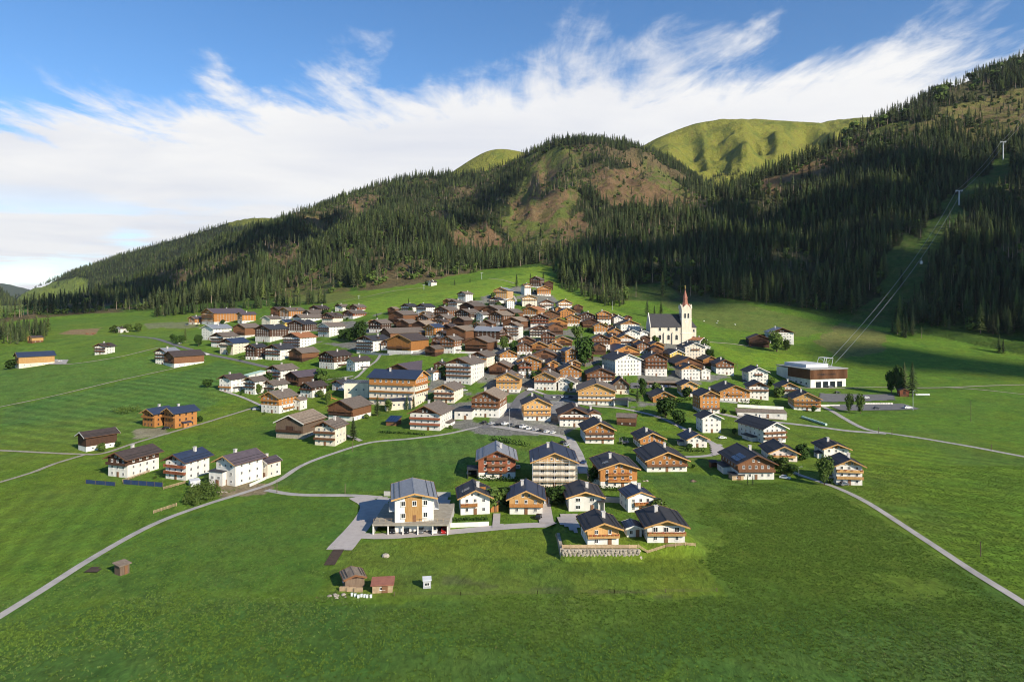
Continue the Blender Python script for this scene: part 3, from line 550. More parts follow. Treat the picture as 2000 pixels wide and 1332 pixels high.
mat('chimney_render', (.55, .52, .48), .9, .25, 1.5); mat('flowers', (.42, .03, .035), .9, .5, 9, col2=(.10, .13, .03)); mat('stone', (.40, .35, .28), .9, .4, 1.1, rnd=.22); mat('asphalt', (.115, .113, .116), .9, .25, .35, col2=(.16, .155, .15)); mat('road_grey', (.42, .39, .355), .92, .2, .25, col2=(.27, .255, .24))
mat('gravel_path', (.34, .31, .25), .95, .3, .8, col2=(.24, .21, .16)); mat('soil', (.075, .050, .036), .95, .4, 1.0, bump=.6); mat('paving', (.42, .38, .355), .9, .15, .6); mat('black_paint', (.012, .012, .014), .35, .1, 1); mat('rubber', (.02, .02, .02), .8, .1, 2)
mat('red_paint', (.45, .02, .02), .35, .1, 1); mat('wrap_green', (.46, .62, .50), .5, .2, 2); mat('white_wrap', (.72, .74, .72), .5, .12, 2); mat('wood_pole', (.17, .125, .085), .9, .3, 3); mat('fence_wood', (.46, .33, .20), .85, .35, 2, rnd=.15); mat('blue_net', (.025, .05, .12), .7, .3, 1.5); mat('copper_red', (.33, .135, .085), .6, .3, .8, col2=(.24, .09, .06)); mat('gold', (.7, .5, .15), .35, .1, 1, metal=.8)
LOWER = dict(w='white_plaster', c='cream_plaster', y='yellow_plaster', g='grey_plaster', p='pink_plaster', d='dark_timber', b='brown_timber', t='weathered_timber', o='orange_timber', h='honey_timber', r='red_timber', s='stone')
ROOF = dict(k='charcoal_roof', b='shingle_roof', e='dark_brown_roof', g='grey_metal_roof', n='navy_roof', s='tan_roof', r='terracotta_roof', p='plum_roof')

def window_mesh(pane_too, frame='window_frame'):
    b = MB(); t = .10
    b.box(-.5, .5, -.03, .06, -.5, -.5+t); b.box(-.5, .5, -.03, .06, .5-t, .5); b.box(-.5, -.5+t, -.03, .06, -.5+t, .5-t); b.box(.5-t, .5, -.03, .06, -.5+t, .5-t); b.box(-.03, .03, -.02, .05, -.5+t, .5-t)
    b.box(-.56, .56, -.10, .06, -.56, -.503)
    if pane_too: b.box(-.5+t, .5-t, .0, .04, -.5+t, .5-t, 1); return b.mesh('window', (frame, 'glass'))
    return b.mesh('window', (frame,))
WIN_FAR = {k: window_mesh(True, k) for k in ('window_frame', 'brown_frame')}; WIN_NEAR = {k: window_mesh(False, k) for k in ('window_frame', 'brown_frame')}
_b = MB(); _b.box(-.4, .4, .0, .04, -.4, .4); PANE = _b.mesh('pane', ('glass',))
_b = MB(); _b.box(-.5, .5, -.06, .05, 0, 1); _b.box(-.40, .40, -.085, -.06, .06, .92); DOOR = _b.mesh('door', ('brown_frame',))
NW = [0]
def window(par, x, y, z, ang, w_, h_, near, frame):
    """a window on a wall; local y of the unit points out of the wall at -y"""
    o = link('window', (WIN_NEAR if near else WIN_FAR)[frame], par, (x, y, z), ang, (w_, 1, h_)); NW[0] += 1
    if near: link('pane', PANE, o)
HOUSES = []
def gable_poly(W, z0, zE, rise): return [(-W/2, z0), (W/2, z0), (W/2, zE), (0, zE+rise), (-W/2, zE)]
def place(x0, x1, yb, yt, r, ratio, o=.9, og=1.1, zp=None):
    xm = (x0+x1)/2; P = hit(xm, yb)
    if zp is not None: dd = (CZ-zp)*F/(yb-PYH); P = Vector(((xm-PX0)/F*dd, dd, zp))
    th = math.atan((xm-PX0)/F); c, s = abs(math.cos(R(r))), abs(math.sin(R(r)))
    dc = P.y
    for _ in range(5):
        wid = (x1-x0)/F*dc*math.cos(th); W = max(1.6, (wid-2*o*c-2*og*s)/(c+ratio*s)); L = W*ratio
        half = (W*s+L*c)/2; dc = P.y+half*math.cos(th)
    dfar = dc+(L/2+og)*c*(1 if yt > PYH else -1)
    zr = CZ-(yt-PYH)*dfar/F; X = (xm-PX0)/F*dc
    return Vector((X, dc, P.z)), R(r)-th, W, L, zr-P.z
def house(x0, x1, yb, yt, r, ratio, lower, upper, split, roof, nb, label, cat='house', name=None, bal='b', **k):
    o_, og = k.get('o', .95 if cat != 'barn' else .85), k.get('og', 1.4 if cat != 'barn' else 1.1)
    if abs(r) < 26 and ratio < 1.3: ratio *= 1.15
    if yb < 735: x0, x1, yt = x0-(x1-x0)*.085, x1+(x1-x0)*.085, yt-2.0      # the far cluster stands tight
    elif yb < 870: x0, x1, yt = x0-(x1-x0)*.035, x1+(x1-x0)*.035, yt-1.5
    loc, yaw, W, L, h = k['world'] if 'world' in k else place(x0, x1, yb, yt, r, ratio, o_, og, k.get('z'))
    if W < 6.5 and 'world' not in k: o_, og = .4, .45; loc, yaw, W, L, h = place(x0, x1, yb, yt, r, ratio, o_, og, k.get('z'))
    d = loc.y; near = d < 300; pit = k.get('pitch', 25 if W < 14 else 22); rise = W/2*math.tan(R(pit)); hE = h-rise-.25
    if hE < 2.1*k.get('st', 1): hE = 2.1*k.get('st', 1); rise = max(W*.16, min(rise, h-hE-.25))
    nst = k.get('st', max(1, round(hE/2.25))); fh = hE/nst
    HOUSES.append((label, loc.x, loc.y, W, L, yaw, h, hE, nst))
    e = empty(name or ('barn' if cat == 'barn' else 'house'), loc, yaw); tag(e, label, cat, k.get('group'))
    lo, up = LOWER[lower], LOWER[upper]; base = -2.5
    hs = min(split*fh, hE) if split < 8 else hE
    if cat == 'barn' and split == 0: hs = .42*hE; lo = 'dark_timber' if upper in 'bdt' else 'brown_timber'
    b = MB()
    if split == 9: b.prism(gable_poly(W, base, hE, rise), -L/2, L/2); b.build('wall', lo, e)
    else:
        if hs > .05: b.box(-W/2, W/2, -L/2, L/2, base, hs); b.build('wall', lo, e)
        t = MB(); q = .06; t.prism([(-W/2-q, hs), (W/2+q, hs), (W/2+q, hE), (0, hE+rise), (-W/2-q, hE)], -L/2-q, L/2+q); t.build('timber_wall' if hs > .05 else 'wall', up, e)
    # roof: two slabs, barge boards, ridge cap
    sl = rise/(W/2); th_ = .24; zt = hE+rise+.02; ex = W/2+o_; ez = zt-ex*sl
    rf = MB()
    for sg in (-1, 1):
        p = [(0, zt), (sg*ex, ez), (sg*ex, ez+th_), (0, zt+th_)]
        if sg < 0: p = p[::-1]
        rf.prism(p, -L/2-og, L/2+og)
    rf.box(-.16, .16, -L/2-og-.02, L/2+og+.02, zt+th_-.06, zt+th_+.05)
    ro = rf.build('roof', ROOF[roof], e)
    bb = MB(); tr = k.get('trim', 'honey_timber' if upper in 'oh' else ('white_trim' if near and upper == 'w' else ('brown_timber' if upper in 'bdrt' else 'white_trim')))
    ends = [(-L/2-og-.07, -L/2-og-.015)]+([(L/2+og+.015, L/2+og+.07)] if near else [])
    for y0, y1 in ends:
        for sg in (-1, 1):
            p = [(0, zt-.14), (sg*(ex+.03), ez-.14), (sg*(ex+.03), ez+th_+.03), (0, zt+th_+.03)]
            if sg < 0: p = p[::-1]
            bb.prism(p, y0, y1)
    bb.build('barge_board', tr, ro)
    if near or d < 420:
        pu = MB()
        for xx in (-W/2*.96, -W/4, 0, W/4, W/2*.96): zz = zt-abs(xx)*sl; pu.box(xx-.10, xx+.10, -L/2-og+.1, -L/2-.065, zz-.30, zz-.03)
        pu.build('purlin', 'brown_timber' if upper in 'wbdtcr' else 'honey_timber', ro)
    rr = random.Random(int(x0*7+yb*13))
    if near:
        sn = MB()
        for sg in (-1, 1):
            for q in (.62, .86): xx = sg*ex*q; zz = zt+th_-abs(xx)*sl; sn.box(xx-.04, xx+.04, -L/2-og+.3, L/2+og-.3, zz+.10, zz+.17)
        sn.build('snow_guard', 'rubber', ro)
        gu = MB()
        for sg in (-1, 1): gu.bar((sg*(ex+.09), -L/2-og, ez+.10), (sg*(ex+.09), L/2+og, ez+.10), .09, 0, None, 6)
        gu.build('gutter', 'brown_timber', ro)
    for cx, cy in k.get('chim', [(rr.choice((-1, 1))*W*.12, rr.uniform(-.15, .2)*L)] if cat != 'barn' else []):
        c = MB(); zz = zt-abs(cx)*sl; c.box(cx-.42, cx+.42, cy-.42, cy+.42, zz-.2, zz+1.25+abs(cx)*.3); c.box(cx-.55, cx+.55, cy-.55, cy+.55, zz+1.33+abs(cx)*.3, zz+1.45+abs(cx)*.3)
        for sx in (-.34, .34):
            for sy in (-.34, .34): c.box(cx+sx-.06, cx+sx+.06, cy+sy-.06, cy+sy+.06, zz+1.25+abs(cx)*.3, zz+1.34+abs(cx)*.3)
        c.build('chimney', 'chimney_render', ro)
    for sx, sy, sw, sh in k.get('solar', []):           # panels on a slope: side, along, width, height
        c = MB(); sg = 1 if sx > 0 else -1; a0 = abs(sx)*W/2; a1 = a0+sh; n = max(1, int(sw/1.1))
        for i in range(n):
            ya = sy*L+i*1.1; z0_, z1_ = zt+th_-a0*sl+.08, zt+th_-a1*sl+.08
            c.face([(sg*a0, ya, z0_), (sg*a1, ya, z1_), (sg*a1, ya+1.04, z1_), (sg*a0, ya+1.04, z0_)][::-sg]); c.face([(sg*a0, ya, z0_-.06), (sg*a1, ya, z1_-.06), (sg*a1, ya+1.04, z1_-.06), (sg*a0, ya+1.04, z0_-.06)][::sg])
        c.build('solar_panel', k.get('pm', 'solar_glass'), ro)
    # openings on the walls that face the valley
    wf = k.get('frame', 'window_frame' if (lower in 'wcgpy' or rr.random() < .4) else 'brown_frame')
    ww, wh = k.get('win', (.95, 1.15)); ww, wh = ww*.88, wh*.92; dens = k.get('dens', 2.7); wh = min(wh, fh*.52)
    yf = -L/2
    if cat == 'barn':
        dm = MB(); a = min(2.2, W*.14); dm.box(-a, a, yf-.14, yf-.062, hs+.15, min(hs+3.0, hE)); dm.build('barn_door', 'dark_timber', e)
        v = MB(); v.box(-.9, .9, yf-.14, yf-.062, hE+rise*.28, hE+rise*.28+min(1.3, rise*.4)); v.build('hay_hatch', 'dark_timber', e)
        if upper != 'w':
            pl = MB(); n = int(W/1.15)
            for i in range(n+1):
                xx = -W/2+W*i/n; zz = hE+rise*(1-abs(xx)/(W/2))-.1
                if abs(xx) > a+.1: pl.box(xx-.05, xx+.05, yf-.10, yf-.061, max(hs, .1), max(zz, hs+.2))
            pl.build('batten', up, e)
    else:
        nc = max(2, round(W/dens))
        for s_ in range(nst):
            z = (s_+.55)*fh; ins = .13 if s_*fh+.3 >= hs and split != 9 else .07
            for i in range(nc):
                x = (i-(nc-1)/2)*(W*.86/nc)
                if s_ == 0 and i == nc//2:
                    link('door', DOOR, e, (x, yf-.065, .02), 0, (.9, 1, 1.75)); continue
                big_ = k.get('bigw') and s_ > 0
                window(e, x, yf-ins, z, 0, ww*(1.5 if big_ else 1), wh*(1.2 if big_ else 1), near, wf)
        if rise > 1.6:
            for x in ((-.9, .9) if W > 8 else (0,)): window(e, x, yf-(.13 if split != 9 else .07), hE+rise*.30, 0, ww*.85, wh*.8, near, wf)
    if cat == 'barn' and W > 7 and upper != 'w':      # open gallery across the gable
        z = max(hs, .42*hE); c = MB(); c.box(-W*.48, W*.48, yf-1.0, yf-.145, z-.14, z); c.box(-W*.48, W*.48, yf-1.05, yf-1.0, z+.08, z+.9)
        for i in range(5): xx = -W*.47+W*.94*i/4; c.box(xx-.07, xx+.07, yf-1.12, yf-1.051, z-.1, min(hE-.2, z+2.4))
        c.build('gallery', 'dark_timber' if upper in 'bt' else 'brown_timber', e)
    # side wall that is in view
    sv = 1 if r < -6 else (-1 if r > 6 else 0)
    if sv and abs(r) > 6:
        nc = max(1, round(L/(3.6 if cat != 'barn' else 4.5)))
        for s_ in range(nst if cat != 'barn' else 1):
            z = (s_+.55)*fh; ins = .13 if s_*fh+.3 >= hs and split != 9 else .07
            for i in range(nc):
                y = (i-(nc-1)/2)*(L*.86/nc)
                window(e, sv*(W/2+ins), y, z, sv*math.pi/2, ww*(1 if cat != 'barn' else .9), wh*(1 if cat != 'barn' else .6), near, wf)
    if cat == 'house' and W > 6.5 and rr.random() < .34 and 'world' not in k and k.get('chim') != []:      # lean-to at the side or a dormer on the roof
        sx = sv or rr.choice((-1, 1)); pw = rr.uniform(1.8, 2.8); pl_ = L*rr.uniform(.3, .5); py_ = rr.uniform(-.2, .25)*L; ph = min(fh*1.0, hE-.6)
        if rr.random() < .6:
            xa, xb = sorted((sx*(W/2+.02), sx*(W/2+pw))); c = MB(); c.box(xa, xb, py_-pl_/2, py_+pl_/2, base, ph-.35); an = c.build('annex', lo, e)
            c = MB(); n_ = len(c.v); z1_, z2_ = ph+.15, ph-.32; xo = sx*(W/2+pw+.35); xi = sx*(W/2+.07)
            c.v += [(xi, py_-pl_/2-.3, z1_), (xo, py_-pl_/2-.3, z2_), (xo, py_+pl_/2+.3, z2_), (xi, py_+pl_/2+.3, z1_), (xi, py_-pl_/2-.3, z1_+.15), (xo, py_-pl_/2-.3, z2_+.15), (xo, py_+pl_/2+.3, z2_+.15), (xi, py_+pl_/2+.3, z1_+.15)]
            for q_ in ((0,3,2,1),(4,5,6,7),(0,1,5,4),(1,2,6,5),(2,3,7,6),(3,0,4,7)): c.f.append(q_); c.m.append(0)
            c.build('annex_roof', ROOF[roof], an); window(an, xb+.04 if sx > 0 else xa-.04, py_, ph*.5, sx*math.pi/2, ww, wh*.8, False, wf)
        else:
            xd = sx*W*.24; zd = zt+th_-abs(xd)*sl; dw = 1.5; xo = sx*W*.40; zo = zt+th_-abs(xo)*sl; c = MB(); a_, b_ = sorted((xd*.4, xo)); c.box(a_, b_, py_-dw/2, py_+dw/2, zo-.3, zo+1.05); dm = c.build('dormer', up, ro)
            c = MB(); a2, b2 = sorted((xd*.3, xo+sx*.3)); c.box(a2, b2, py_-dw/2-.2, py_+dw/2+.2, zo+1.053, zo+1.2); c.build('dormer_roof', ROOF[roof], dm)
    # balconies under the gable
    bm = {'b': 'brown_timber', 'd': 'dark_timber', 'o': 'orange_timber', 'h': 'honey_timber', 'r': 'red_timber', 'w': 'white_steel'}[bal]
    lv = k.get('lv') or [nst-1-i for i in range(nb) if nst-1-i > 0]
    if nb > len(lv): lv = lv+[nst]      # one more in the gable
    for s_ in lv[:nb]:
        z = s_*fh; wv = W*k.get('bw', 1.0) if s_ < nst else W*.55; q = .95; c = MB(); ox = k.get('bx', 0)*W
        c.box(ox-wv/2-.1, ox+wv/2+.1, yf-q, yf-.07, z-.16, z)
        c.box(ox-wv/2-.1, ox+wv/2+.1, yf-q-.06, yf-q, z+.08, z+.72); c.box(ox-wv/2-.14, ox+wv/2+.14, yf-q-.10, yf-q+.04, z+.76, z+.82)
        for sx in (-1, 1): c.box(ox+sx*(wv/2+.06)-.05, ox+sx*(wv/2+.06)+.05, yf-q, yf-.07, z+.08, z+.72)
        n = max(2, int(wv/2.6))
        for i in range(n+1): xx = ox-wv/2+wv*i/n; c.box(xx-.06, xx+.06, yf-q-.09, yf-q-.061, z-.2, z+.75)
        bo = c.build('balcony', bm, e)
        if k.get('fl') or rr.random() < .22:
            g = MB(); n = int(wv/1.0)
            for i in range(n):
                if rr.random() < .8: xx = ox-wv/2+wv*(i+.5)/n; g.box(xx-.38, xx+.38, yf-q-.26, yf-q-.105, z+.55, z+.80+rr.uniform(0, .12))
            if g.v: g.build('flower_box', 'flowers', bo)
    for lv_ in ([] if k.get('sb') is None else k['sb'] if isinstance(k['sb'], list) else [k['sb']]):         # balconies along the side wall
        z = lv_*fh; q = 1.0; c = MB(); sx = sv or 1; xw = sx*(W/2+.07); ln = L*k.get('sl', .55)
        a, b_ = sorted((xw, xw+sx*q)); c.box(a, b_, -ln/2, ln/2, z-.15, z); a, b_ = sorted((xw+sx*q, xw+sx*(q+.06))); c.box(a, b_, -ln/2, ln/2, z+.08, z+.75)
        for yy in (-ln/2, ln/2-.06): a, b_ = sorted((xw, xw+sx*q)); c.box(a, b_, yy, yy+.06, z+.08, z+.72)
        c.build('balcony', bm, e)
    return e

# ------------------------------------------------------------------ the village, house by house
# (left, right, foot, ridge as seen in the photo; turn of the gable; length/width; lower wall, upper wall, plaster storeys, roof, balconies, label, extras)
H = [
 # --- far left fields
 (32,105,716,688,-78,1.9,'c','h',1,'n',0,'modern barn with long dark solar roof alone on the left field',dict(cat='barn')),
 (184,226,692,671,-40,1.1,'w','d',8,'e',2,'lone white chalet with dark balconies on the left meadow',dict(bal='d')),
 (303,351,713,680,-45,1.1,'w','d',8,'g',2,'white farmhouse with dark balconies joined to the roadside barn',dict(bal='d')),
 (324,397,717,685,-62,1.6,'w','b',1,'e',0,'long brown barn with white base beside the field path',dict(cat='barn')),
 (274,342,834,794,-52,1.2,'o','o',0,'n',1,'orange timber house with navy roof, half farther from the road',dict(bal='o',frame='brown_frame')),
 (316,390,836,792,-58,1.3,'o','o',0,'n',1,'orange timber house with navy roof, half nearer the road',dict(bal='o',frame='brown_frame')),
 (146,236,880,836,-66,1.75,'w','d',1,'e',0,'dark brown barn on white base alone beside the track junction',dict(cat='barn',trim='white_trim')),
 (55,84,670,657,-60,1.4,'h','h',0,'e',0,'small honey-coloured hut by the wood at the left edge',dict(cat='barn')),
 (228,251,650,640,-55,1.3,'w','w',9,'e',0,'tiny white shed beside the upper left road',dict()),
 # --- the inn and its neighbours
 (398,478,633,604,-58,1.6,'w','o',1,'p',2,'large orange and white inn below the forest edge',dict(bal='o',cat='inn',name='inn')),
 (464,500,631,611,-62,1.5,'w','o',1,'p',0,'low orange wing at the right end of the forest-edge inn',dict()),
 (368,400,634,619,-50,1.2,'c','o',1,'p',0,'small cream annex left of the forest-edge inn',dict()),
 (395,452,664,635,-50,1.3,'w','w',9,'g',0,'white house with grey roof at the upper left bend',dict(dens=2.4)),
 (413,465,679,650,-45,1.2,'w','d',8,'b',2,'white chalet with brown roof below the grey-roofed house',dict(bal='d')),
 (430,486,693,661,-45,1.2,'c','d',8,'n',1,'cream house with navy roof beside the left village entrance',dict(bal='d')),
 (457,508,660,633,-45,1.3,'w','b',1,'b',0,'brown timber barn with white base behind the navy-roofed cream house',dict(cat='barn')),
 (500,562,668,635,-45,1.25,'w','d',2,'k',0,'broad white house with big charcoal roof and dark gable',dict()),
 (555,617,681,650,-42,1.1,'w','d',8,'r',3,'white guesthouse with terracotta roof and three balconies',dict(bal='d')),
 (479,521,703,672,-40,1.2,'w','d',1,'k',1,'black timber chalet on white base facing the left road',dict(bal='d')),
 (519,576,704,672,-40,1.2,'w','d',8,'k',2,'white chalet with charcoal roof and terraces above the green bank',dict(bal='d')),
 (566,622,707,679,-48,1.2,'b','b',0,'b',0,'brown barn standing on the green bank beside the white chalet',dict(cat='barn')),
 (529,560,623,601,-45,1.2,'b','b',0,'e',0,'dark brown barn leftmost in the top row of roofs',dict(cat='barn')),
 (546,595,622,602,-50,1.3,'w','o',1,'b',0,'orange-topped house in the top row beside the dark barn',dict()),
 (605,643,613,598,-40,1.2,'w','d',1,'e',1,'dark chalet alone on the upper meadow slope',dict(bal='d')),
 (654,684,608,596,-40,1.1,'w','d',8,'b',0,'white cottage left of the twin cottages on the upper slope',dict()),
 (683,715,610,596,-45,1.1,'w','r',1,'b',0,'white cottage with red-brown side on the upper slope',dict()),
 (670,715,623,607,-45,1.2,'w','r',1,'b',0,'lower white cottage with reddish upper wall under the slope pair',dict()),
 (629,670,633,612,-40,1.1,'c','d',2,'e',1,'cream house with dark gable in the upper left cluster',dict(bal='d')),
 (574,631,631,615,-60,1.5,'w','b',8,'b',0,'long white house with wide brown roof in the upper left cluster',dict()),
 (563,618,651,626,-35,1.2,'w','d',1,'k',0,'dark-gabled house with broad charcoal roof, two roofs left of the trees',dict()),
 (622,674,658,631,-50,1.2,'w','w',9,'b',2,'white house with two long balconies left of the leafy trees',dict(bal='b')),
 (511,549,636,618,-45,1.2,'c','c',9,'b',0,'cream house with brown roof below the forest-edge inn',dict()),
 (545,573,643,626,-50,1.1,'y','y',9,'n',0,'small yellow house tucked between dark roofs',dict()),
 (592,631,622,607,-50,1.2,'w','b',1,'b',0,'brown-topped cottage behind the long white house',dict()),
 (624,686,721,685,-45,1.15,'w','d',2,'e',1,'white house with dark gable on the inner meadow edge',dict(bal='d',sb=1)),
 (676,724,724,697,-55,1.25,'w','o',9,'e',0,'white and yellow house beside the inner meadow',dict()),
 (698,762,690,655,-40,1.3,'w','d',8,'k',3,'white guesthouse with dark gable above the inner meadow wall',dict(bal='d')),
 (519,584,743,711,-45,1.25,'w','d',8,'b',2,'white chalet with two dark balconies beside the pale green roof',dict(bal='d')),
 (556,631,753,722,-50,1.5,'d','d',0,'p',0,'dark barn with long plum-grey roof left of the inner lane',dict(cat='barn')),
 (425,482,766,730,-45,1.2,'w','d',8,'e',1,'white house with orange balcony leftmost in the lower left row',dict(bal='o',lv=[1])),
 (474,524,771,735,-45,1.1,'w','d',8,'b',2,'white house with two dark balconies in the lower left row',dict(bal='d')),
 (510,566,768,741,-45,1.2,'w','d',2,'b',1,'white house with dark carved gable behind the lower left row',dict(bal='d')),
 (583,641,777,744,-45,1.15,'w','d',2,'e',1,'white house with dark entrance porch beside the playground',dict(bal='d')),
 (507,583,808,760,-42,1.1,'w','o',2,'b',1,'white guesthouse with orange timber band at the left lane end',dict(bal='o',sb=1)),
 (570,601,801,775,-42,1.0,'w','h',8,'b',0,'small rear wing of the orange-banded guesthouse',dict()),
 (645,692,763,740,-40,1.2,'g','d',8,'k',0,'grey hall with dark gable left of the hotel',dict()),
 (640,728,823,774,-35,1.1,'w','b',1,'b',1,'big brown timber barn with white stable base below the hotel',dict(cat='barn')),
 (538,637,858,800,-33,1.25,'s','t',1,'s',0,'weathered grey-brown barn with mossy roof on the green slope',dict(cat='barn',trim='white_trim')),
 (608,684,872,814,-30,1.0,'c','d',8,'b',2,'cream house with two brown balconies beside the weathered barn',dict(bal='b')),
 # --- three houses at the left fork
 (202,322,932,868,-48,1.5,'w','d',2,'e',1,'old white house with dark timber floor, leftmost of the fork trio',dict(bal='d')),
 (314,420,938,874,-45,1.2,'w','d',8,'n',2,'white house with red balconies and navy roof, middle of the fork trio',dict(bal='r',fl=1)),
 (413,524,949,876,-48,1.3,'w','w',9,'p',0,'new white house with plum-grey roof, rightmost of the fork trio',dict(dens=3.4,og=1.3,trim='honey_timber')),
 (498,552,934,889,-48,1.1,'c','c',9,'p',0,'low cream garage wing at the corner of the fork road',dict()),
 # --- hotel quarter
 (720,838,797,721,64,1.6,'c','o',3,'n',2,'large cream and orange hotel with long navy roof',dict(cat='hotel',name='hotel',bal='o',dens=2.6,st=4,win=(1.3,1.5),sb=[1,2,3],sl=.96)),
 (799,887,842,782,-20,1.05,'w','d',8,'b',2,'tall white house with red-brown balconies above the forked road',dict(bal='r',dens=3.3)),
 (846,908,788,745,-20,1.2,'c','o',8,'b',2,'cream guesthouse with orange gable right of the hotel',dict(bal='b')),
 (870,948,752,695,-25,1.05,'w','b',8,'b',3,'large white guesthouse with stacked balconies behind the hotel',dict(bal='b')),
 (917,967,721,685,-20,1.2,'c','b',8,'b',1,'brown and cream house behind the stacked-balcony guesthouse',dict(bal='o')),
 (757,850,732,705,-32,1.5,'d','d',0,'p',0,'wide plum-roofed barn directly behind the hotel',dict(cat='barn')),
 (848,873,731,706,-20,1.1,'w','d',1,'k',0,'narrow dark-roofed white cottage behind the hotel',dict()),
 (830,862,744,722,40,1.2,'w','b',8,'b',0,'low white annex at the back corner of the hotel',dict()),
 (920,993,816,756,-14,1.1,'w','b',2,'s',2,'white house with brown timber gable left of the curving road',dict(bal='b')),
 (968,1022,767,723,-6,1.05,'w','h',1,'b',1,'golden timber house with white base above the curving road',dict(bal='h',fl=1)),
 (957,1002,734,704,-10,1.1,'b','b',0,'b',0,'reddish timber barn behind the golden house',dict(cat='barn')),
 (760,835,692,652,-35,1.1,'w','o',1,'e',0,'big orange timber barn on white arches at the inner meadow',dict(cat='barn')),
 (911,970,691,657,-20,1.1,'b','b',0,'b',1,'large dark brown barn facing the inner meadow',dict(cat='barn')),
 (860,903,691,656,-25,1.1,'w','b',2,'b',2,'white house with brown gable facing the inner meadow',dict(bal='b')),
 (874,929,671,637,-25,1.1,'b','b',0,'s',0,'tall brown barn behind the meadow-facing white house',dict(cat='barn')),
 (928,986,669,639,66,1.7,'w','d',1,'g',2,'long grey-roofed house with dark timber front amid the barns',dict(bal='d')),
 (985,1022,665,630,-15,1.1,'w','b',8,'s',3,'tall white house with three brown balconies in the village centre',dict(bal='b')),
 (747,827,668,641,-62,1.8,'w','b',1,'b',0,'very long brown-roofed barn behind the orange barn',dict(cat='barn')),
 (761,815,633,608,-40,1.2,'b','b',0,'b',0,'brown barn below the upper meadow with sunlit side',dict(cat='barn')),
 (783,816,613,595,-40,1.1,'w','d',8,'k',1,'white chalet with charcoal roof on the upper rim, left of a pair',dict(bal='d')),
 (813,850,616,595,-40,1.1,'w','d',8,'k',1,'white chalet with charcoal roof on the upper rim, right of a pair',dict(bal='d')),
 (849,895,628,600,-35,1.1,'w','b',1,'b',1,'brown chalet with wide roof under the upper rim',dict(bal='b')),
 (875,907,607,587,-35,1.1,'w','b',8,'b',1,'white house with brown gable on the rim of the hillside',dict(bal='b')),
 (899,947,616,592,-35,1.15,'d','d',0,'b',0,'dark hay barn with big grey roof on the hillside rim',dict(cat='barn')),
 (894,924,590,571,-40,1.1,'w','d',8,'b',1,'small white house alone on the hillside meadow',dict(bal='d')),
 (965,1002,587,563,-20,1.1,'w','h',1,'g',1,'yellow timber house high beside the hillside drive',dict(bal='h')),
 (956,984,601,582,-20,1.1,'w','d',8,'k',2,'white house with dark balconies just below the yellow one',dict(bal='d')),
 (942,991,617,598,-30,1.15,'b','b',0,'b',0,'brown barn under the white house with dark balconies',dict(cat='barn')),
 (982,1021,623,605,-35,1.1,'b','b',0,'b',0,'reddish brown barn below the small drive',dict(cat='barn')),
 (890,937,626,605,-35,1.1,'w','d',1,'b',0,'dark-gabled house in the dense roofs left of centre',dict()),
 (929,957,631,611,-40,1.1,'w','w',9,'b',0,'white cottage squeezed between brown barns',dict()),
 (955,1002,634,609,-30,1.3,'w','b',1,'s',0,'pale house under a long sloping tan roof',dict()),
 (815,853,635,615,-35,1.1,'w','b',1,'b',0,'brown chalet leftmost in the second row of barns',dict()),
 (848,890,635,615,-35,1.1,'w','b',1,'b',0,'brown chalet in the second row beside its look-alike',dict()),
 (775,817,643,625,-35,1.1,'b','b',0,'b',0,'brown barn at the left end of the third row',dict(cat='barn')),
 (806,851,644,627,-35,1.1,'d','d',0,'s',0,'dark barn with pale roof in the third row',dict(cat='barn')),
 (886,923,637,620,-35,1.1,'d','d',0,'b',0,'dark little barn under the dark-gabled house',dict(cat='barn')),
 (721,764,649,625,-35,1.2,'w','d',1,'b',1,'dark chalet on white base right of the leafy trees',dict(bal='d')),
 (937,969,644,626,-15,1.1,'b','b',0,'b',0,'small brown barn behind the long grey-roofed house',dict(cat='barn')),
 (830,866,661,634,-40,1.1,'w','o',1,'n',0,'orange timber house with navy roof among brown barns',dict()),
 (863,895,651,634,-35,1.1,'d','d',0,'e',0,'dark shed behind the tall brown barn',dict(cat='barn')),
 (844,866,676,659,-30,1.1,'w','b',1,'e',0,'tiny brown cottage left of the meadow-facing white house',dict()),
 (984,1033,646,620,-20,1.2,'b','b',0,'s',0,'large reddish barn with pale roof behind the three-balcony house',dict(cat='barn')),
 (988,1004,604,586,10,1.0,'w','h',8,'b',0,'narrow white house beside the steep drive',dict()),
 # --- top of the village
 (1035,1063,563,542,-18,1.1,'w','d',1,'b',2,'dark chalet highest in the village',dict(bal='b')),
 (1048,1075,578,560,4,1.0,'w','o',1,'b',1,'orange chalet on white base near the top of the village',dict(bal='o')),
 (1017,1038,577,556,28,1.0,'w','o',8,'b',1,'slim orange and white house left of the topmost chalets',dict(bal='o')),
 (1062,1080,566,550,4,1.0,'d','d',0,'e',0,'small dark barn between the two topmost chalets',dict(cat='barn')),
 (1018,1048,599,578,5,1.0,'c','h',8,'b',1,'cream house with pale gable under the topmost chalets',dict(bal='h')),
 (1052,1081,606,587,5,1.0,'w','b',8,'b',1,'white house with brown gable on the upper right rim',dict(bal='b')),
 (1085,1117,608,587,12,1.0,'w','o',8,'k',1,'white house with orange gable at the meadow corner',dict(bal='o')),
 (1088,1122,621,603,12,1.0,'o','o',0,'k',0,'orange-brown chalet with charcoal roof below the meadow corner',dict()),
 (1060,1093,623,607,0,1.1,'b','b',0,'s',0,'brown chalet with pale tan roof in the upper right cluster',dict()),
 (1022,1064,619,600,-20,1.2,'w','o',1,'r',0,'house with bright terracotta roof near the upper right rim',dict()),
 (1037,1072,642,614,-3,1.0,'w','d',2,'b',2,'white house with red flower balcony in the upper centre',dict(bal='r',fl=1)),
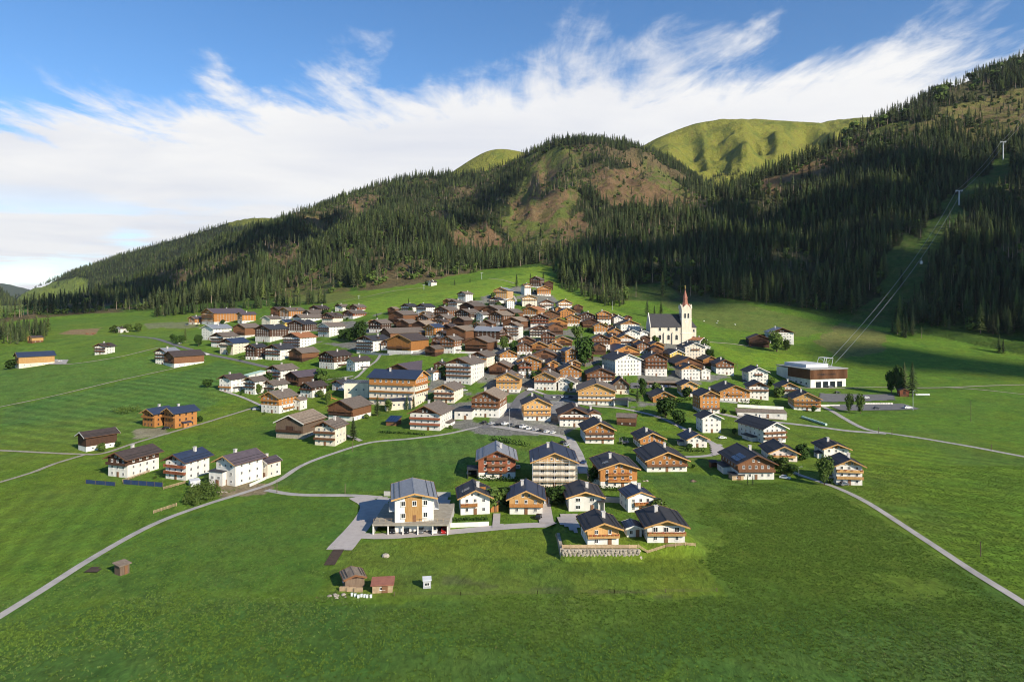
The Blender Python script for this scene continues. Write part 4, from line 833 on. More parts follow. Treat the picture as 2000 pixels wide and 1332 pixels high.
 (1070,1107,642,621,3,1.0,'b','o',0,'b',0,'orange-gabled barn right of the red flower balcony',dict(cat='barn')),
 (1104,1132,638,616,6,1.0,'w','o',1,'k',1,'bright orange chalet on white base in the upper right cluster',dict(bal='o')),
 (1128,1162,630,611,6,1.0,'w','d',1,'k',0,'white house with dark gable below the forest wedge',dict()),
 (1164,1193,633,608,6,1.0,'w','o',2,'b',2,'narrow house with orange gable and balconies below the forest wedge',dict(bal='b')),
 (1135,1171,641,623,6,1.0,'d','d',0,'e',0,'grey-brown barn below the dark-gabled white house',dict(cat='barn')),
 (1157,1186,654,631,6,1.0,'w','o',1,'b',0,'orange-topped house above the big leafy tree',dict()),
 (1193,1218,635,618,16,1.0,'w','w',9,'k',0,'plain white house at the back of the right cluster',dict()),
 (1203,1248,649,626,14,1.0,'w','o',8,'k',0,'broad white house with orange gable left of the church meadow',dict()),
 (1181,1217,658,641,10,1.1,'o','o',0,'k',0,'low orange chalet below the broad orange-gabled house',dict()),
 (1215,1250,669,644,12,1.0,'w','w',9,'k',0,'white house with charcoal roof nearest the church nave',dict()),
 (1243,1266,665,646,16,1.0,'w','w',9,'k',0,'small white house touching the church end',dict()),
 (1198,1239,676,653,12,1.0,'w','o',2,'k',1,'white house with painted gable two roofs below the church',dict(bal='b')),
 (1064,1099,654,631,14,1.0,'b','b',0,'b',0,'plank barn in the centre behind the balconied chalet',dict(cat='barn')),
 (1034,1073,659,636,3,1.0,'w','d',8,'b',3,'balconied white chalet in the very centre',dict(bal='d')),
 (1057,1084,671,648,0,1.0,'d','d',1,'b',1,'dark chalet with balcony below the plank barn',dict(bal='b')),
 (1080,1116,675,657,0,1.0,'b','o',0,'b',0,'brown barn left of the big leafy tree',dict(cat='barn')),
 (1035,1070,687,666,0,1.0,'b','o',0,'b',0,'orange-brown barn in the lower centre row',dict(cat='barn')),
 (1067,1097,687,668,0,1.0,'w','o',1,'b',1,'orange-brown house right of the lower centre barn',dict(bal='o')),
 (1007,1039,693,668,6,1.0,'w','b',1,'b',0,'brown-topped house on white base left of the lower centre barn',dict()),
 (1013,1044,676,657,0,1.0,'b','b',0,'b',0,'dark reddish barn above the brown-topped white house',dict(cat='barn')),
 (1153,1191,685,653,6,1.0,'w','b',2,'b',1,'tall house with brown gable just right of the leafy tree',dict(bal='b')),
 (1172,1212,677,656,18,1.0,'o','o',0,'k',0,'charcoal-roofed orange house behind the big white inn',dict()),
 (1178,1246,695,672,20,1.1,'b','o',0,'n',0,'wide navy-roofed orange barn right behind the big white inn',dict(cat='barn')),
 (1236,1270,691,667,15,1.0,'w','b',1,'k',0,'white house with brown gable below the church nave',dict()),
 (1262,1297,691,667,15,1.0,'w','o',0,'k',0,'orange plank barn directly below the church',dict(cat='barn')),
 # --- around the church and the square
 (1292,1338,702,682,24,1.1,'y','y',9,'k',0,'deep yellow house below the church tower',dict()),
 (1323,1376,702,668,20,1.0,'c','c',9,'k',1,'cream rectory with charcoal roof right below the church tower',dict(bal='b',bw=.4)),
 (1346,1379,678,660,55,1.2,'w','w',9,'r',0,'little white annex with red roof beside the church',dict()),
 (1368,1387,695,675,15,1.0,'w','w',9,'k',0,'small white outbuilding at the right rim below the church',dict()),
 (1300,1369,719,694,18,1.1,'b','b',0,'k',0,'wide brown barn with charcoal roof below the yellow house',dict(cat='barn')),
 (1316,1369,742,709,18,1.0,'w','o',8,'k',0,'white schoolhouse with orange gable above the green lawn',dict(dens=2.4)),
 (1366,1388,741,719,12,.9,'w','w',9,'e',0,'small cream block attached right of the schoolhouse',dict()),
 (1361,1402,716,694,20,1.1,'b','o',0,'k',0,'orange-brown barn behind the schoolhouse',dict(cat='barn')),
 (1388,1433,732,700,15,1.0,'w','b',2,'k',1,'white house with brown balcony at the right village rim',dict(bal='b')),
 (1446,1502,752,714,18,1.0,'w','w',9,'k',1,'white house with grey timber strip left of the lift station',dict(bal='b',bw=.4)),
 (1452,1503,780,742,12,1.0,'w','b',8,'k',1,'white house with brown gable below the grey-stripped one',dict(bal='b')),
 (1509,1562,777,743,15,1.0,'w','o',8,'k',1,'white house with orange gable in front of the lift station',dict(bal='b')),
 (1173,1253,735,687,22,1.2,'w','w',9,'k',0,'big plain white inn with rows of windows and charcoal roof',dict(cat='inn',name='inn',dens=2.6,st=4,win=(1.0,1.3))),
 (1249,1304,735,687,12,1.0,'w','b',2,'k',2,'white guesthouse with brown balconied gable right of the big inn',dict(bal='b',fl=1)),
 (969,1010,713,682,12,1.0,'w','o',2,'k',0,'orange-topped white house with charcoal roof left of centre',dict()),
 (1008,1040,738,704,6,1.0,'w','d',2,'k',1,'dark timber house with red balcony and white base',dict(bal='r',fl=1)),
 (1012,1056,723,692,0,1.0,'b','o',0,'b',0,'brown timber house behind the red-balconied one',dict()),
 (1042,1088,707,681,-3,1.0,'w','b',1,'b',0,'brown barn with white ground floor left of the leafy tree',dict(cat='barn')),
 (1094,1126,715,680,20,1.1,'w','o',1,'n',0,'tall orange-brown house hidden behind the leafy tree',dict()),
 (1086,1137,744,709,8,1.0,'w','o',1,'k',0,'orange timber house with charcoal roof below the leafy tree',dict()),
 (1141,1201,750,714,5,1.0,'w','b',1,'k',1,'broad brown chalet below the big white inn',dict(bal='b')),
 (1042,1096,763,722,-10,1.1,'w','h',2,'b',1,'white house with golden gable and red flower balcony',dict(bal='r',fl=1)),
 (1088,1131,764,735,-10,1.0,'w','w',9,'b',0,'white rear wing of the golden-gabled house',dict()),
 (1126,1201,791,739,2,1.1,'w','h',2,'b',2,'wide pale timber guesthouse with two full balconies on white base',dict(bal='h',dens=2.6)),
 (1191,1231,770,734,5,1.0,'c','t',1,'e',0,'steep-gabled grey timber house right of the pale guesthouse',dict(pitch=40)),
 (1016,1077,822,769,5,1.0,'w','h',1,'k',2,'pale timber house with charcoal roof right of the curving road',dict(bal='h')),
 (1086,1152,834,786,5,1.0,'w','d',8,'e',1,'white house with brown roof behind the parked cars',dict(bal='b')),
 (1140,1174,832,797,8,1.1,'w','b',8,'e',0,'white rear wing beside the brown-roofed house',dict()),
 (1130,1201,867,814,10,1.0,'w','o',2,'k',2,'white house with two brown balconies on the green lawn',dict(bal='b')),
 (1230,1302,877,833,15,1.0,'w','o',1,'k',1,'orange house on white base right of the round trampoline lawn',dict(st=2,bal='o')),
 (1204,1244,832,808,84,1.6,'b','b',0,'b',0,'low brown timber shed alone on the green slope',dict(cat='barn')),
 # --- right side
 (1349,1408,808,758,20,1.0,'w','o',1,'k',2,'white house with orange gable and long balconies above the hedge',dict(bal='b',lv=[1])),
 (1384,1465,785,745,18,1.0,'w','o',1,'k',1,'wide white house with orange gable behind the clipped hedge',dict(bal='o',bw=.5)),
 (1319,1365,775,741,15,1.0,'w','h',1,'k',0,'timber-topped house beside the low orange bungalow',dict()),
 (1262,1320,787,758,12,1.1,'o','o',0,'k',0,'low orange bungalow behind the wide leafy tree',dict()),
 (1355,1412,846,801,20,.9,'w','w',9,'k',0,'small plain white house with square windows on the slope',dict()),
 (1321,1387,875,837,20,1.0,'w','h',9,'n',0,'white bungalow with navy roof at the turning circle',dict()),
 (1436,1537,866,811,34,1.8,'w','w',9,'k',2,'long white house with two balconies beside the right road',dict(bal='b')),
 (1479,1563,902,856,15,1.1,'p','p',9,'k',1,'pale pink house with bright orange balcony',dict(bal='h',bw=.8,trim='honey_timber')),
 (1399,1518,938,865,20,1.4,'w','b',1,'k',1,'big brown farmhouse with solar panels on white base',dict(st=2,bal='b',solar=[(-.45,-.42,7,3.2)])),
 (1536,1604,802,760,12,1.0,'w','h',1,'k',2,'golden timber house with solar roof near the lift car park',dict(bal='o',solar=[(-.3,-.4,5,3)],pm='solar_glass')),
 (1582,1664,898,854,20,1.0,'w','o',2,'k',0,'upper of the two outlying houses at the right, orange and white',dict(st=2)),
 (1608,1692,948,883,18,.9,'w','h',8,'k',2,'lower of the two outlying houses at the right, with two balconies',dict(st=3,bal='h')),
 (1458,1501,678,653,8,1.1,'d','d',0,'e',0,'dark log barn on the meadow right of the church',dict(cat='barn')),
 (1494,1548,672,640,12,1.1,'w','d',8,'g',0,'white farmhouse half hidden by a tree above the log barn',dict()),
 (1751,1776,775,758,15,1.0,'r','r',0,'e',0,'small reddish hut under the conifers by the car park',dict(cat='barn')),
 (835,854,559,550,-50,1.3,'w','w',9,'e',0,'small white hut on the skyline of the sunny meadow',dict()),
 # --- front rows
 (929,1011,935,860,1,1.0,'w','r',1,'g',3,'red-brown apartment house with grey roof and central balconies',dict(st=3,bal='b',bw=.5,dens=3.4)),
 (1032,1129,952,861,3,1.0,'c','h',8,'n',0,'tall cream apartment house still in scaffolding',dict(st=4,dens=4.2,bigw=1)),
 (1149,1250,954,882,12,1.05,'w','o',1,'k',2,'white and orange house with skylight, right of the scaffolded block',dict(st=3,bal='o',bw=.6,solar=[(-.45,-.30,2.4,2.0)],pm='glass')),
 (1234,1347,923,861,15,1.0,'w','o',1,'k',1,'broad orange chalet on white base at the edge of the big meadow',dict(st=2,bal='b')),
 (889,963,1005,935,4,1.0,'w','o',9,'k',1,'white and orange house with flower balcony and solar panel',dict(st=2,bal='o',bw=.55,bx=-.22,fl=1,solar=[(-.35,-.25,2.4,2.2)],pm='glass')),
 (990,1065,1004,934,0,1.0,'w','h',1,'n',1,'honey timber house with navy roof and green-framed ground floor',dict(st=2,bal='o')),
 (1094,1181,999,938,8,1.0,'w','h',8,'k',0,'plain white house with timber gable tip and square windows',dict(st=2,win=(1.7,1.3),dens=4)),
 (1206,1279,1001,944,18,.95,'w','h',9,'n',1,'small white house with navy roof and short balcony',dict(st=2,bal='o',bw=.5)),
 (1124,1217,1067,993,12,1.0,'w','h',1,'k',1,'honey timber house above the boulder wall',dict(st=2,bal='h',dens=3.5)),
 (1238,1346,1062,989,12,1.0,'w','h',8,'k',1,'white house with long honey balcony at the front right corner',dict(st=2,bal='h',dens=3.5,bigw=1)),
 (1213,1257,1049,1013,12,1.1,'w','w',9,'n',0,'low white garage with blue-grey roof between the two front houses',dict(chim=[])),
]
FRONT_MODERN = (762,853,1019,932,2,1.35,'w','w',9,'g',0,'modern white and timber apartment block with pale grey metal roof',dict(pitch=14,dens=3.1,win=(1.3,1.5),trim='honey_timber',st=2,chim=[],z=2.7))
built = {}
for h_ in H:
    built[h_[11]] = house(*h_[:12], **h_[12])
mod = house(*FRONT_MODERN[:12], **FRONT_MODERN[12])
_, mx, my, mW, mL, myaw, mh, mhE, _n = HOUSES[-1]
b = MB(); b.box(-mW*.24, mW*.20, -mL/2-.10, -mL/2-.003, 0.1, mhE+.2); b.build('timber_panel', 'honey_timber', mod)
for c_ in list(mod.children):
    if c_.name.startswith('window') and abs(c_.location.x) < mW*.3 and c_.location.y < -mL/2+.1: c_.location.y -= .10
b = MB(); b.box(-mW/2-1.5, -mW/2-.01, -mL/2+1.0, mL/2-1, 2.6, 2.75); b.box(-mW/2-1.5, -mW/2-1.44, -mL/2+1, mL/2-1, 2.75, 3.6); b.build('balcony', 'white_steel', mod)
b = MB(); b.box(mW/2+.01, mW/2+1.5, -mL/2+1.0, mL/2-1, 2.6, 2.75); b.box(mW/2+1.44, mW/2+1.5, -mL/2+1, mL/2-1, 2.75, 3.6); b.build('balcony', 'white_steel', mod)
for nm_, X_, Y_, W_, L_, ya_, hh_, he_, ns_ in HOUSES:
    if Y_ < 262 or W_ > 22 or W_ < 4.5 or he_ < 2.35 or hh_ > 19: print('CHECK %-60s W%.1f L%.1f h%.1f hE%.1f n%d d%.0f' % (nm_[:60], W_, L_, hh_, he_, ns_, Y_))
# footprints that run into one another
def _corners(hh, f=.93):
    _, X_, Y_, W_, L_, ya_, *_r = hh; c, s = math.cos(ya_), math.sin(ya_)
    return [(X_+c*a*W_/2*f-s*b_*L_/2*f, Y_+s*a*W_/2*f+c*b_*L_/2*f) for a, b_ in ((-1,-1),(1,-1),(1,1),(-1,1))]
def _sat(A, B):
    best = 1e9
    for P in (A, B):
        for i in range(4):
            x0, y0 = P[i]; x1, y1 = P[(i+1) % 4]; nx, ny = y1-y0, x0-x1; l = math.hypot(nx, ny); nx /= l; ny /= l
            a = [x*nx+y*ny for x, y in A]; b_ = [x*nx+y*ny for x, y in B]; g = min(max(a), max(b_))-max(min(a), min(b_))
            if g <= 0: return 0
            best = min(best, g)
    return best
for i in range(len(HOUSES)):
    for j in range(i):
        if math.hypot(HOUSES[i][1]-HOUSES[j][1], HOUSES[i][2]-HOUSES[j][2]) < 45:
            g = _sat(_corners(HOUSES[i]), _corners(HOUSES[j]))
            if g > 2.5: print('OVERLAP %.1f | %s | %s' % (g, HOUSES[i][0][:50], HOUSES[j][0][:50]))
# sheds and barns that fill the tight rows of the old village
def fits(x, y, W, L, ya, gap=.8):
    me_ = ('', x, y, W+gap, L+gap, ya, 0)
    return not any(math.hypot(x-q[1], y-q[2]) < 40 and _sat(_corners(me_, 1.0), _corners(q, 1.0)) > 0 for q in HOUSES)
_rf = random.Random(77); nf = 0; tr = 0
while nf < 46 and tr < 900:
    tr += 1; px, py = _rf.uniform(720, 1290), _rf.uniform(585, 735)
    if not inpoly(np.array([px]), np.array([py]), CORE)[0]: continue
    P = hit(px, py); r_ = (-34 if px < 960 else -12 if px < 1030 else 6 if px < 1150 else 14)+_rf.uniform(-6, 6); ya = R(r_)-math.atan((px-PX0)/F); W = _rf.uniform(5.5, 9.0); L = W*_rf.uniform(.9, 1.25)
    if not fits(P.x, P.y, W, L, ya): 
        W *= .72; L *= .72
        if not fits(P.x, P.y, W, L, ya): continue
    near_ = min(HOUSES, key=lambda q: math.hypot(q[1]-P.x, q[2]-P.y)); nm = ' '.join(near_[0].split(',')[0].split()[:8]); kind = _rf.choice(('barn', 'barn', 'house')); up_ = _rf.choice('bbdbo'); ht = _rf.uniform(.62, .8)*W+1.2
    lab = ('small %s timber %s squeezed in beside the %s' % ({'b': 'brown', 'd': 'dark', 'o': 'orange'}[up_], 'barn' if kind == 'barn' else 'cottage', nm))
    if any(q[0] == lab for q in HOUSES): continue
    house(px-10, px+10, py, py-15, r_, L/W, 'w' if kind == 'house' else up_, up_, 1 if kind == 'house' else 0, _rf.choice('bbbse'), 0, lab, cat=kind, world=(Vector((P.x, P.y, P.z)), ya, W, L, ht), o=.7, og=1.0); nf += 1
print('fillers', nf, tr)
print('houses', len(HOUSES), 'windows', NW[0])

# ------------------------------------------------------------------ roads, paths, yards
_lift = [0.07]
def cat_rom(P, step=3.0):
    P = [np.array(p, float) for p in P]; P = [2*P[0]-P[1]]+P+[2*P[-1]-P[-2]]; out = []
    for i in range(1, len(P)-2):
        n = max(2, int(np.linalg.norm(P[i+1]-P[i])/step))
        for k in range(n):
            t = k/n; a, b, c, d = P[i-1:i+3]
            out.append(.5*((2*b)+(c-a)*t+(2*a-5*b+4*c-d)*t*t+(3*b-a-3*c+d)*t**3))
    out.append(P[-2]); return np.array(out)
def road(name, pts, width, m, label, ragged=None):
    ragged = (.09 if name == 'road' else .3) if ragged is None else ragged
    width *= .64 if width < 4.6 and name == 'road' else .82      # lanes are narrow here
    W_ = [hit(x, y) for x, y in pts]; C = cat_rom([(p.x, p.y) for p in W_], 2.5)
    T = np.gradient(C, axis=0); T /= np.linalg.norm(T, axis=1)[:, None]+1e-9; Nn = np.stack([-T[:, 1], T[:, 0]], 1)
    _lift[0] += .006; V = []; Fc = []; K = 5; n = len(C); s = np.arange(n)*2.5
    wd = width*(1+ragged*fbm(s/9., s*0+width, 3, 5))
    for j in range(K):
        o = (j/(K-1)-.5); xy = C+Nn*(o*wd)[:, None]; z = land(xy[:, 0], xy[:, 1])+_lift[0]; V.append(np.stack([xy[:, 0], xy[:, 1], z], 1))
    V = np.stack(V, 1).reshape(-1, 3)
    for i in range(n-1):
        for j in range(K-1): a = i*K+j; Fc.append((a, a+1, a+K+1, a+K))
    me = bpy.data.meshes.new(name); me.from_pydata(V.tolist(), [], Fc); me.materials.append(MATS[m]); me.update()
    if me.polygons[0].normal.z < 0: me.flip_normals()
    return tag(link(name, me), label, kind='structure')
def yard(name, pts, m, label):
    P = [hit(x, y) for x, y in pts]; _lift[0] += .006
    # fine triangles so that the sheet follows the ground
    xs = [p.x for p in P]; ys = [p.y for p in P]; st = max(1.0, (max(xs)-min(xs))/40)
    gx = np.arange(min(xs)-st, max(xs)+st, st); gy = np.arange(min(ys)-st, max(ys)+st, st); X, Y = np.meshgrid(gx, gy)
    ins = inpoly(X+1e-4, Y+1e-4, [(p.x, p.y) for p in P]); Z = land(X, Y)+_lift[0]; V = np.stack([X, Y, Z], -1).reshape(-1, 3); n = X.shape[1]; Fc = []
    for i in range(X.shape[0]-1):
        for j in range(n-1):
            if ins[i:i+2, j:j+2].sum() >= 3: a = i*n+j; Fc.append((a, a+1, a+n+1, a+n))
    me = bpy.data.meshes.new(name); me.from_pydata(V.tolist(), [], Fc); me.materials.append(MATS[m]); me.update(); return tag(link(name, me), label, kind='structure')
road('road', [(-60,1240),(0,1203),(70,1160),(180,1090),(300,1024),(400,986),(480,961),(540,940),(590,909),(650,886),(720,865),(800,857),(870,848),(925,836),(962,829)], 3.1, 'road_grey', 'pale farm road sweeping from lower left to the village')
road('road', [(520,957),(580,966),(690,968),(745,972)], 4.2, 'road_grey', 'short road from the fork to the front houses')
road('road', [(700,970),(722,985),(718,1005),(700,1030),(676,1058),(662,1074)], 7.5, 'paving', 'wide paved turn beside the carport')
road('road', [(690,1046),(760,1047),(880,1039),(1000,1028),(1085,1021)], 5.0, 'paving', 'paved lane along the front of the carport')
road('path', [(662,1073),(650,1092),(643,1104)], 3.4, 'soil', 'short strip of bare dark soil at the lane end', .2)
road('road', [(2080,1232),(2000,1178),(1900,1116),(1800,1050),(1700,985),(1640,955),(1590,937),(1555,925),(1535,912)], 3.0, 'road_grey', 'pale farm road running down to the lower right')
road('road', [(2080,905),(2000,892),(1900,873),(1800,856),(1740,847),(1690,838),(1650,818),(1625,803),(1600,790)], 4.2, 'road_grey', 'road from the right edge towards the lift station')
road('road', [(1730,847),(1660,842),(1590,833),(1520,825),(1450,817),(1400,806)], 5.0, 'road_grey', 'road entering the village from the right')
road('road', [(940,836),(975,826),(995,812),(1005,795),(1015,778),(1030,766),(1050,758),(1090,752)], 6.0, 'asphalt', 'curving asphalt road climbing into the village')
road('road', [(960,832),(1000,838),(1045,845),(1085,850),(1110,857),(1124,878),(1133,900),(1142,925)], 5.0, 'road_grey', 'lane past the parked cars to the front houses')
road('road', [(1040,762),(1090,778),(1150,792),(1200,796),(1250,805),(1295,818),(1345,842),(1395,868),(1408,880),(1385,890),(1330,893)], 4.2, 'road_grey', 'lane winding down to the turning circle')
road('road', [(-60,876),(0,880),(80,884),(150,887),(200,886),(262,866),(330,846),(400,826),(500,795)], 3.0, 'gravel_path', 'gravel track along the left barns')
road('path', [(170,887),(110,905),(60,924),(-20,948)], 2.0, 'gravel_path', 'narrow track leaving the barn junction to the left edge')
road('path', [(-20,799),(120,770),(260,737),(400,703)], 1.6, 'gravel_path', 'straight footpath crossing the left meadow')
road('road', [(235,655),(300,661),(345,675),(400,690),(460,703),(520,717),(570,722)], 5.0, 'asphalt', 'asphalt road entering the village from the upper left')
road('path', [(312,679),(240,696),(150,710),(100,712)], 1.6, 'gravel_path', 'footpath to the solar-roofed barn')
road('path', [(640,594),(700,583),(760,570),(830,562)], 1.8, 'gravel_path', 'light track along the rim of the sunny meadow')
road('path', [(955,544),(985,548),(1005,554)], 2.2, 'gravel_path', 'short light track high on the meadow')
road('road', [(745,690),(735,705),(715,720),(695,738),(668,745)], 3.4, 'road_grey', 'inner lane curving beside the meadow')
road('road', [(690,735),(640,742),(612,752)], 3.4, 'road_grey', 'inner lane to the dark barn')
road('road', [(430,762),(470,775),(505,790),(535,805)], 3.2, 'road_grey', 'lane in front of the lower left row')
road('path', [(1560,757),(1700,757),(1850,757),(2060,752)], 2.2, 'gravel_path', 'track below the lift meadow')
road('path', [(1850,757),(1930,763),(2040,775)], 1.8, 'gravel_path', 'branch track dropping to the right edge')
road('path', [(1378,668),(1430,672),(1470,678)], 2.5, 'gravel_path', 'track from the church to the log barn')
road('road', [(1000,602),(1008,590),(1003,578)], 3.5, 'road_grey', 'steep drive at the top of the village')
road('path', [(668,850),(690,855),(705,862)], 2.4, 'road_grey', 'short spur at the forked road')
yard('parking_lot', [(1600,768),(1745,770),(1750,782),(1600,786)], 'asphalt', 'upper strip of the lift car park')
yard('parking_lot', [(1612,790),(1765,788),(1800,800),(1640,803)], 'asphalt', 'lower strip of the lift car park')
yard('parking_lot', [(1230,748),(1330,748),(1335,758),(1230,760)], 'asphalt', 'car park strip below the big white inn')
yard('parking_lot', [(1060,770),(1130,772),(1130,782),(1060,782)], 'asphalt', 'car park above the pale timber house')
yard('driveway', [(957,1002),(982,1002),(984,1033),(955,1034)], 'paving', 'paved drive of the flower balcony house')
yard('driveway', [(1055,985),(1080,985),(1082,1024),(1046,1024),(1056,1005)], 'paving', 'paved drive of the navy-roofed honey house')
yard('driveway', [(1090,1003),(1130,1003),(1135,1050),(1085,1030)], 'paving', 'yard left of the house above the boulder wall')
yard('driveway', [(735,968),(765,975),(760,1005),(735,1015),(715,1025),(718,1000)], 'paving', 'paved apron beside the modern block')
yard('driveway', [(853,965),(880,965),(880,1000),(853,1000)], 'paving', 'paved court right of the modern block')
yard('driveway', [(1385,868),(1410,868),(1420,884),(1390,892)], 'paving', 'pink paved turning circle')
yard('driveway', [(1440,800),(1540,812),(1530,822),(1440,815)], 'gravel_path', 'gravel yard beside the right road')
yard('driveway', [(95,700),(135,703),(130,712),(88,713)], 'road_grey', 'yard of the solar-roofed barn')
yard('soil_heap', [(166,1112),(180,1107),(198,1108),(197,1117),(180,1123),(168,1120)], 'soil', 'patch of dark soil beside the plank shed')

# ------------------------------------------------------------------ church
def church():
    P = hit(1310, 672); d = P.y; k = d/F; e = empty('church', (P.x, d+7.5, P.z), R(3)); tag(e, 'cream church with tall tower and red needle spire', 'church')
    def lx(px): return (px-1310)*k
    x0, x1 = lx(1269), lx(1332); D = 6.8; hE = 35*k; zr = CZ-(614-PYH)*(d+7.5)/F-P.z
    b = MB(); b.prism([(-D, -3), (D, -3), (D, hE), (0, zr-.4), (-D, hE)], x0, x1); w = b.build('nave_wall', 'cream_plaster', e, rz=-math.pi/2)
    b = MB()
    for sg in (-1, 1):
        sl = (zr-hE)/D; p = [(0, zr), (sg*(D+.7), hE-.7*sl), (sg*(D+.7), hE-.7*sl+.35), (0, zr+.4)]
        b.prism(p if sg > 0 else p[::-1], x0+.6, x1-.1)
    b.build('nave_roof', 'charcoal_roof', e, rz=-math.pi/2)
    g = MB(); g.prism([(-D-.5, hE-1.2), (-D+.5, hE-1.2), (0, zr-.2), (0, zr+1.3)], x0-.1, x0+.55); g.prism([(D-.5, hE-1.2), (D+.5, hE-1.2), (0, zr+1.3), (0, zr-.2)], x0-.1, x0+.55); g.build('gable_parapet', 'white_plaster', e, rz=-math.pi/2)
    def arch(w_, h_, name, x, y, z, par, ang=0):
        b = MB(); pts = [(-w_/2, 0), (w_/2, 0)]+[(w_/2*math.cos(a), h_-w_/2+w_/2*math.sin(a)) for a in np.linspace(0, math.pi, 9)]
        b.prism(pts, -.08, .1); o = b.build(name, 'glass', par, (x, y, z), ang)
        f = MB()
        for i in range(len(pts)): a_, b_ = pts[i], pts[(i+1) % len(pts)]; f.bar((a_[0], -.1, a_[1]), (b_[0], -.1, b_[1]), .13)
        f.build('window_frame', 'white_trim', o)
    for px in (1288, 1305, 1321):
        arch(2.0, 3.0, 'arched_window', lx(px), -D-.02, 25.5*k, e); arch(2.3, 4.2, 'tall_window', lx(px), -D-.02, 8*k, e)
    for px in (1296.5, 1313): b = MB(); b.box(lx(px)-.5, lx(px)+.5, -D-1.1, -D-.003, -3, 20*k); b.prism([(lx(px)-.6, 20*k), (lx(px)+.6, 20*k), (lx(px), 20*k+1.2)], -D-1.2, -D-.003); b.build('buttress', 'cream_plaster', e)
    b = MB(); b.box(x0-.05, x1+.0, -D-.25, -D-.004, hE-.9, hE-.3); b.build('cornice', 'white_plaster', e)
    # choir to the right of the tower
    b = MB(); b.box(lx(1349), lx(1361), -D+1, D-1, -3, 32*k); b.build('choir_wall', 'cream_plaster', e)
    b = MB(); n = len(b.v); xa, xb = lx(1349)-.0, lx(1361)+.6
    b.face([(xa, -D+.4, 32*k), (xb, -D+.4, 32*k), (xa, 0, zr-1.5)]); b.face([(xb, -D+.4, 32*k), (xb, D-.4, 32*k), (xa, 0, zr-1.5)]); b.face([(xb, D-.4, 32*k), (xa, D-.4, 32*k), (xa, 0, zr-1.5)]); b.face([(xa, -D+.4, 32*k), (xa, D-.4, 32*k), (xb, D-.4, 32*k), (xb, -D+.4, 32*k)]); b.build('choir_roof', 'charcoal_roof', e)
    arch(1.5, 2.6, 'arched_window', lx(1356), -D+.98, 23*k, e); arch(1.6, 4.0, 'tall_window', lx(1356), -D+.98, 6*k, e)
    # tower
    tx = lx(1340.5); tw = 4.0; ty = -D+3.2; th = CZ-(604-PYH)*(d+3)/F-P.z; tip = CZ-(563-PYH)*(d+3)/F-P.z
    t = MB(); t.box(tx-tw, tx+tw, ty-tw, ty+tw, -3, th); to = t.build('tower', 'cream_plaster', e)
    for z in (th*.30, th*.70): b = MB(); b.box(tx-tw-.2, tx+tw+.2, ty-tw-.2, ty+tw+.2, z, z+.5); b.build('string_course', 'white_plaster', to)
    for dx in (-1.35, 1.35):
        arch(1.7, 4.2, 'belfry_window', tx+dx, ty-tw-.03, th*.74, to); arch(1.7, 4.2, 'belfry_window', tx-tw-.03, ty+dx, th*.74, to, -math.pi/2)
    for a in range(4):
        g = MB(); g.prism([(-tw-.1, 0), (tw+.1, 0), (tw+.1, .5), (0, 4.2), (-tw-.1, .5)], -tw-.12, -tw+.5); g.build('gablet', 'cream_plaster', to, (tx, ty, th-.02), a*math.pi/2)
    b = MB(); N8 = 8
    rings = [(0.2, tw+.1), (2.8, tw*.82), (5.5, tw*.50), (8.5, tw*.42), (9.0, tw*.50), (tip-th-1.6, .22), (tip-th, .05)]
    for (za, ra), (zb, rb) in zip(rings[:-1], rings[1:]):
        for i in range(N8):
            a, c = 2*math.pi*(i+.5)/N8, 2*math.pi*(i+1.5)/N8
            b.face([(tx+ra*math.cos(a), ty+ra*math.sin(a), th+za), (tx+ra*math.cos(c), ty+ra*math.sin(c), th+za), (tx+rb*math.cos(c), ty+rb*math.sin(c), th+zb), (tx+rb*math.cos(a), ty+rb*math.sin(a), th+zb)])
    sp = b.build('spire', 'copper_red', to)
    b = MB(); b.cyl((tx, ty, tip-.4), .35, .7, 8); b.box(tx-.09, tx+.09, ty-.09, ty+.09, tip+.2, tip+2.4); b.box(tx-.65, tx+.65, ty-.085, ty+.085, tip+1.45, tip+1.65); b.build('cross', 'gold', to)
    for sx in (-1, 1):
        for sy in (-1, 1): b = MB(); b.box(tx+sx*(tw-.1)-.45, tx+sx*(tw-.1)+.45, ty+sy*(tw-.1)-.45, ty+sy*(tw-.1)+.45, th+.4, th+2.2); b.bar((tx+sx*(tw-.1), ty+sy*(tw-.1), th+2.15), (tx+sx*(tw-.1), ty+sy*(tw-.1), th+4.2), .62, 0, .05, 4); b.build('pinnacle', 'cream_plaster', to)
    b = MB(); b.cyl((0, 0, 0), 1.25, .1, 20); o = b.build('clock_face', 'white_plaster', to, (tx, ty-tw-.02, th*.64)); o.rotation_euler = (math.pi/2, 0, 0)
    b = MB(); b.box(-.07, .07, -.02, .95, .101, .14); b.box(-.02, .7, -.06, .06, .145, .18); b.build('clock_hands', 'black_paint', o)
church()

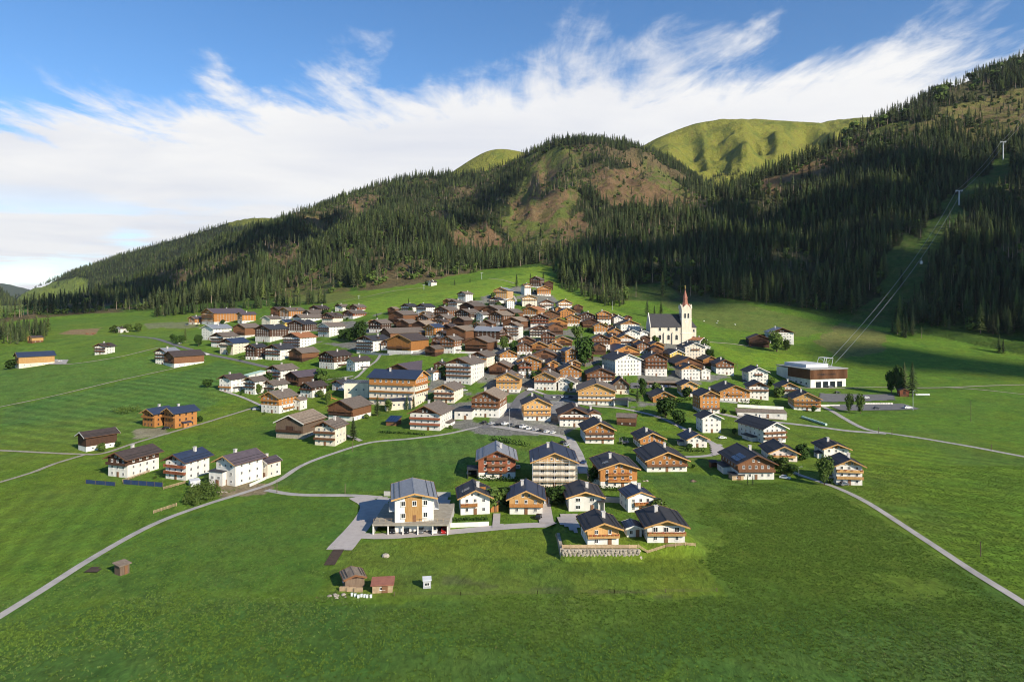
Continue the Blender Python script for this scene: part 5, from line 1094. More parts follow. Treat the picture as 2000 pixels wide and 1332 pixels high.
# ------------------------------------------------------------------ lift station, pylons, cable
def station():
    P = hit(1583, 758); k = P.y/F; e = empty('lift_station', (P.x, P.y, P.z), R(15)); tag(e, 'flat-roofed lift station with brown slatted upper floor on white concrete', 'lift station')
    Lx, Ly, h = 27., 33., 11.8; hb = 5.6
    b = MB(); b.box(0, Lx, 0, Ly, -2, hb); b.build('wall', 'white_plaster', e)
    b = MB(); b.box(-.5, Lx+.5, -.5, Ly*.66, hb, h); up = b.build('upper_floor', 'brown_timber', e)
    for i in range(40): b = None
    s = MB()
    for i in range(34): x = -.4+(Lx+.8)*i/33; s.box(x-.13, x+.13, -.78, -.505, hb+.2, h-.3)
    for i in range(26): y = -.4+Ly*.66*i/25; s.box(-.78, -.505, y-.13, y+.13, hb+.2, h-.3)
    so = s.build('slat_screen', 'brown_timber', up); so['kind'] = 'stuff'
    g = MB(); g.box(5, Lx-8, -.57, -.503, hb+2.4, hb+3.6); g.build('window_band', 'glass', up)
    b = MB(); b.box(-.5, Lx*.55, Ly*.66+.01, Ly+.8, -2, h-.7); b.build('end_block', 'white_plaster', e)
    b = MB(); b.box(-1, Lx+1, -1, Ly+1, h, h+.45); ro = b.build('roof', 'concrete', e)
    b = MB(); b.box(3, Lx-7, 8, Ly-3, h+.46, h+2.6); b.build('roof_house', 'white_steel', ro)
    for i in range(4): b = MB(); x = 4+i*5.4; b.box(x, x+3.8, -.12, -.004, 0, 3.9); b.build('gate', 'glass', e)
    for i in range(3): window(e, -.08, 4+i*5, 2.6, -math.pi/2, 1.6, 1.5, False, 'window_frame')
    f = MB(); z0, z1 = h+.46, h+5.8
    for x in (Lx-6, Lx-1):
        for y in (12, 20): f.bar((x, y, z0), (x+2.5, y+1.5, z1), .16)
        f.bar((x+2.5, 13.5, z1), (x+2.5, 21.5, z1), .16)
    for y in (13.5, 17.5, 21.5): f.bar((Lx-3.5, y, z1), (Lx+1.5, y, z1), .14)
    f.bar((Lx-6, 12, z0), (Lx+1.5, 21.5, z1), .1); f.bar((Lx-1, 12, z0), (Lx-3.5, 21.5, z1), .1); f.build('steel_frame', 'white_steel', e)
    return Vector((P.x, P.y, P.z)), h
SP, SH_ = station()
def pylon(px, yb, yt, label):
    P = hit(px, yb, 300, 1700); h = (yb-yt)*P.y/F; e = empty('lift_pylon', P, R(-20)); tag(e, label, 'pylon', 'pylons of the cable lift')
    b = MB(); b.bar((0, 0, -1), (0, 0, h), .95, 0, .55, 10); b.build('mast', 'white_steel', e)
    b = MB(); b.box(-4.2, 4.2, -.35, .35, h-.1, h+.7); b.build('crossarm', 'white_steel', e)
    for sx in (-1, 1): b = MB(); b.box(sx*3.6-.3, sx*3.6+.3, -2.6, 2.6, h-1.0, h-.35); b.bar((sx*3.6, -2.4, h-.3), (sx*3.6, 0, h+2.0), .13); b.bar((sx*3.6, 2.4, h-.3), (sx*3.6, 0, h+2.0), .13); b.build('sheave_train', 'white_steel', e)
    return P, h
P1, h1 = pylon(1873, 401, 373, 'white lift pylon lower in the forest corridor'); P2, h2 = pylon(1959, 312, 278, 'white lift pylon higher in the forest corridor')
def tens(px, py, d): return Vector(((px-PX0)/F*d, d, CZ-(py-PYH)*d/F))
_sp = tens(1624, 708, SP.y+18); _dir = (P1-Vector((SP.x, SP.y, SP.z))); _sd = Vector((_dir.y, -_dir.x, 0)).normalized()
for sg, nm in ((-1, 'left'), (1, 'right')):
    b = MB(); prev = None; off = _sd*(sg*3.6)
    far = P2+(P2-P1)*1.1+Vector((0, 0, h2+25))
    stops = [_sp+_sd*sg*2.4, P1+Vector((0, 0, h1))+off, P2+Vector((0, 0, h2))+off, far+off]
    for a, c in zip(stops[:-1], stops[1:]):
        n = 14; L_ = (c-a).length; pts = [a.lerp(c, i/n)-Vector((0, 0, 4*L_*.018*(i/n)*(1-i/n))) for i in range(n+1)]
        for p, q in zip(pts[:-1], pts[1:]): b.bar(p, q, .09)
        if sg == 1 and a is stops[0]: CAB = pts[7]
    tag(b.build('lift_cable', 'steel', None), 'steel lift cable, %s of the two strands climbing the corridor' % nm, 'cable', 'strands of the lift cable')
def gondola(p):
    e = empty('gondola', p, R(10)); tag(e, 'white gondola cabin hanging on the lift cable', 'gondola')
    b = MB(); b.bar((0, 0, .1), (0, 0, -3.2), .09); b.build('hanger', 'steel', e)
    b = MB(); z0, z1 = -6.2, -3.2
    for (za, ra), (zb, rb) in zip([(z0, .9), (z0+.5, 1.35), (z1-.7, 1.45), (z1, .8)][:-1], [(z0+.5, 1.35), (z1-.7, 1.45), (z1, .8)]):
        for i in range(10):
            a, c = 2*math.pi*i/10, 2*math.pi*(i+1)/10; b.face([(ra*math.cos(a), ra*math.sin(a), za), (ra*math.cos(c), ra*math.sin(c), za), (rb*math.cos(c), rb*math.sin(c), zb), (rb*math.cos(a), rb*math.sin(a), zb)])
    b.face([(.9*math.cos(2*math.pi*i/10), .9*math.sin(2*math.pi*i/10), z0) for i in reversed(range(10))]); b.face([(.8*math.cos(2*math.pi*i/10), .8*math.sin(2*math.pi*i/10), z1) for i in range(10)]); b.build('cabin', 'white_steel', e)
    for i in range(5): a = 2*math.pi*(i*2+.5)/10; g = MB(); g.box(-.35, .35, -1.46, -1.36, z0+.9, z1-.85); g.build('window', 'glass', e, None, a)
gondola(CAB)

# ------------------------------------------------------------------ sheds, carports and low buildings
def shed(x0, x1, yb, yt, r, ratio, wall, roof, label, cat='shed', name='shed', tilt=.12, o=.35, zp=None, open_front=False, solar=False, wins=0, door=True):
    loc, yaw, W, L, h = place(x0, x1, yb, yt, r, ratio, o, o, zp); e = empty(name, loc, yaw); tag(e, label, cat); hb = h-L*tilt*.5
    hf, hk = max(1.6, h-L*tilt-.2), max(1.8, h-.2); b = MB()
    if open_front:
        for sx in (-1, 1): b.box(sx*W/2-.12, sx*W/2+.12, -L/2, L/2, -1.5, hf-.02)
        b.box(-W/2+.121, W/2-.121, L/2-.2, L/2, -1.5, hf-.02)
    else:
        n = len(b.v); b.v += [(-W/2, -L/2, -1.5), (W/2, -L/2, -1.5), (W/2, L/2, -1.5), (-W/2, L/2, -1.5), (-W/2, -L/2, hf), (W/2, -L/2, hf), (W/2, L/2, hk), (-W/2, L/2, hk)]
        for q in ((0,3,2,1),(4,5,6,7),(0,1,5,4),(1,2,6,5),(2,3,7,6),(3,0,4,7)): b.f.append(q); b.m.append(0)
    b.build('wall', wall, e)
    sl = (hk-hf)/L; ya, yz = -L/2-o, L/2+o; za, zz = hf-o*sl+.02, hk+o*sl+.02
    b = MB(); b.v += [(-W/2-o, ya, za), (W/2+o, ya, za), (W/2+o, yz, zz), (-W/2-o, yz, zz), (-W/2-o, ya, za+.18), (W/2+o, ya, za+.18), (W/2+o, yz, zz+.18), (-W/2-o, yz, zz+.18)]
    for q in ((0,3,2,1),(4,5,6,7),(0,1,5,4),(1,2,6,5),(2,3,7,6),(3,0,4,7)): b.f.append(q); b.m.append(0)
    ro = b.build('roof', roof, e)
    if solar:
        b = MB(); n = max(2, int(W/1.2))
        for i in range(n): x = -W/2+W*i/n; b.face([(x+.05, -L/2+.2, hf+.26), (x+W/n-.05, -L/2+.2, hf+.26), (x+W/n-.05, L/2-.2, hk+.25), (x+.05, L/2-.2, hk+.25)])
        b.build('solar_panel', 'solar_glass', ro)
    if door and not open_front: link('door', DOOR, e, (W*.12, -L/2-.065, .02), 0, (min(1.2, W*.3), 1, min(2.0, hf-.2)))
    for i in range(wins): window(e, (i-(wins-1)/2)*W*.9/max(1, wins), -L/2-.07, hf*.58, 0, 1.1, min(1.1, hf*.4), False, 'window_frame')
    return e, W, L, h
shed(219,258,1124,1093,30,1.0,'weathered_timber','tan_roof','grey plank shed with slanting roof alone in the lower left field')
hut_e = house(663,716,1150,1108,10,.95,'t','b',1,'s',0,'small timber hut on a pale base beside the red-roofed shed',cat='barn',name='hut',o=.5,og=.6)
shed(724,772,1158,1126,-4,.8,'fence_wood','copper_red','open-sided shed with dusty red roof next to the timber hut',wins=1,tilt=.22)
shed(825,843,1149,1131,2,.9,'grey_plaster','white_steel','tiny white box hut alone on the mown plot',wins=1,door=False,tilt=.1,o=.12)
shed(752,786,832,812,-25,1.0,'brown_timber','navy_roof','open shelter with blue solar roof in the garden below the hotel',solar=True,tilt=.3)
shed(474,521,738,724,-55,2.2,'white_plaster','wrap_green','long low shelter with pale green roof in the left row',tilt=.2,door=False)
shed(886,929,820,797,-12,.8,'white_plaster','charcoal_roof','low white garage with flat dark roof beside the white tall house',tilt=.02,wins=2)
shed(1434,1537,817,798,8,.35,'white_plaster','tan_roof','long low white shed behind the right road',tilt=.06,wins=4)
shed(671,729,779,742,-12,.8,'cream_plaster','grey_metal_roof','flat-roofed cream west wing of the hotel with solar panels',name='hotel_wing',cat='hotel wing',tilt=.03,solar=True,wins=3)
shed(750,806,801,777,6,.35,'cream_plaster','navy_roof','glazed ground-floor terrace in front of the hotel',name='hotel_terrace',cat='terrace',tilt=.15,wins=5,door=False)
shed(1174,1196,772,752,5,.9,'white_plaster','charcoal_roof','small white kiosk right of the pale guesthouse',tilt=.05,wins=1)
shed(1196,1228,795,777,6,.6,'grey_plaster','charcoal_roof','open bus shelter beside the winding lane',tilt=.05,open_front=True)
shed(1262,1325,755,744,10,.25,'orange_timber','tan_roof','long low orange carport row below the big white inn',tilt=.08,open_front=True)
shed(1420,1455,938,922,20,.9,'fence_wood','charcoal_roof','small terrace shelter left of the big brown farmhouse',tilt=.15,wins=1)
shed(1382,1404,914,898,30,.7,'brown_timber','dark_brown_roof','stacked firewood shelter above the big brown farmhouse',tilt=.2,open_front=True)
shed(912,934,935,908,0,1.6,'charcoal_roof','charcoal_roof','dark carport left of the red-brown apartment house',tilt=.03,open_front=True)
shed(1277,1292,1000,972,20,1.2,'white_plaster','charcoal_roof','flat carport right of the small navy-roofed house',tilt=.03,open_front=True)
shed(955,976,1000,973,4,1.0,'orange_timber','charcoal_roof','timber garage right of the flower balcony house',tilt=.03)
shed(1060,1075,985,965,2,1.0,'grey_plaster','charcoal_roof','green-doored garage right of the navy-roofed honey house',tilt=.03)
shed(1165,1183,1000,975,8,1.0,'white_plaster','charcoal_roof','open carport right of the plain white house',tilt=.03,open_front=True)
shed(405,452,950,915,-42,.6,'white_plaster','charcoal_roof','flat-roofed porch in front of the new white house',tilt=.03,wins=2)
shed(368,392,950,936,10,1.0,'white_steel','white_steel','small grey polytunnel beside the fork trio',tilt=.1,o=.1,door=False)
shed(30,52,718,706,-40,1.0,'weathered_timber','tan_roof','small grey shed at the left of the solar-roofed barn',tilt=.1)
shed(1462,1482,676,668,20,.8,'white_plaster','dark_brown_roof','low white goat shed beside the log barn',tilt=.1)

def carport():
    z = 2.7; d0 = 176.3; x0, x1 = (727-PX0)/F*d0, (876-PX0)/F*d0; D = 6.2; e = empty('carport', ((x0+x1)/2, d0, 0), 0.0); tag(e, 'long white carport with flat deck in front of the modern block', 'carport'); W = x1-x0
    b = MB(); b.box(-W/2, W/2, -.2, D+12, z-.40, z); b.build('deck', 'gravel_path', e)
    b = MB(); b.box(-W/2+.1, W/2-.1, D, D+.25, -.6, z-.41); b.build('back_wall', 'asphalt', e)  # dark colour stands in for the shade inside the carport
    for sx in (-1, 1): b = MB(); b.box(sx*(W/2-.15)-.14, sx*(W/2-.15)+.14, .3, D+12, -.6, z-.405); b.build('side_wall', 'concrete', e)
    for i in range(6): x = -W/2+.25+(W-.5)*i/5; b = MB(); b.box(x-.16, x+.16, 0, .35, -.5, z-.402); b.build('post', 'white_trim', e)
    b = MB()
    for i in range(14): x = -W/2+W*i/13; b.box(x-.03, x+.03, 1.85, 1.91, z, z+.8)
    b.box(-W/2, W/2, 1.84, 1.92, z+.78, z+.84); b.build('railing', 'fence_wood', e)
    return x0, x1, d0
cx0, cx1, cd0 = carport()

# ------------------------------------------------------------------ walls, fences, scaffold
def wall_line(name, pts, h, t, m, label, cat='wall', zoff=-.6):
    P = [hit(x, y) for x, y in pts]; b = MB(); o = P[0]
    for a, c in zip(P[:-1], P[1:]):
        d = Vector((c.x-a.x, c.y-a.y, 0)); n = Vector((-d.y, d.x, 0)).normalized()*t/2; k = max(1, int(d.length/4))
        for i in range(k):
            p, q = a.lerp(c, i/k), a.lerp(c, (i+1)/k); zp, zq = gz(p.x, p.y), gz(q.x, q.y); p = Vector((p.x, p.y, zp)); q = Vector((q.x, q.y, zq)); n_ = len(b.v)
            for base, s in ((p, 1), (q, 1), (q, -1), (p, -1)): b.v.append(tuple(base+n*s+Vector((0, 0, zoff))-o))
            for base, s in ((p, 1), (q, 1), (q, -1), (p, -1)): b.v.append(tuple(base+n*s+Vector((0, 0, h))-o))
            for f in ((0,1,2,3),(7,6,5,4),(0,4,5,1),(1,5,6,2),(2,6,7,3),(3,7,4,0)): b.f.append(tuple(n_+v for v in f)); b.m.append(0)
    return tag(b.build(name, m, None, o), label, cat)
wall_line('garden_wall', [(877,1030),(955,1027)], 1.2, .3, 'white_plaster', 'low white wall in front of the flower balcony house')
wall_line('retaining_wall', [(750,968),(880,970)], 1.4, .35, 'concrete', 'grey retaining wall behind the modern block')
wall_line('retaining_wall', [(1064,976),(1100,977)], 1.4, .35, 'concrete', 'grey retaining wall between the honey house and the plain white house')
wall_line('retaining_wall', [(1180,980),(1212,982)], 1.6, .35, 'concrete', 'grey retaining wall left of the small navy-roofed house')
wall_line('retaining_wall', [(1440,795),(1530,800)], 1.6, .4, 'white_plaster', 'white retaining wall above the long low shed')
wall_line('retaining_wall', [(700,690),(760,694),(840,690),(960,691)], 1.3, .4, 'concrete', 'pale wall along the upper rim of the inner meadow')
wall_line('garden_wall', [(1390,783),(1440,788)], 1.0, .3, 'concrete', 'grey garden wall beside the clipped hedge')
wall_line('retaining_wall', [(488,950),(525,933)], .9, .3, 'white_plaster', 'low white wall at the corner of the fork road')
wall_line('retaining_wall', [(1595,793),(1640,793)], .8, .4, 'white_plaster', 'white parapet at the car park entrance')
def fence(pts, label, h=1.0, m='fence_wood', net=False, step=2.2, rr_=.075):
    P = [hit(x, y) for x, y in pts]; e = empty('fence', P[0]); tag(e, label, 'fence'); o = P[0]
    for a, c in zip(P[:-1], P[1:]):
        L_ = math.hypot(c.x-a.x, c.y-a.y); n = max(1, int(L_/step))
        for i in range(n+1):
            p = a.lerp(c, i/n); z = gz(p.x, p.y); b = MB(); b.box(p.x-o.x-.06, p.x-o.x+.06, p.y-o.y-.06, p.y-o.y+.06, z-o.z-.3, z-o.z+h+.1); b.build('post', m if not net else 'wood_pole', e)
            if i < n:
                q = a.lerp(c, (i+1)/n); zq = gz(q.x, q.y); pa, qa = Vector((p.x, p.y, z))-o, Vector((q.x, q.y, zq))-o; b = MB()
                if net:
                    dn = Vector((-(qa-pa).y, (qa-pa).x, 0)).normalized()*.012; u = Vector((0, 0, h))
                    b.face([pa+dn, qa+dn, qa+dn+u, pa+dn+u]); b.face([pa-dn, pa-dn+u, qa-dn+u, qa-dn]); b.build('net', m, e)
                else:
                    for zz in (.3, .62, .94): b.bar(pa+Vector((0, 0, h*zz)), qa+Vector((0, 0, h*zz)), rr_)
                    b.build('rail', m, e)
fence([(168,944),(225,949)], 'blue net fence below the old white house', 1.3, 'blue_net', True, 3)
fence([(241,945),(318,951)], 'longer blue net fence below the red-balconied house', 1.5, 'blue_net', True, 3)
fence([(240,941),(292,922)], 'light wooden rail fence between two of the fork trio gardens', .9)
fence([(320,956),(362,944)], 'light wooden rail fence beside the polytunnel', .9)
fence([(300,1003),(345,988)], 'short light rail fence on the slope above the farm road', .9)
fence([(1247,1069),(1300,1069),(1358,1067)], 'wooden edge fence of the front right garden', .7)
fence([(1085,1050),(1098,1074)], 'wooden fence at the left edge of the raised plot', 1.0)
fence([(770,1163),(900,1162),(1050,1160),(1200,1158),(1400,1155)], 'thin wire and post line across the mown plot', .7, 'weathered_timber', False, 9, .012)
def boulder_wall():
    Y0 = 160.0; xa, xb = (1098-PX0)/F*Y0, (1246-PX0)/F*Y0; e = empty('boulder_wall', (xa, Y0, 0)); tag(e, 'dry wall of pale boulders holding the front garden', 'stone wall'); rr = random.Random(4); base = []
    for k in range(6):
        b = MB(); seg = 7; rings = [(-.5, .82), (-.2, 1.0), (.22, 1.0), (.5, .78)]; jit = [[rr.uniform(.8, 1.15) for _ in range(seg)] for _ in rings]
        for i, (z, r_) in enumerate(rings):
            for j in range(seg): a = 2*math.pi*(j+rr.uniform(-.15, .15))/seg; b.v.append((.52*r_*jit[i][j]*math.cos(a), .42*r_*jit[i][j]*math.sin(a), z*rr.uniform(.9, 1.1)))
        for i in range(3):
            for j in range(seg): b.f.append((i*seg+j, i*seg+(j+1) % seg, (i+1)*seg+(j+1) % seg, (i+1)*seg+j)); b.m.append(0)
        b.f.append(tuple(reversed(range(seg)))); b.f.append(tuple(3*seg+j for j in range(seg))); b.m += [0, 0]; base.append(b.mesh('stone', ('stone',)))
    z = -.05
    for row in range(4):
        h = .62-.04*row; x = rr.uniform(-.3, 0)
        while x < xb-xa:
            w_ = rr.uniform(.65, 1.25); o = link('stone', rr.choice(base), e, (x+w_/2, -.35+row*.10+rr.uniform(-.06, .06), z+h/2), rr.uniform(-.3, .3), (w_*1.04, 1.0, h*1.1)); x += w_
        z += h*.93
    b = MB(); b.box(-.2, xb-xa+.2, .0, .5, -.5, 2.05); b.build('backing', 'stone', e)
    f = empty('fence', (xa, Y0+.35, 2.15)); tag(f, 'slatted wooden fence along the top of the boulder wall', 'fence'); n = 9
    for i in range(n):
        x0, x1 = (xb-xa)*i/n, (xb-xa)*(i+1)/n; b = MB(); b.box(x0+.06, x1-.06, 0, .05, .1, .9); b.build('panel', 'fence_wood', f); b = MB(); b.box(x0-.06, x0+.055, -.03, .09, -.2, 1.0); b.build('post', 'fence_wood', f)
    s = empty('stone_edge', (xa, Y0, 0))
    tag(s, 'pale block edging down the left side of the raised plot', 'wall')
    for i in range(7): b = MB(); b.box(-.45, .3, i*1.9, i*1.9+1.8, -.4, 2.25-i*.12); b.build('block', 'stone', s)
boulder_wall()
def scaffold():
    nm = 'tall cream apartment house still in scaffolding'; hh = [q for q in HOUSES if q[0] == nm][0]; _, X_, Y_, W_, L_, ya_, h_, hE_, _n = hh; root = built[nm]
    e = empty('scaffolding', root.location, ya_); tag(e, 'light scaffolding standing against the tall cream apartment house', 'scaffolding'); yf = -L_/2-.45
    for i in range(7):
        x = -W_/2-.3+(W_+.6)*i/6
        for q in (0, .8): b = MB(); b.bar((x, yf-q, -.3), (x, yf-q, hE_+1.2), .05); b.build('pole', 'white_steel', e)
    for k in range(1, 5): z = k*hE_/4.2; b = MB(); b.box(-W_/2-.4, W_/2+.4, yf-.85, yf+.05, z-.06, z); b.build('deck', 'fence_wood', e); b = MB(); b.bar((-W_/2-.4, yf-.86, z+1), (W_/2+.4, yf-.86, z+1), .045); b.build('rail', 'white_steel', e)
scaffold()

# ------------------------------------------------------------------ cars
for nm, c in (('car_white', (.72, .72, .70)), ('car_silver', (.40, .41, .43)), ('car_black', (.016, .017, .02)), ('car_blue', (.03, .06, .16)), ('car_red', (.42, .02, .02)), ('car_grey', (.12, .125, .135))): mat(nm, c, .28, .06, .6, spec=.6)
def car_meshes():
    prof = [(-2.1, .28), (2.1, .28), (2.13, .62), (1.95, .80), (1.05, .92), (.45, 1.40), (-1.25, 1.43), (-1.85, .98), (-2.12, .88)]
    out = {}
    def body(mn):
        b = MB(); n = len(prof); rows = [(-.86, .94), (-.80, 1.0), (.80, 1.0), (.86, .94)]
        for y, s in rows:
            for x, z in prof: t = 1-.14*max(0, (z-.9)/.53); b.v.append((x*(.985 if s < 1 else 1), y*t, z))
        for i in range(3):
            for j in range(n): k = (j+1) % n; b.f.append((i*n+j, i*n+k, (i+1)*n+k, (i+1)*n+j)[::-1]); b.m.append(0)
        b.f.append(tuple(range(n))); b.m.append(0); b.f.append(tuple(3*n+j for j in reversed(range(n)))); b.m.append(0); return b.mesh('body', (mn,))
    for mn in ('car_white', 'car_silver', 'car_black', 'car_blue', 'car_red', 'car_grey'): out[mn] = body(mn)
    b = MB()
    b.face([(1.00, -.70, .97), (1.00, .70, .97), (.50, .64, 1.37), (.50, -.64, 1.37)]); b.face([(-1.84, .70, 1.02), (-1.84, -.70, 1.02), (-1.31, -.64, 1.41), (-1.31, .64, 1.41)])
    g = b.mesh('windscreen', ('glass',))
    for p in g.vertices: p.co.x += .02*(1 if p.co.x > 0 else -1); p.co.z += .012
    s = MB()
    for sg in (-1, 1):
        q = [(.86, sg*.862, .96), (-1.6, sg*.862, .99), (-1.15, sg*.765, 1.36), (.42, sg*.765, 1.34)]; s.face(q if sg < 0 else q[::-1])
    sw = s.mesh('side_window', ('glass',)); w_ = MB(); w_.cyl((0, 0, -.1), .32, .2, 12, 0); wm = w_.mesh('wheel', ('rubber',)); r_ = MB(); r_.cyl((0, 0, .101), .19, .02, 8, 0); rm = r_.mesh('rim', ('steel',))
    l = MB(); l.box(2.085, 2.15, -.14, .14, .56, .70); lm = l.mesh('headlight', ('white_steel',)); return out, g, sw, wm, rm, lm
CAR_B, CAR_G, CAR_S, CAR_W, CAR_R, CAR_L = car_meshes()
def car(px, py, ang, colr, label, group=None, sc_=1.0, loc=None):
    P = loc or hit(px, py); e = empty('parked_car', (P.x, P.y, gz(P.x, P.y)+.10 if loc is None else P.z), R(ang)); sc_ *= .82; e.scale = (sc_, sc_, sc_*(1.0 if sc_ <= .83 else 1.12)); tag(e, label, 'car', group)
    link('body', CAR_B['car_'+colr], e); link('windscreen', CAR_G, e); link('side_window', CAR_S, e)
    for x in (-1.32, 1.32):
        for s in (-1, 1):
            w_ = link('wheel', CAR_W, e, (x, s*.78, .32)); w_.rotation_euler = (-s*math.pi/2, 0, 0); link('rim', CAR_R, w_)
    for s in (-1, 1): link('headlight', CAR_L, e, (0, s*.58, 0))
for i, (fx, c_) in enumerate(((.26, 'black'), (.44, 'black'), (.63, 'grey'), (.81, 'white'), (.935, 'red'))):
    car(0, 0, -90, c_, '%s car in the %s bay of the white carport' % (c_, ('first occupied', 'second occupied', 'middle occupied', 'fourth occupied', 'last right')[i]), 'cars in the carport', 1.0, Vector((cx0+(cx1-cx0)*fx, cd0+1.9, gz(cx0, cd0+2)+.12)))
ORD = 'first second third fourth fifth sixth seventh eighth ninth tenth eleventh twelfth thirteenth'.split()
for i, (x, y, c_, s_) in enumerate(((946,827,'black',1),(960,829,'silver',1),(973,831,'black',1),(986,830,'white',1.15),(1000,832,'grey',1),(1011,835,'black',1),(1022,836,'white',1.25),(1033,839,'white',1.05),(1046,841,'silver',1),(1057,843,'black',1),(1068,845,'white',1),(1080,847,'white',1))):
    car(x, y, 70+random.uniform(-12, 12), c_, '%s car, %s from the left in the row beside the lane' % (c_, ORD[i]), 'cars in the row beside the lane', s_)
for i, (x, c_) in enumerate(((1242,'black'),(1250,'grey'),(1259,'blue'),(1272,'silver'),(1281,'black'),(1291,'white'),(1300,'blue'),(1308,'grey'))):
    car(x, 756, 85+random.uniform(-8, 8), c_, '%s car, %s from the left under the inn terrace' % (c_, ORD[i]), 'cars below the big inn')
for i, (x, c_) in enumerate(((1082,'white'),(1091,'grey'),(1099,'white'),(1107,'silver'),(1115,'black'))):
    car(x, 777, 80+random.uniform(-8, 8), c_, '%s car, %s from the left above the pale timber house' % (c_, ORD[i]), 'cars above the pale timber house')
for x, y, a, c_, lb in ((1100,866,60,'black','black car at the top of the front lane'),(1107,871,60,'silver','silver car behind the black one on the front lane'),(1533,935,-30,'white','white car on the grass beside the big brown farmhouse'),(1411,857,10,'white','white car beside the vegetable plot'),(1712,799,10,'black','black car in the lower strip of the lift car park'),(1692,778,10,'white','white car in the upper strip of the lift car park'),
    (1636,768,5,'black','black car in front of the lift station'),(1622,757,5,'grey','dark car under the lift station wall'),(325,838,60,'black','black car beside the orange timber house'),(500,801,20,'silver','silver car at the end of the left track'),(403,694,15,'white','white van at the left village entrance'),(350,672,20,'white','white car on the upper left road'),
    (1140,905,70,'blue','blue car between the scaffolded block and the skylight house'),(1128,907,70,'blue','blue car nearest the scaffolded block'),(1012,915,85,'silver','silver car right of the red-brown apartment house'),(917,925,85,'white','white car under the dark carport'),(898,760,60,'white','white car below the stacked-balcony guesthouse'),(908,764,40,'silver','silver car below the stacked-balcony guesthouse'),
    (925,800,30,'blue','blue car beside the white house with brown gable'),(117,706,0,'white','white car beside the solar-roofed barn'),(1036,763,20,'white','white delivery van on the curving road'),(1648,948,20,'grey','dark car below the lower outlying house'),(1773,798,4,'white','white van at the right end of the lift car park'),(1052,1012,80,'black','dark small vehicle on the paved drive'),(365,636,5,'grey','grey car at the forest-edge inn'),(385,637,5,'black','black car at the forest-edge inn')):
    car(x, y, a, c_, lb, None, 1.25 if 'van' in lb else 1.0)

# ------------------------------------------------------------------ trees and shrubs of the village
def broad_mesh(seed, lobes, n, size, leaf, trunk_h=.28):
    """unit-height tree: leaf clumps spread through several lobes, trunk with limbs"""
    rr = random.Random(seed); c = MB(); t = MB()
    L_ = []
    for k in range(lobes):
        a = rr.uniform(0, 6.28); q = rr.uniform(0, .26); L_.append((q*math.cos(a), q*math.sin(a), rr.uniform(.26, .80), rr.uniform(.17, .27)))
    L_.append((0, 0, .55, .32)); L_.append((0, 0, .30, .24))
    for i in range(n):
        x, y, z, r_ = rr.choice(L_); u = Vector((rr.gauss(0, 1), rr.gauss(0, 1), rr.gauss(0, 1))).normalized(); q = r_*rr.uniform(.55, 1.08); p = Vector((x, y, z))+Vector((u.x, u.y, u.z*.9))*q
        if p.z < trunk_h*.45: continue
        nrm = (u+Vector((rr.uniform(-.7, .7), rr.uniform(-.7, .7), rr.uniform(-.3, .8)))).normalized(); a = nrm.orthogonal().normalized(); a.rotate(__import__('mathutils').Quaternion(nrm, rr.uniform(0, 6.28))); b = nrm.cross(a); s = size*rr.uniform(.6, 1.35)
        c.face([p+a*s, p+b*s*.7+nrm*s*.25, p-a*s*.9, p-b*s*.75+nrm*s*.2])
    t.bar((0, 0, -.05), (0, 0, trunk_h*1.3), .030, 0, .020, 7)
    for x, y, z, r_ in L_: t.bar((0, 0, trunk_h*rr.uniform(.7, 1.25)), (x*.9, y*.9, z), .014, 0, .004, 5)
    return c.mesh('crown', (leaf,)), t.mesh('trunk', ('spruce_bark',))
BROAD = [broad_mesh(1, 9, 1500, .048, 'broad_leaves'), broad_mesh(2, 7, 1300, .052, 'broad_leaves', .22), broad_mesh(3, 8, 1300, .050, 'light_leaves', .2), broad_mesh(4, 10, 1500, .046, 'light_leaves')]
SHRUB = [broad_mesh(11, 6, 420, .10, 'broad_leaves', .02), broad_mesh(12, 7, 420, .10, 'light_leaves', .02), broad_mesh(13, 5, 380, .11, 'broad_leaves', .02)]
def broad(px, yb, yt, wpx, kind, label, group=None):
    P = hit(px, yb); h = (yb-yt)*P.y/F; w_ = wpx*P.y/F/.86; e = empty('leafy_tree', P, random.uniform(0, 6.28)); e.scale = (w_, w_, h); tag(e, label, 'tree', group); c, t = BROAD[kind]; link('crown', c, e); link('trunk', t, e)
def shrub(px, yb, hpx, wpx, kind, label, group=None):
    P = hit(px, yb); h = hpx*P.y/F; w_ = wpx*P.y/F/.86; e = empty('shrub', P, random.uniform(0, 6.28)); e.scale = (w_, w_, h); tag(e, label, 'shrub', group); c, t = SHRUB[kind]; link('foliage', c, e); link('stem', t, e)
def con(px, yb, yt, kind, label, fat=1.0):
    P = hit(px, yb, 70, 1600); h = (yb-yt)*P.y/F; conifer(P, (h*fat, h*fat, h), random.uniform(0, 6.28), kind, label)
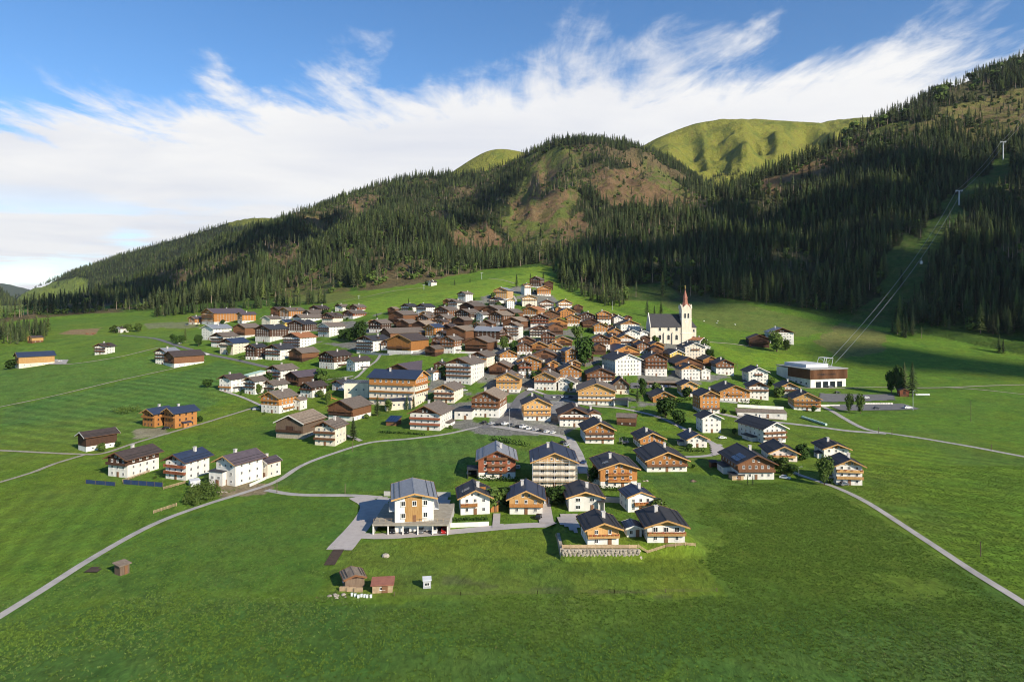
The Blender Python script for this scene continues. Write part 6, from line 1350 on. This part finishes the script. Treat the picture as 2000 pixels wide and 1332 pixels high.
for a in ((1143,716,654,50,0,'huge round leafy tree in the middle of the village'),(1300,815,768,56,1,'wide leafy tree beside the winding lane'),(1326,828,796,40,1,'lower leafy tree leaning right of the wide one'),(706,668,624,34,0,'tall leafy tree left of the long dark chalet'),(690,668,634,30,1,'dark leafy tree beside the tallest one on the left'),(672,664,638,26,1,'leafy tree nearest the two-balcony white house'),
  (1517,687,645,40,3,'big leafy tree hiding the farmhouse right of the church'),(1536,684,662,22,2,'smaller pale tree at the right of the hidden farmhouse'),(1610,948,888,36,3,'slender leafy tree in front of the upper outlying house'),(1658,806,766,18,3,'thin leafy tree left of a pair at the car park'),(1680,808,768,20,3,'thin leafy tree right of a pair at the car park'),(1741,768,716,26,1,'dark leafy tree left in the car park clump'),
  (1756,770,708,24,0,'middle leafy tree in the car park clump'),(406,757,737,24,1,'round dark bush-like tree left of the lower left row'),(1530,925,890,36,2,'leafy tree right of the big brown farmhouse'),(1545,928,902,30,1,'darker leafy tree by the outlying houses'),(985,686,655,22,3,'pale leafy tree below the three-balcony house'),(1003,688,664,24,1,'dark round tree below the three-balcony house'),
  (1128,664,634,28,3,'pale leafy tree behind the huge round one'),(1180,650,630,14,1,'small tree beside the narrow house under the forest wedge'),(515,694,664,20,1,'leafy tree between the white chalets on the left'),(532,700,668,18,3,'pale tree in front of the white chalet terraces'),(447,694,674,12,3,'small pale tree beside the cream house'),(352,672,652,22,1,'dark tree at the upper left road'),(388,676,650,18,1,'tree beside the grey-roofed white house'),
  (338,668,650,16,1,'leftmost dark tree at the upper left road'),(640,790,764,14,3,'pale tree at the playground'),(505,770,748,14,2,'tree between two houses of the lower left row'),(250,648,632,24,2,'pale bushy tree beside the upper left road'),(270,648,630,20,2,'second pale bushy tree beside the upper left road'),(1255,775,735,20,0,'dark tree in front of the balconied guesthouse'),(1385,700,678,22,1,'round shrubby tree on the bank right of the rectory'),
  (1160,945,905,28,1,'dark leafy tree behind the plain white house'),(1408,712,694,18,1,'small tree on the bank right of the church'),(760,805,778,18,3,'pale tree in the hotel garden'),(1115,765,745,12,3,'small tree behind the white rear wing')): broad(*a)
for a in ((690,860,812,0,'dark spruce beside the cream house with two balconies',1.35),(737,812,770,0,'dark spruce left in the hotel garden',1.3),(795,800,768,1,'slim spruce right in the hotel garden',1.2),(808,800,772,1,'slim spruce at the hotel corner',1.2),(1782,774,706,0,'broad dark spruce right in the car park clump',1.3),(1766,770,706,4,'spruce behind the car park clump',1.2),(1264,618,583,0,'dark spruce left of a pair behind the church',1.3),(1291,616,588,0,'dark spruce right of a pair behind the church',1.3),(1278,616,596,1,'small spruce between the pair behind the church',1.2),
  (1009,562,534,1,'dark spruce beside the highest drive',1.2),(1061,546,530,0,'dark spruce above the topmost chalet',1.2),(1036,545,533,1,'thin spruce left of the topmost chalet',1.2),(362,668,638,3,'narrow larch at the upper left road',.9),(1245,785,756,0,'small spruce on the lawn below the steep-gabled house',1.3),(1222,765,736,0,'spruce beside the steep-gabled house',1.2),(736,622,610,0,'small spruce under the upper meadow',1.3),(829,615,600,0,'spruce between the rim pair and the brown chalet',1.3),(798,594,582,1,'thin spruce above the upper rim pair',1.2),(888,558,545,0,'small spruce on the skyline of the meadow',1.2),(918,552,543,0,'second small spruce on the skyline of the meadow',1.3),(1030,738,716,1,'slim spruce beside the red-balconied dark house',1.2),(1064,728,706,0,'dark spruce behind the golden-gabled house',1.3),(1460,948,925,1,'slim spruce left in the farmhouse garden',.8),(1470,948,926,1,'slim spruce right in the farmhouse garden',.8),(978,640,622,0,'spruce among the barns',1.3)): con(*a)
# garden shrubs between the houses
_r2 = random.Random(21); cnt = 0
def free(x, y, m=1.0):
    for _, X_, Y_, W_, L_, ya_, *_q in HOUSES:
        dx, dy = x-X_, y-Y_
        if dx*dx+dy*dy > 900: continue
        c, s = math.cos(-ya_), math.sin(-ya_); a, b = dx*c-dy*s, dx*s+dy*c
        if abs(a) < W_/2+m and abs(b) < L_/2+m+.6: return False
    return True
tries = 0
while cnt < 230 and tries < 2500:
    tries += 1; hh = _r2.choice(HOUSES)
    if hh[2] < 185: continue
    _, X_, Y_, W_, L_, ya_, *_q = hh; a = _r2.uniform(0, 6.28); q = max(W_, L_)*.5+_r2.uniform(1.5, 5); x, y = X_+q*math.cos(a), Y_+q*math.sin(a)
    if not free(x, y): continue
    z = gz(x, y); h = _r2.uniform(1.0, 3.4) if _r2.random() < .62 else _r2.uniform(3.5, 8.0); w_ = h*_r2.uniform(.8, 1.3)/.86; k = _r2.randrange(3)
    e = empty('shrub', (x, y, z), a); e.scale = (w_, w_, h); nm = hh[0].split(',')[0].split(' ')
    tag(e, '%s garden shrub beside the %s' % (('low' if h < 2 else 'tall' if h > 3.5 else 'rounded'), ' '.join(nm[:10])), 'shrub', 'garden shrubs around the houses'); c, t = SHRUB[k]; link('foliage', c, e); link('stem', t, e); cnt += 1
def hedge(pts, h, t, label):
    P = [hit(x, y) for x, y in pts]; b = MB(); rr = random.Random(len(label)); o = P[0]
    for a, c in zip(P[:-1], P[1:]):
        n = int((c-a).length/.16)*3
        for i in range(n):
            p = a.lerp(c, rr.random()); p = Vector((p.x+rr.uniform(-t, t)/2, p.y+rr.uniform(-t, t)/2, gz(p.x, p.y)+rr.uniform(.05, 1)*h if i < 40 else p.z+rr.uniform(.05, 1)*h))-o
            u = Vector((rr.gauss(0, 1), rr.gauss(0, 1), rr.gauss(0, 1)+.5)).normalized(); q = u.orthogonal().normalized(); w_ = u.cross(q); s = rr.uniform(.18, .34); b.face([p+q*s, p+w_*s, p-q*s, p-w_*s])
    tag(b.build('hedge', 'broad_leaves', None, o), label, 'hedge')
hedge([(1390,781),(1440,783)], 2.0, 1.2, 'clipped hedge left below the wide white house'); hedge([(1445,790),(1487,791)], 2.6, 1.6, 'tall clipped hedge right below the wide white house'); hedge([(1318,786),(1350,782)], 2.0, 1.4, 'hedge beside the low orange bungalow'); hedge([(1330,882),(1376,882)], 1.8, 1.5, 'hedge below the white bungalow at the turning circle'); hedge([(935,938),(1010,940)], 1.6, 1.4, 'hedge below the red-brown apartment house'); hedge([(1040,956),(1125,958)], 1.2, 1.2, 'hedge below the scaffolded block'); hedge([(960,860),(1030,872)], 2.0, 1.8, 'shrubby hedge above the apartment houses'); hedge([(876,1018),(952,1015)], .9, .8, 'low hedge of the flower balcony garden'); hedge([(740,845),(830,850)], 1.0, 1.2, 'low planted border below the tall white house'); hedge([(1160,957),(1250,960)], 1.4, 1.2, 'hedge below the skylight house')
def weeds(pts, n, label):
    xs = [p[0] for p in pts]; ys = [p[1] for p in pts]; b = MB(); rr = random.Random(n); P0 = hit(sum(xs)/len(xs), sum(ys)/len(ys)); k = 0
    W_ = [hit(*p) for p in pts]; poly = [(p.x, p.y) for p in W_]
    while k < n:
        x, y = rr.uniform(min(p[0] for p in poly), max(p[0] for p in poly)), rr.uniform(min(p[1] for p in poly), max(p[1] for p in poly))
        if not inpoly(np.array([x]), np.array([y]), poly)[0]: continue
        k += 1; z = P0.z+rr.uniform(0, 1)**.6*rr.uniform(.5, 2.4); u = Vector((rr.gauss(0, 1), rr.gauss(0, 1), rr.gauss(0, 1)+.6)).normalized(); q = u.orthogonal().normalized(); w_ = u.cross(q); s = rr.uniform(.15, .4); p = Vector((x, y, z))-P0; b.face([p+q*s, p+w_*s*.7, p-q*s, p-w_*s*.7])
    tag(b.build('weeds', 'light_leaves', None, P0), label, kind='stuff')
weeds([(355,985),(372,955),(410,945),(432,960),(425,972),(380,990)], 2600, 'tangle of tall weeds on the bank below the new white house')
weeds([(215,805),(235,797),(272,795),(278,806),(240,812)], 900, 'rough scrub left of the orange timber house')
weeds([(640,735),(700,742),(698,752),(650,748)], 900, 'scrub strip along the inner lane')

# ------------------------------------------------------------------ poles, bales, small things
def pole(px, yb, yt, label, m='wood_pole', arm=0.0, r_=.13, lamp=False):
    P = hit(px, yb, 70, 1600); h = (yb-yt)*P.y/F; e = empty('lamp_post' if lamp else 'pole', P); tag(e, label, 'lamp post' if lamp else 'pole'); b = MB(); b.bar((0, 0, -.5), (0, 0, h), r_, 0, r_*.7, 7); b.build('shaft', m, e)
    if arm: b = MB(); b.box(-arm, arm, -.09, .09, h-.35, h-.12); b.build('crossarm', m, e)
    if lamp: b = MB(); b.bar((0, 0, h-.1), (.9, 0, h+.15), .05); b.box(.6, 1.3, -.14, .14, h+.1, h+.24); b.build('lamp_head', 'steel', e)
for a in ((1896,824,783,'brown wooden pole standing in the right meadow'),(1915,1086,1057,'dark wooden pole in the lower right meadow'),(674,964,944,'thin post beside the short fork road'),(689,882,862,'thin post beside the forked road'),(1742,850,836,'thin post right of the road junction'),(1936,879,868,'thin post beside the right road'),(1716,846,834,'thin post left of the road junction'),(541,962,940,'post inside the fork bend'),(1200,905,880,'post behind the skylight house'),(1440,720,708,'leaning post right of the balconied rim house')): pole(*a)
for a in ((1783,802,763,'tall grey lamp mast at the right of the car park','steel',0,.16,True),(1560,930,912,'lamp post beside the farmhouse lane','steel',0,.08,True),(1092,850,836,'lamp post at the end of the parked row','steel',0,.08,True),(995,838,798,'lamp post beside the curving road','steel',0,.08,True)): pole(*a)
for a in ((701,584,577,'lift mast leftmost on the sunny meadow rim','white_steel',1.6,.2),(828,566,556,'lift mast beside the skyline hut','white_steel',1.6,.2),(941,546,533,'lift mast higher on the sunny meadow','white_steel',1.8,.22),(1196,606,588,'snow lance bending at the forest wedge','white_steel',0,.12)): pole(*a)
_b = MB(); _n = 12
for i in range(_n):
    a, c = 2*math.pi*i/_n, 2*math.pi*(i+1)/_n
    _b.face([(-.6, .62*math.cos(a), .62+.62*math.sin(a)), (-.6, .62*math.cos(c), .62+.62*math.sin(c)), (.6, .62*math.cos(c), .62+.62*math.sin(c)), (.6, .62*math.cos(a), .62+.62*math.sin(a))][::-1])
_b.face([(-.6, .62*math.cos(2*math.pi*i/_n), .62+.62*math.sin(2*math.pi*i/_n)) for i in range(_n)][::-1]); _b.face([(.6, .62*math.cos(2*math.pi*i/_n), .62+.62*math.sin(2*math.pi*i/_n)) for i in range(_n)]); BALE = _b.mesh('hay_bale', ('wrap_green',)); BALE2 = _b.mesh('hay_bale', ('white_wrap',))
def bales(p0, p1, n, me, lab, grp, big=1.0):
    a, c = hit(*p0), hit(*p1)
    for i in range(n):
        p = a.lerp(c, i/(n-1)); e = link('hay_bale', me, None, (p.x, p.y, gz(p.x, p.y)+.02), math.atan2(c.y-a.y, c.x-a.x)+random.uniform(-.06, .06), big); tag(e, '%s wrapped bale, %s in the %s' % ('pale green' if me is BALE else 'white', ORD[i] if i < 13 else 'last', lab), 'hay bale', grp)
bales((1568,817), (1612,831), 13, BALE, 'long row by the right road', 'bales beside the right road'); bales((1790,773), (1813,773), 6, BALE2, 'short row right of the car park hut', 'bales by the car park')
for i in range(11):
    P = hit(1692+i*4.9, 790); b = MB(); b.box(-.7, .7, -.3, .3, -.1, .85); b.box(-.5, .5, -.2, .2, .851, 1.0); tag(b.build('concrete_block', 'white_plaster', None, (P.x, P.y, gz(P.x, P.y))), 'white barrier block, %s from the left along the lift car park' % ORD[i], 'barrier', 'barrier blocks')
def rubble(px, yb, n, rad, m, label, hgt=1.0):
    P = hit(px, yb); e = empty('rubble_pile' if n > 1 else 'boulder', P); tag(e, label, 'pile' if n > 1 else 'boulder'); rr = random.Random(px)
    for i in range(n):
        b = MB(); s = rr.uniform(.4, 1.0)*hgt; q = rad*math.sqrt(rr.random()) if n > 1 else 0; a = rr.uniform(0, 6.28); c = Vector((q*math.cos(a), q*.6*math.sin(a), s*.2))
        for z, r_ in ((-.3, .8), (.1, 1.0), (.45, .55)):
            for j in range(7): t = 2*math.pi*j/7; w_ = s*r_*rr.uniform(.75, 1.2); b.v.append((c.x+w_*math.cos(t), c.y+w_*math.sin(t), c.z+z*s))
        for k in range(2):
            for j in range(7): b.f.append((k*7+j, k*7+(j+1) % 7, k*7+7+(j+1) % 7, k*7+7+j)); b.m.append(0)
        b.f.append(tuple(14+j for j in range(7))); b.m.append(0); b.build('stone', m, e)
rubble(753, 1087, 1, 0, 'stone', 'pale boulder lying in the mown plot', 1.15); rubble(664, 1164, 9, 2.2, 'stone', 'heap of stones and scrap left of the timber hut', .6); rubble(1352, 940, 6, 1.2, 'weathered_timber', 'pile of old timber on the meadow rim', .7); rubble(430, 962, 8, 2.4, 'stone', 'pile of building rubble beside the farm road', .7); rubble(1262, 940, 5, 1.4, 'stone', 'stone heap right of the skylight house', .6); rubble(175, 652, 7, 6, 'red_timber', 'row of felled reddish logs by the far left wood', 1.3)
for i in range(7):
    P = hit(688+i*6+random.uniform(-1, 1), 1165+random.uniform(-2, 2)); b = MB(); b.box(-.2, .2, -.2, .2, 0, .5); b.box(-.23, .23, -.23, .23, .502, .58); tag(b.build('white_crate', 'white_wrap', None, (P.x, P.y, gz(P.x, P.y))), 'white box, %s from the left in front of the timber hut' % ORD[i], 'crate', 'white boxes before the hut')
for i in range(3):
    P = hit(672+i*14, 1153+i); b = MB()
    for k in range(5): b.box(-.9, .9, -.25, .25, k*.17, k*.17+.14)
    tag(b.build('plank_stack', 'fence_wood', None, (P.x, P.y, gz(P.x, P.y))), 'stack of planks, %s from the left before the timber hut' % ORD[i], 'planks', 'plank stacks')
def trampoline(px, py):
    P = hit(px, py); e = empty('trampoline', P); tag(e, 'round grey trampoline on the lawn', 'trampoline'); b = MB(); b.cyl((0, 0, .7), 1.9, .06, 20); b.build('mat', 'black_paint', e); b = MB()
    for i in range(20): a, c = 2*math.pi*i/20, 2*math.pi*(i+1)/20; b.bar((2*math.cos(a), 2*math.sin(a), .75), (2*math.cos(c), 2*math.sin(c), .75), .13)
    b.build('rim', 'steel', e)
    for i in range(6): a = 2*math.pi*i/6; b = MB(); b.bar((2*math.cos(a), 2*math.sin(a), 0), (2*math.cos(a), 2*math.sin(a), 2.4), .05); b.build('pole', 'steel', e)
trampoline(1219, 866)
def playground():
    P = hit(642, 782); e = empty('play_tower', P, .4); tag(e, 'orange climbing frame with slide at the playground', 'playground'); b = MB()
    for x in (-1.2, 1.2):
        for y in (-1.2, 1.2): b.box(x-.1, x+.1, y-.1, y+.1, 0, 3.2)
    b.build('frame', 'orange_timber', e); b = MB(); b.box(-1.3, 1.3, -1.3, 1.3, 1.5, 1.65); b.build('platform', 'orange_timber', e); b = MB(); b.prism([(-1.6, 3.2), (1.6, 3.2), (0, 4.4)], -1.6, 1.6); b.build('roof', 'terracotta_roof', e); b = MB(); b.bar((1.3, 0, 1.6), (4.6, 0, .2), .38); b.build('slide', 'orange_timber', e)
playground()
def sheep_mesh():
    b = MB(); rings = [(-.62, .10, .62), (-.5, .26, .62), (-.15, .33, .60), (.25, .32, .62), (.5, .24, .66), (.66, .16, .82), (.86, .13, .86), (1.0, .06, .80)]; k = 7
    for x, r_, z in rings:
        for j in range(k): a = 2*math.pi*j/k; b.v.append((x, r_*math.cos(a), z+r_*math.sin(a)))
    for i in range(len(rings)-1):
        for j in range(k): b.f.append((i*k+j, i*k+(j+1) % k, (i+1)*k+(j+1) % k, (i+1)*k+j)[::-1]); b.m.append(0)
    b.f.append(tuple(range(k))); b.m.append(0)
    for x in (-.38, .34):
        for y in (-.16, .16): b.bar((x, y, .45), (x+.02, y, 0), .08, 0, .05, 5)
    return b.mesh('sheep', ('white_wrap',))
SHM = sheep_mesh()
for x, y, a, lb in ((1375,628,20,'sheep grazing nearest the church on the upper meadow'),(1400,632,130,'sheep in the middle of the grazing four'),(1402,628,40,'sheep just above the middle one on the upper meadow'),(1436,635,200,'sheep farthest right on the upper meadow')):
    P = hit(x, y); o = link('sheep', SHM, None, P, R(a), 1.0); tag(o, 'white '+lb, 'sheep', 'sheep on the church meadow')

# ------------------------------------------------------------------ standing grass of the near meadows
for nm, c, c2 in (('meadow_grass', (.108, .176, .025), (.072, .132, .019)), ('pale_grass', (.128, .190, .046), (.088, .145, .032)), ('seed_heads', (.19, .175, .07), (.11, .115, .04))): mat(nm, c, .8, .3, .8, col2=c2, rnd=.4, spec=.15)
TUFT = []
for sd, m_, n_, hh in ((1, 'meadow_grass', 11, .50), (2, 'meadow_grass', 9, .36), (3, 'pale_grass', 9, .48), (4, 'seed_heads', 6, .42)):
    rr = random.Random(sd); b = MB()
    for i in range(n_):
        a = rr.uniform(0, 6.28); q = rr.uniform(0, .22); x, y = q*math.cos(a), q*math.sin(a); a2 = a+rr.uniform(-.8, .8); l = hh*rr.uniform(.6, 1.1); lean = rr.uniform(.15, .55); w_ = .045
        d = Vector((math.cos(a2), math.sin(a2), 0)); s_ = Vector((-d.y, d.x, 0))*w_; p = Vector((x, y, -.05)); mid = p+d*l*lean*.4+Vector((0, 0, l*.65)); tip = p+d*l*lean+Vector((0, 0, l))
        b.face([p-s_, p+s_, mid+s_*.7, mid-s_*.7]); b.face([mid-s_*.7, mid+s_*.7, tip])
    TUFT.append(bpy.data.objects.new('grass_tuft', b.mesh('grass_tuft', (m_,))))
def scatter_grass():
    n = 260000; Y = 104+RNG.random(n)**.75*(250-104); X = (RNG.random(n)*2-1)*(Y*.77+3); Z = land(X, Y); px, py = topix(X, Y, Z)
    dn = fbm(X/16, Y/16, 4, 15)+.35*fbm(X/4, Y/4, 2, 16)
    mown = np.zeros(n, bool); tall = np.zeros(n, bool)
    wv = 60*fbm(X/11, Y/11, 3, 33); px0, py0 = px, py; px = px+wv; py = py+wv*.5
    for poly in ([(690,1050),(820,1045),(1085,1020),(1100,1092),(1370,1075),(1412,1158),(1000,1162),(640,1170),(650,1090)], [(640,940),(1400,850),(1400,1000),(1360,1092),(1090,1092),(660,1060)]): mown |= inpoly(px, py, poly)
    for poly in ([(-200,1250),(0,1220),(300,1160),(640,1180),(1400,1165),(1360,1060),(1300,960),(1500,945),(1620,960),(1800,1060),(2200,1300),(2200,1400),(-200,1400)],): tall |= inpoly(px, py, poly)
    px, py = px0, py0
    road_ = np.zeros(n, bool)
    for poly in ([(-40,1222),(180,1080),(300,1014),(400,978),(540,930),(700,860),(980,820),(980,840),(720,876),(600,922),(540,955),(745,962),(745,985),(560,975),(410,998),(300,1036),(180,1104),(-40,1240)], [(1530,900),(1600,930),(1700,975),(1900,1105),(2080,1222),(2080,1245),(1890,1124),(1690,992),(1600,950),(1530,925)], [(640,1110),(660,1060),(690,960),(760,960),(760,1010),(1090,1012),(1090,1036),(700,1055),(660,1110)]): road_ |= inpoly(px, py, poly)
    keep = ~road_ & ~mown & (RNG.random(n) < np.where(tall, .8, .40)*sstep(dn, -.75, .15)) & (px > -30) & (px < 2030)
    for _, X_, Y_, W_, L_, ya_, *_q in HOUSES:
        if Y_ < 265: keep &= (np.hypot(X-X_, Y-Y_) > max(W_, L_)*.75)
    X, Y, Z, dn, tall = X[keep], Y[keep], Z[keep], dn[keep], tall[keep]; k = len(X); r_ = RNG.random(k); pale = fbm(X/34, Y/34, 3, 29)
    ty = np.where(r_ < .006, 3, np.where(r_ < .006+.5*sstep(pale, .0, .4), 2, np.where(r_ < .7, 0, 1))); s = np.where(tall, RNG.uniform(.35, .62, k), RNG.uniform(.25, .48, k))
    print('tufts', k)
    gn_instances('tall_grass', np.stack([X, Y, Z], 1), np.stack([s*2.2, s*2.2, s], 1), RNG.uniform(0, 6.28, k), ty, TUFT, 'tall uncut grass of the near meadows')
scatter_grass()

# ------------------------------------------------------------------ clouds added out of view to throw shade on the slopes
mat('shade_cloud_white', (.85, .86, .88), 1.0, .05, .002, spec=0)
def shade_cloud(poly, n, label, alt=1750., seed=1, rad=(55, 120)):
    P = []
    for x, y in poly: p = hit(x, y, 450, 3200); t = (alt-p.z)/S.z; P.append((p.x+S.x*t, p.y+S.y*t))
    rr = random.Random(seed); b = MB(); xs = [p[0] for p in P]; ys = [p[1] for p in P]; k = 0; tr = 0; cx, cy = sum(xs)/len(xs), sum(ys)/len(ys)
    while k < n and tr < n*60:
        tr += 1; x, y = rr.uniform(min(xs), max(xs)), rr.uniform(min(ys), max(ys))
        if not inpoly(np.array([x]), np.array([y]), P)[0]: continue
        k += 1; r_ = rr.uniform(*rad); m = len(b.v); sg, rn = 9, 6; z0 = alt+rr.uniform(-30, 60)
        for i in range(rn+1):
            ph = math.pi*i/rn
            for j in range(sg): th = 2*math.pi*j/sg; q = r_*rr.uniform(.85, 1.15); b.v.append((x-cx+q*math.sin(ph)*math.cos(th), y-cy+q*math.sin(ph)*math.sin(th), z0-alt+.45*q*math.cos(ph)))
        for i in range(rn):
            for j in range(sg): b.f.append((m+i*sg+j, m+i*sg+(j+1) % sg, m+(i+1)*sg+(j+1) % sg, m+(i+1)*sg+j)[::-1]); b.m.append(0)
    tag(b.build('shade_clouds', 'shade_cloud_white', None, (cx, cy, alt), smooth=True), label, kind='stuff')
shade_cloud([(1215,545),(1300,575),(1450,605),(1590,640),(1700,700),(1850,735),(2100,740),(2150,500),(2050,330),(1850,320),(1650,330),(1500,380),(1380,410),(1280,430),(1200,470)], 60, 'broken cloud out of view, added to shade the lift slope', seed=3, rad=(38, 82))
shade_cloud([(-60,622),(120,592),(230,560),(330,520),(430,482),(520,452),(640,428),(600,470),(480,520),(380,565),(250,600),(100,625)], 36, 'narrow cloud bank out of view, added to shade the left mountainside', seed=5, rad=(40, 80))  # added blocker; its shade stands in for that of a ridge
shade_cloud([(900,400),(1000,360),(1010,420),(960,470),(880,470)], 12, 'small cloud puff out of view, added to shade the middle mountain', seed=8, rad=(35, 70))

# ------------------------------------------------------------------ air
hz = MB(); hz.box(-13800, 13800, -400, 12100, -25, 1480)
mh = bpy.data.materials.new('haze'); mh.use_nodes = True; hn = mh.node_tree; hn.nodes.clear()
pv = hn.nodes.new('ShaderNodeVolumePrincipled'); pv.inputs['Color'].default_value = (.80, .88, 1.0, 1); pv.inputs['Density'].default_value = 1.7e-5; pv.inputs['Anisotropy'].default_value = 0.1
ho = hn.nodes.new('ShaderNodeOutputMaterial'); hn.links.new(pv.outputs[0], ho.inputs['Volume']); MATS['haze'] = mh
tag(hz.build('haze', 'haze', None), 'thin blue summer haze filling the valley air', kind='stuff')
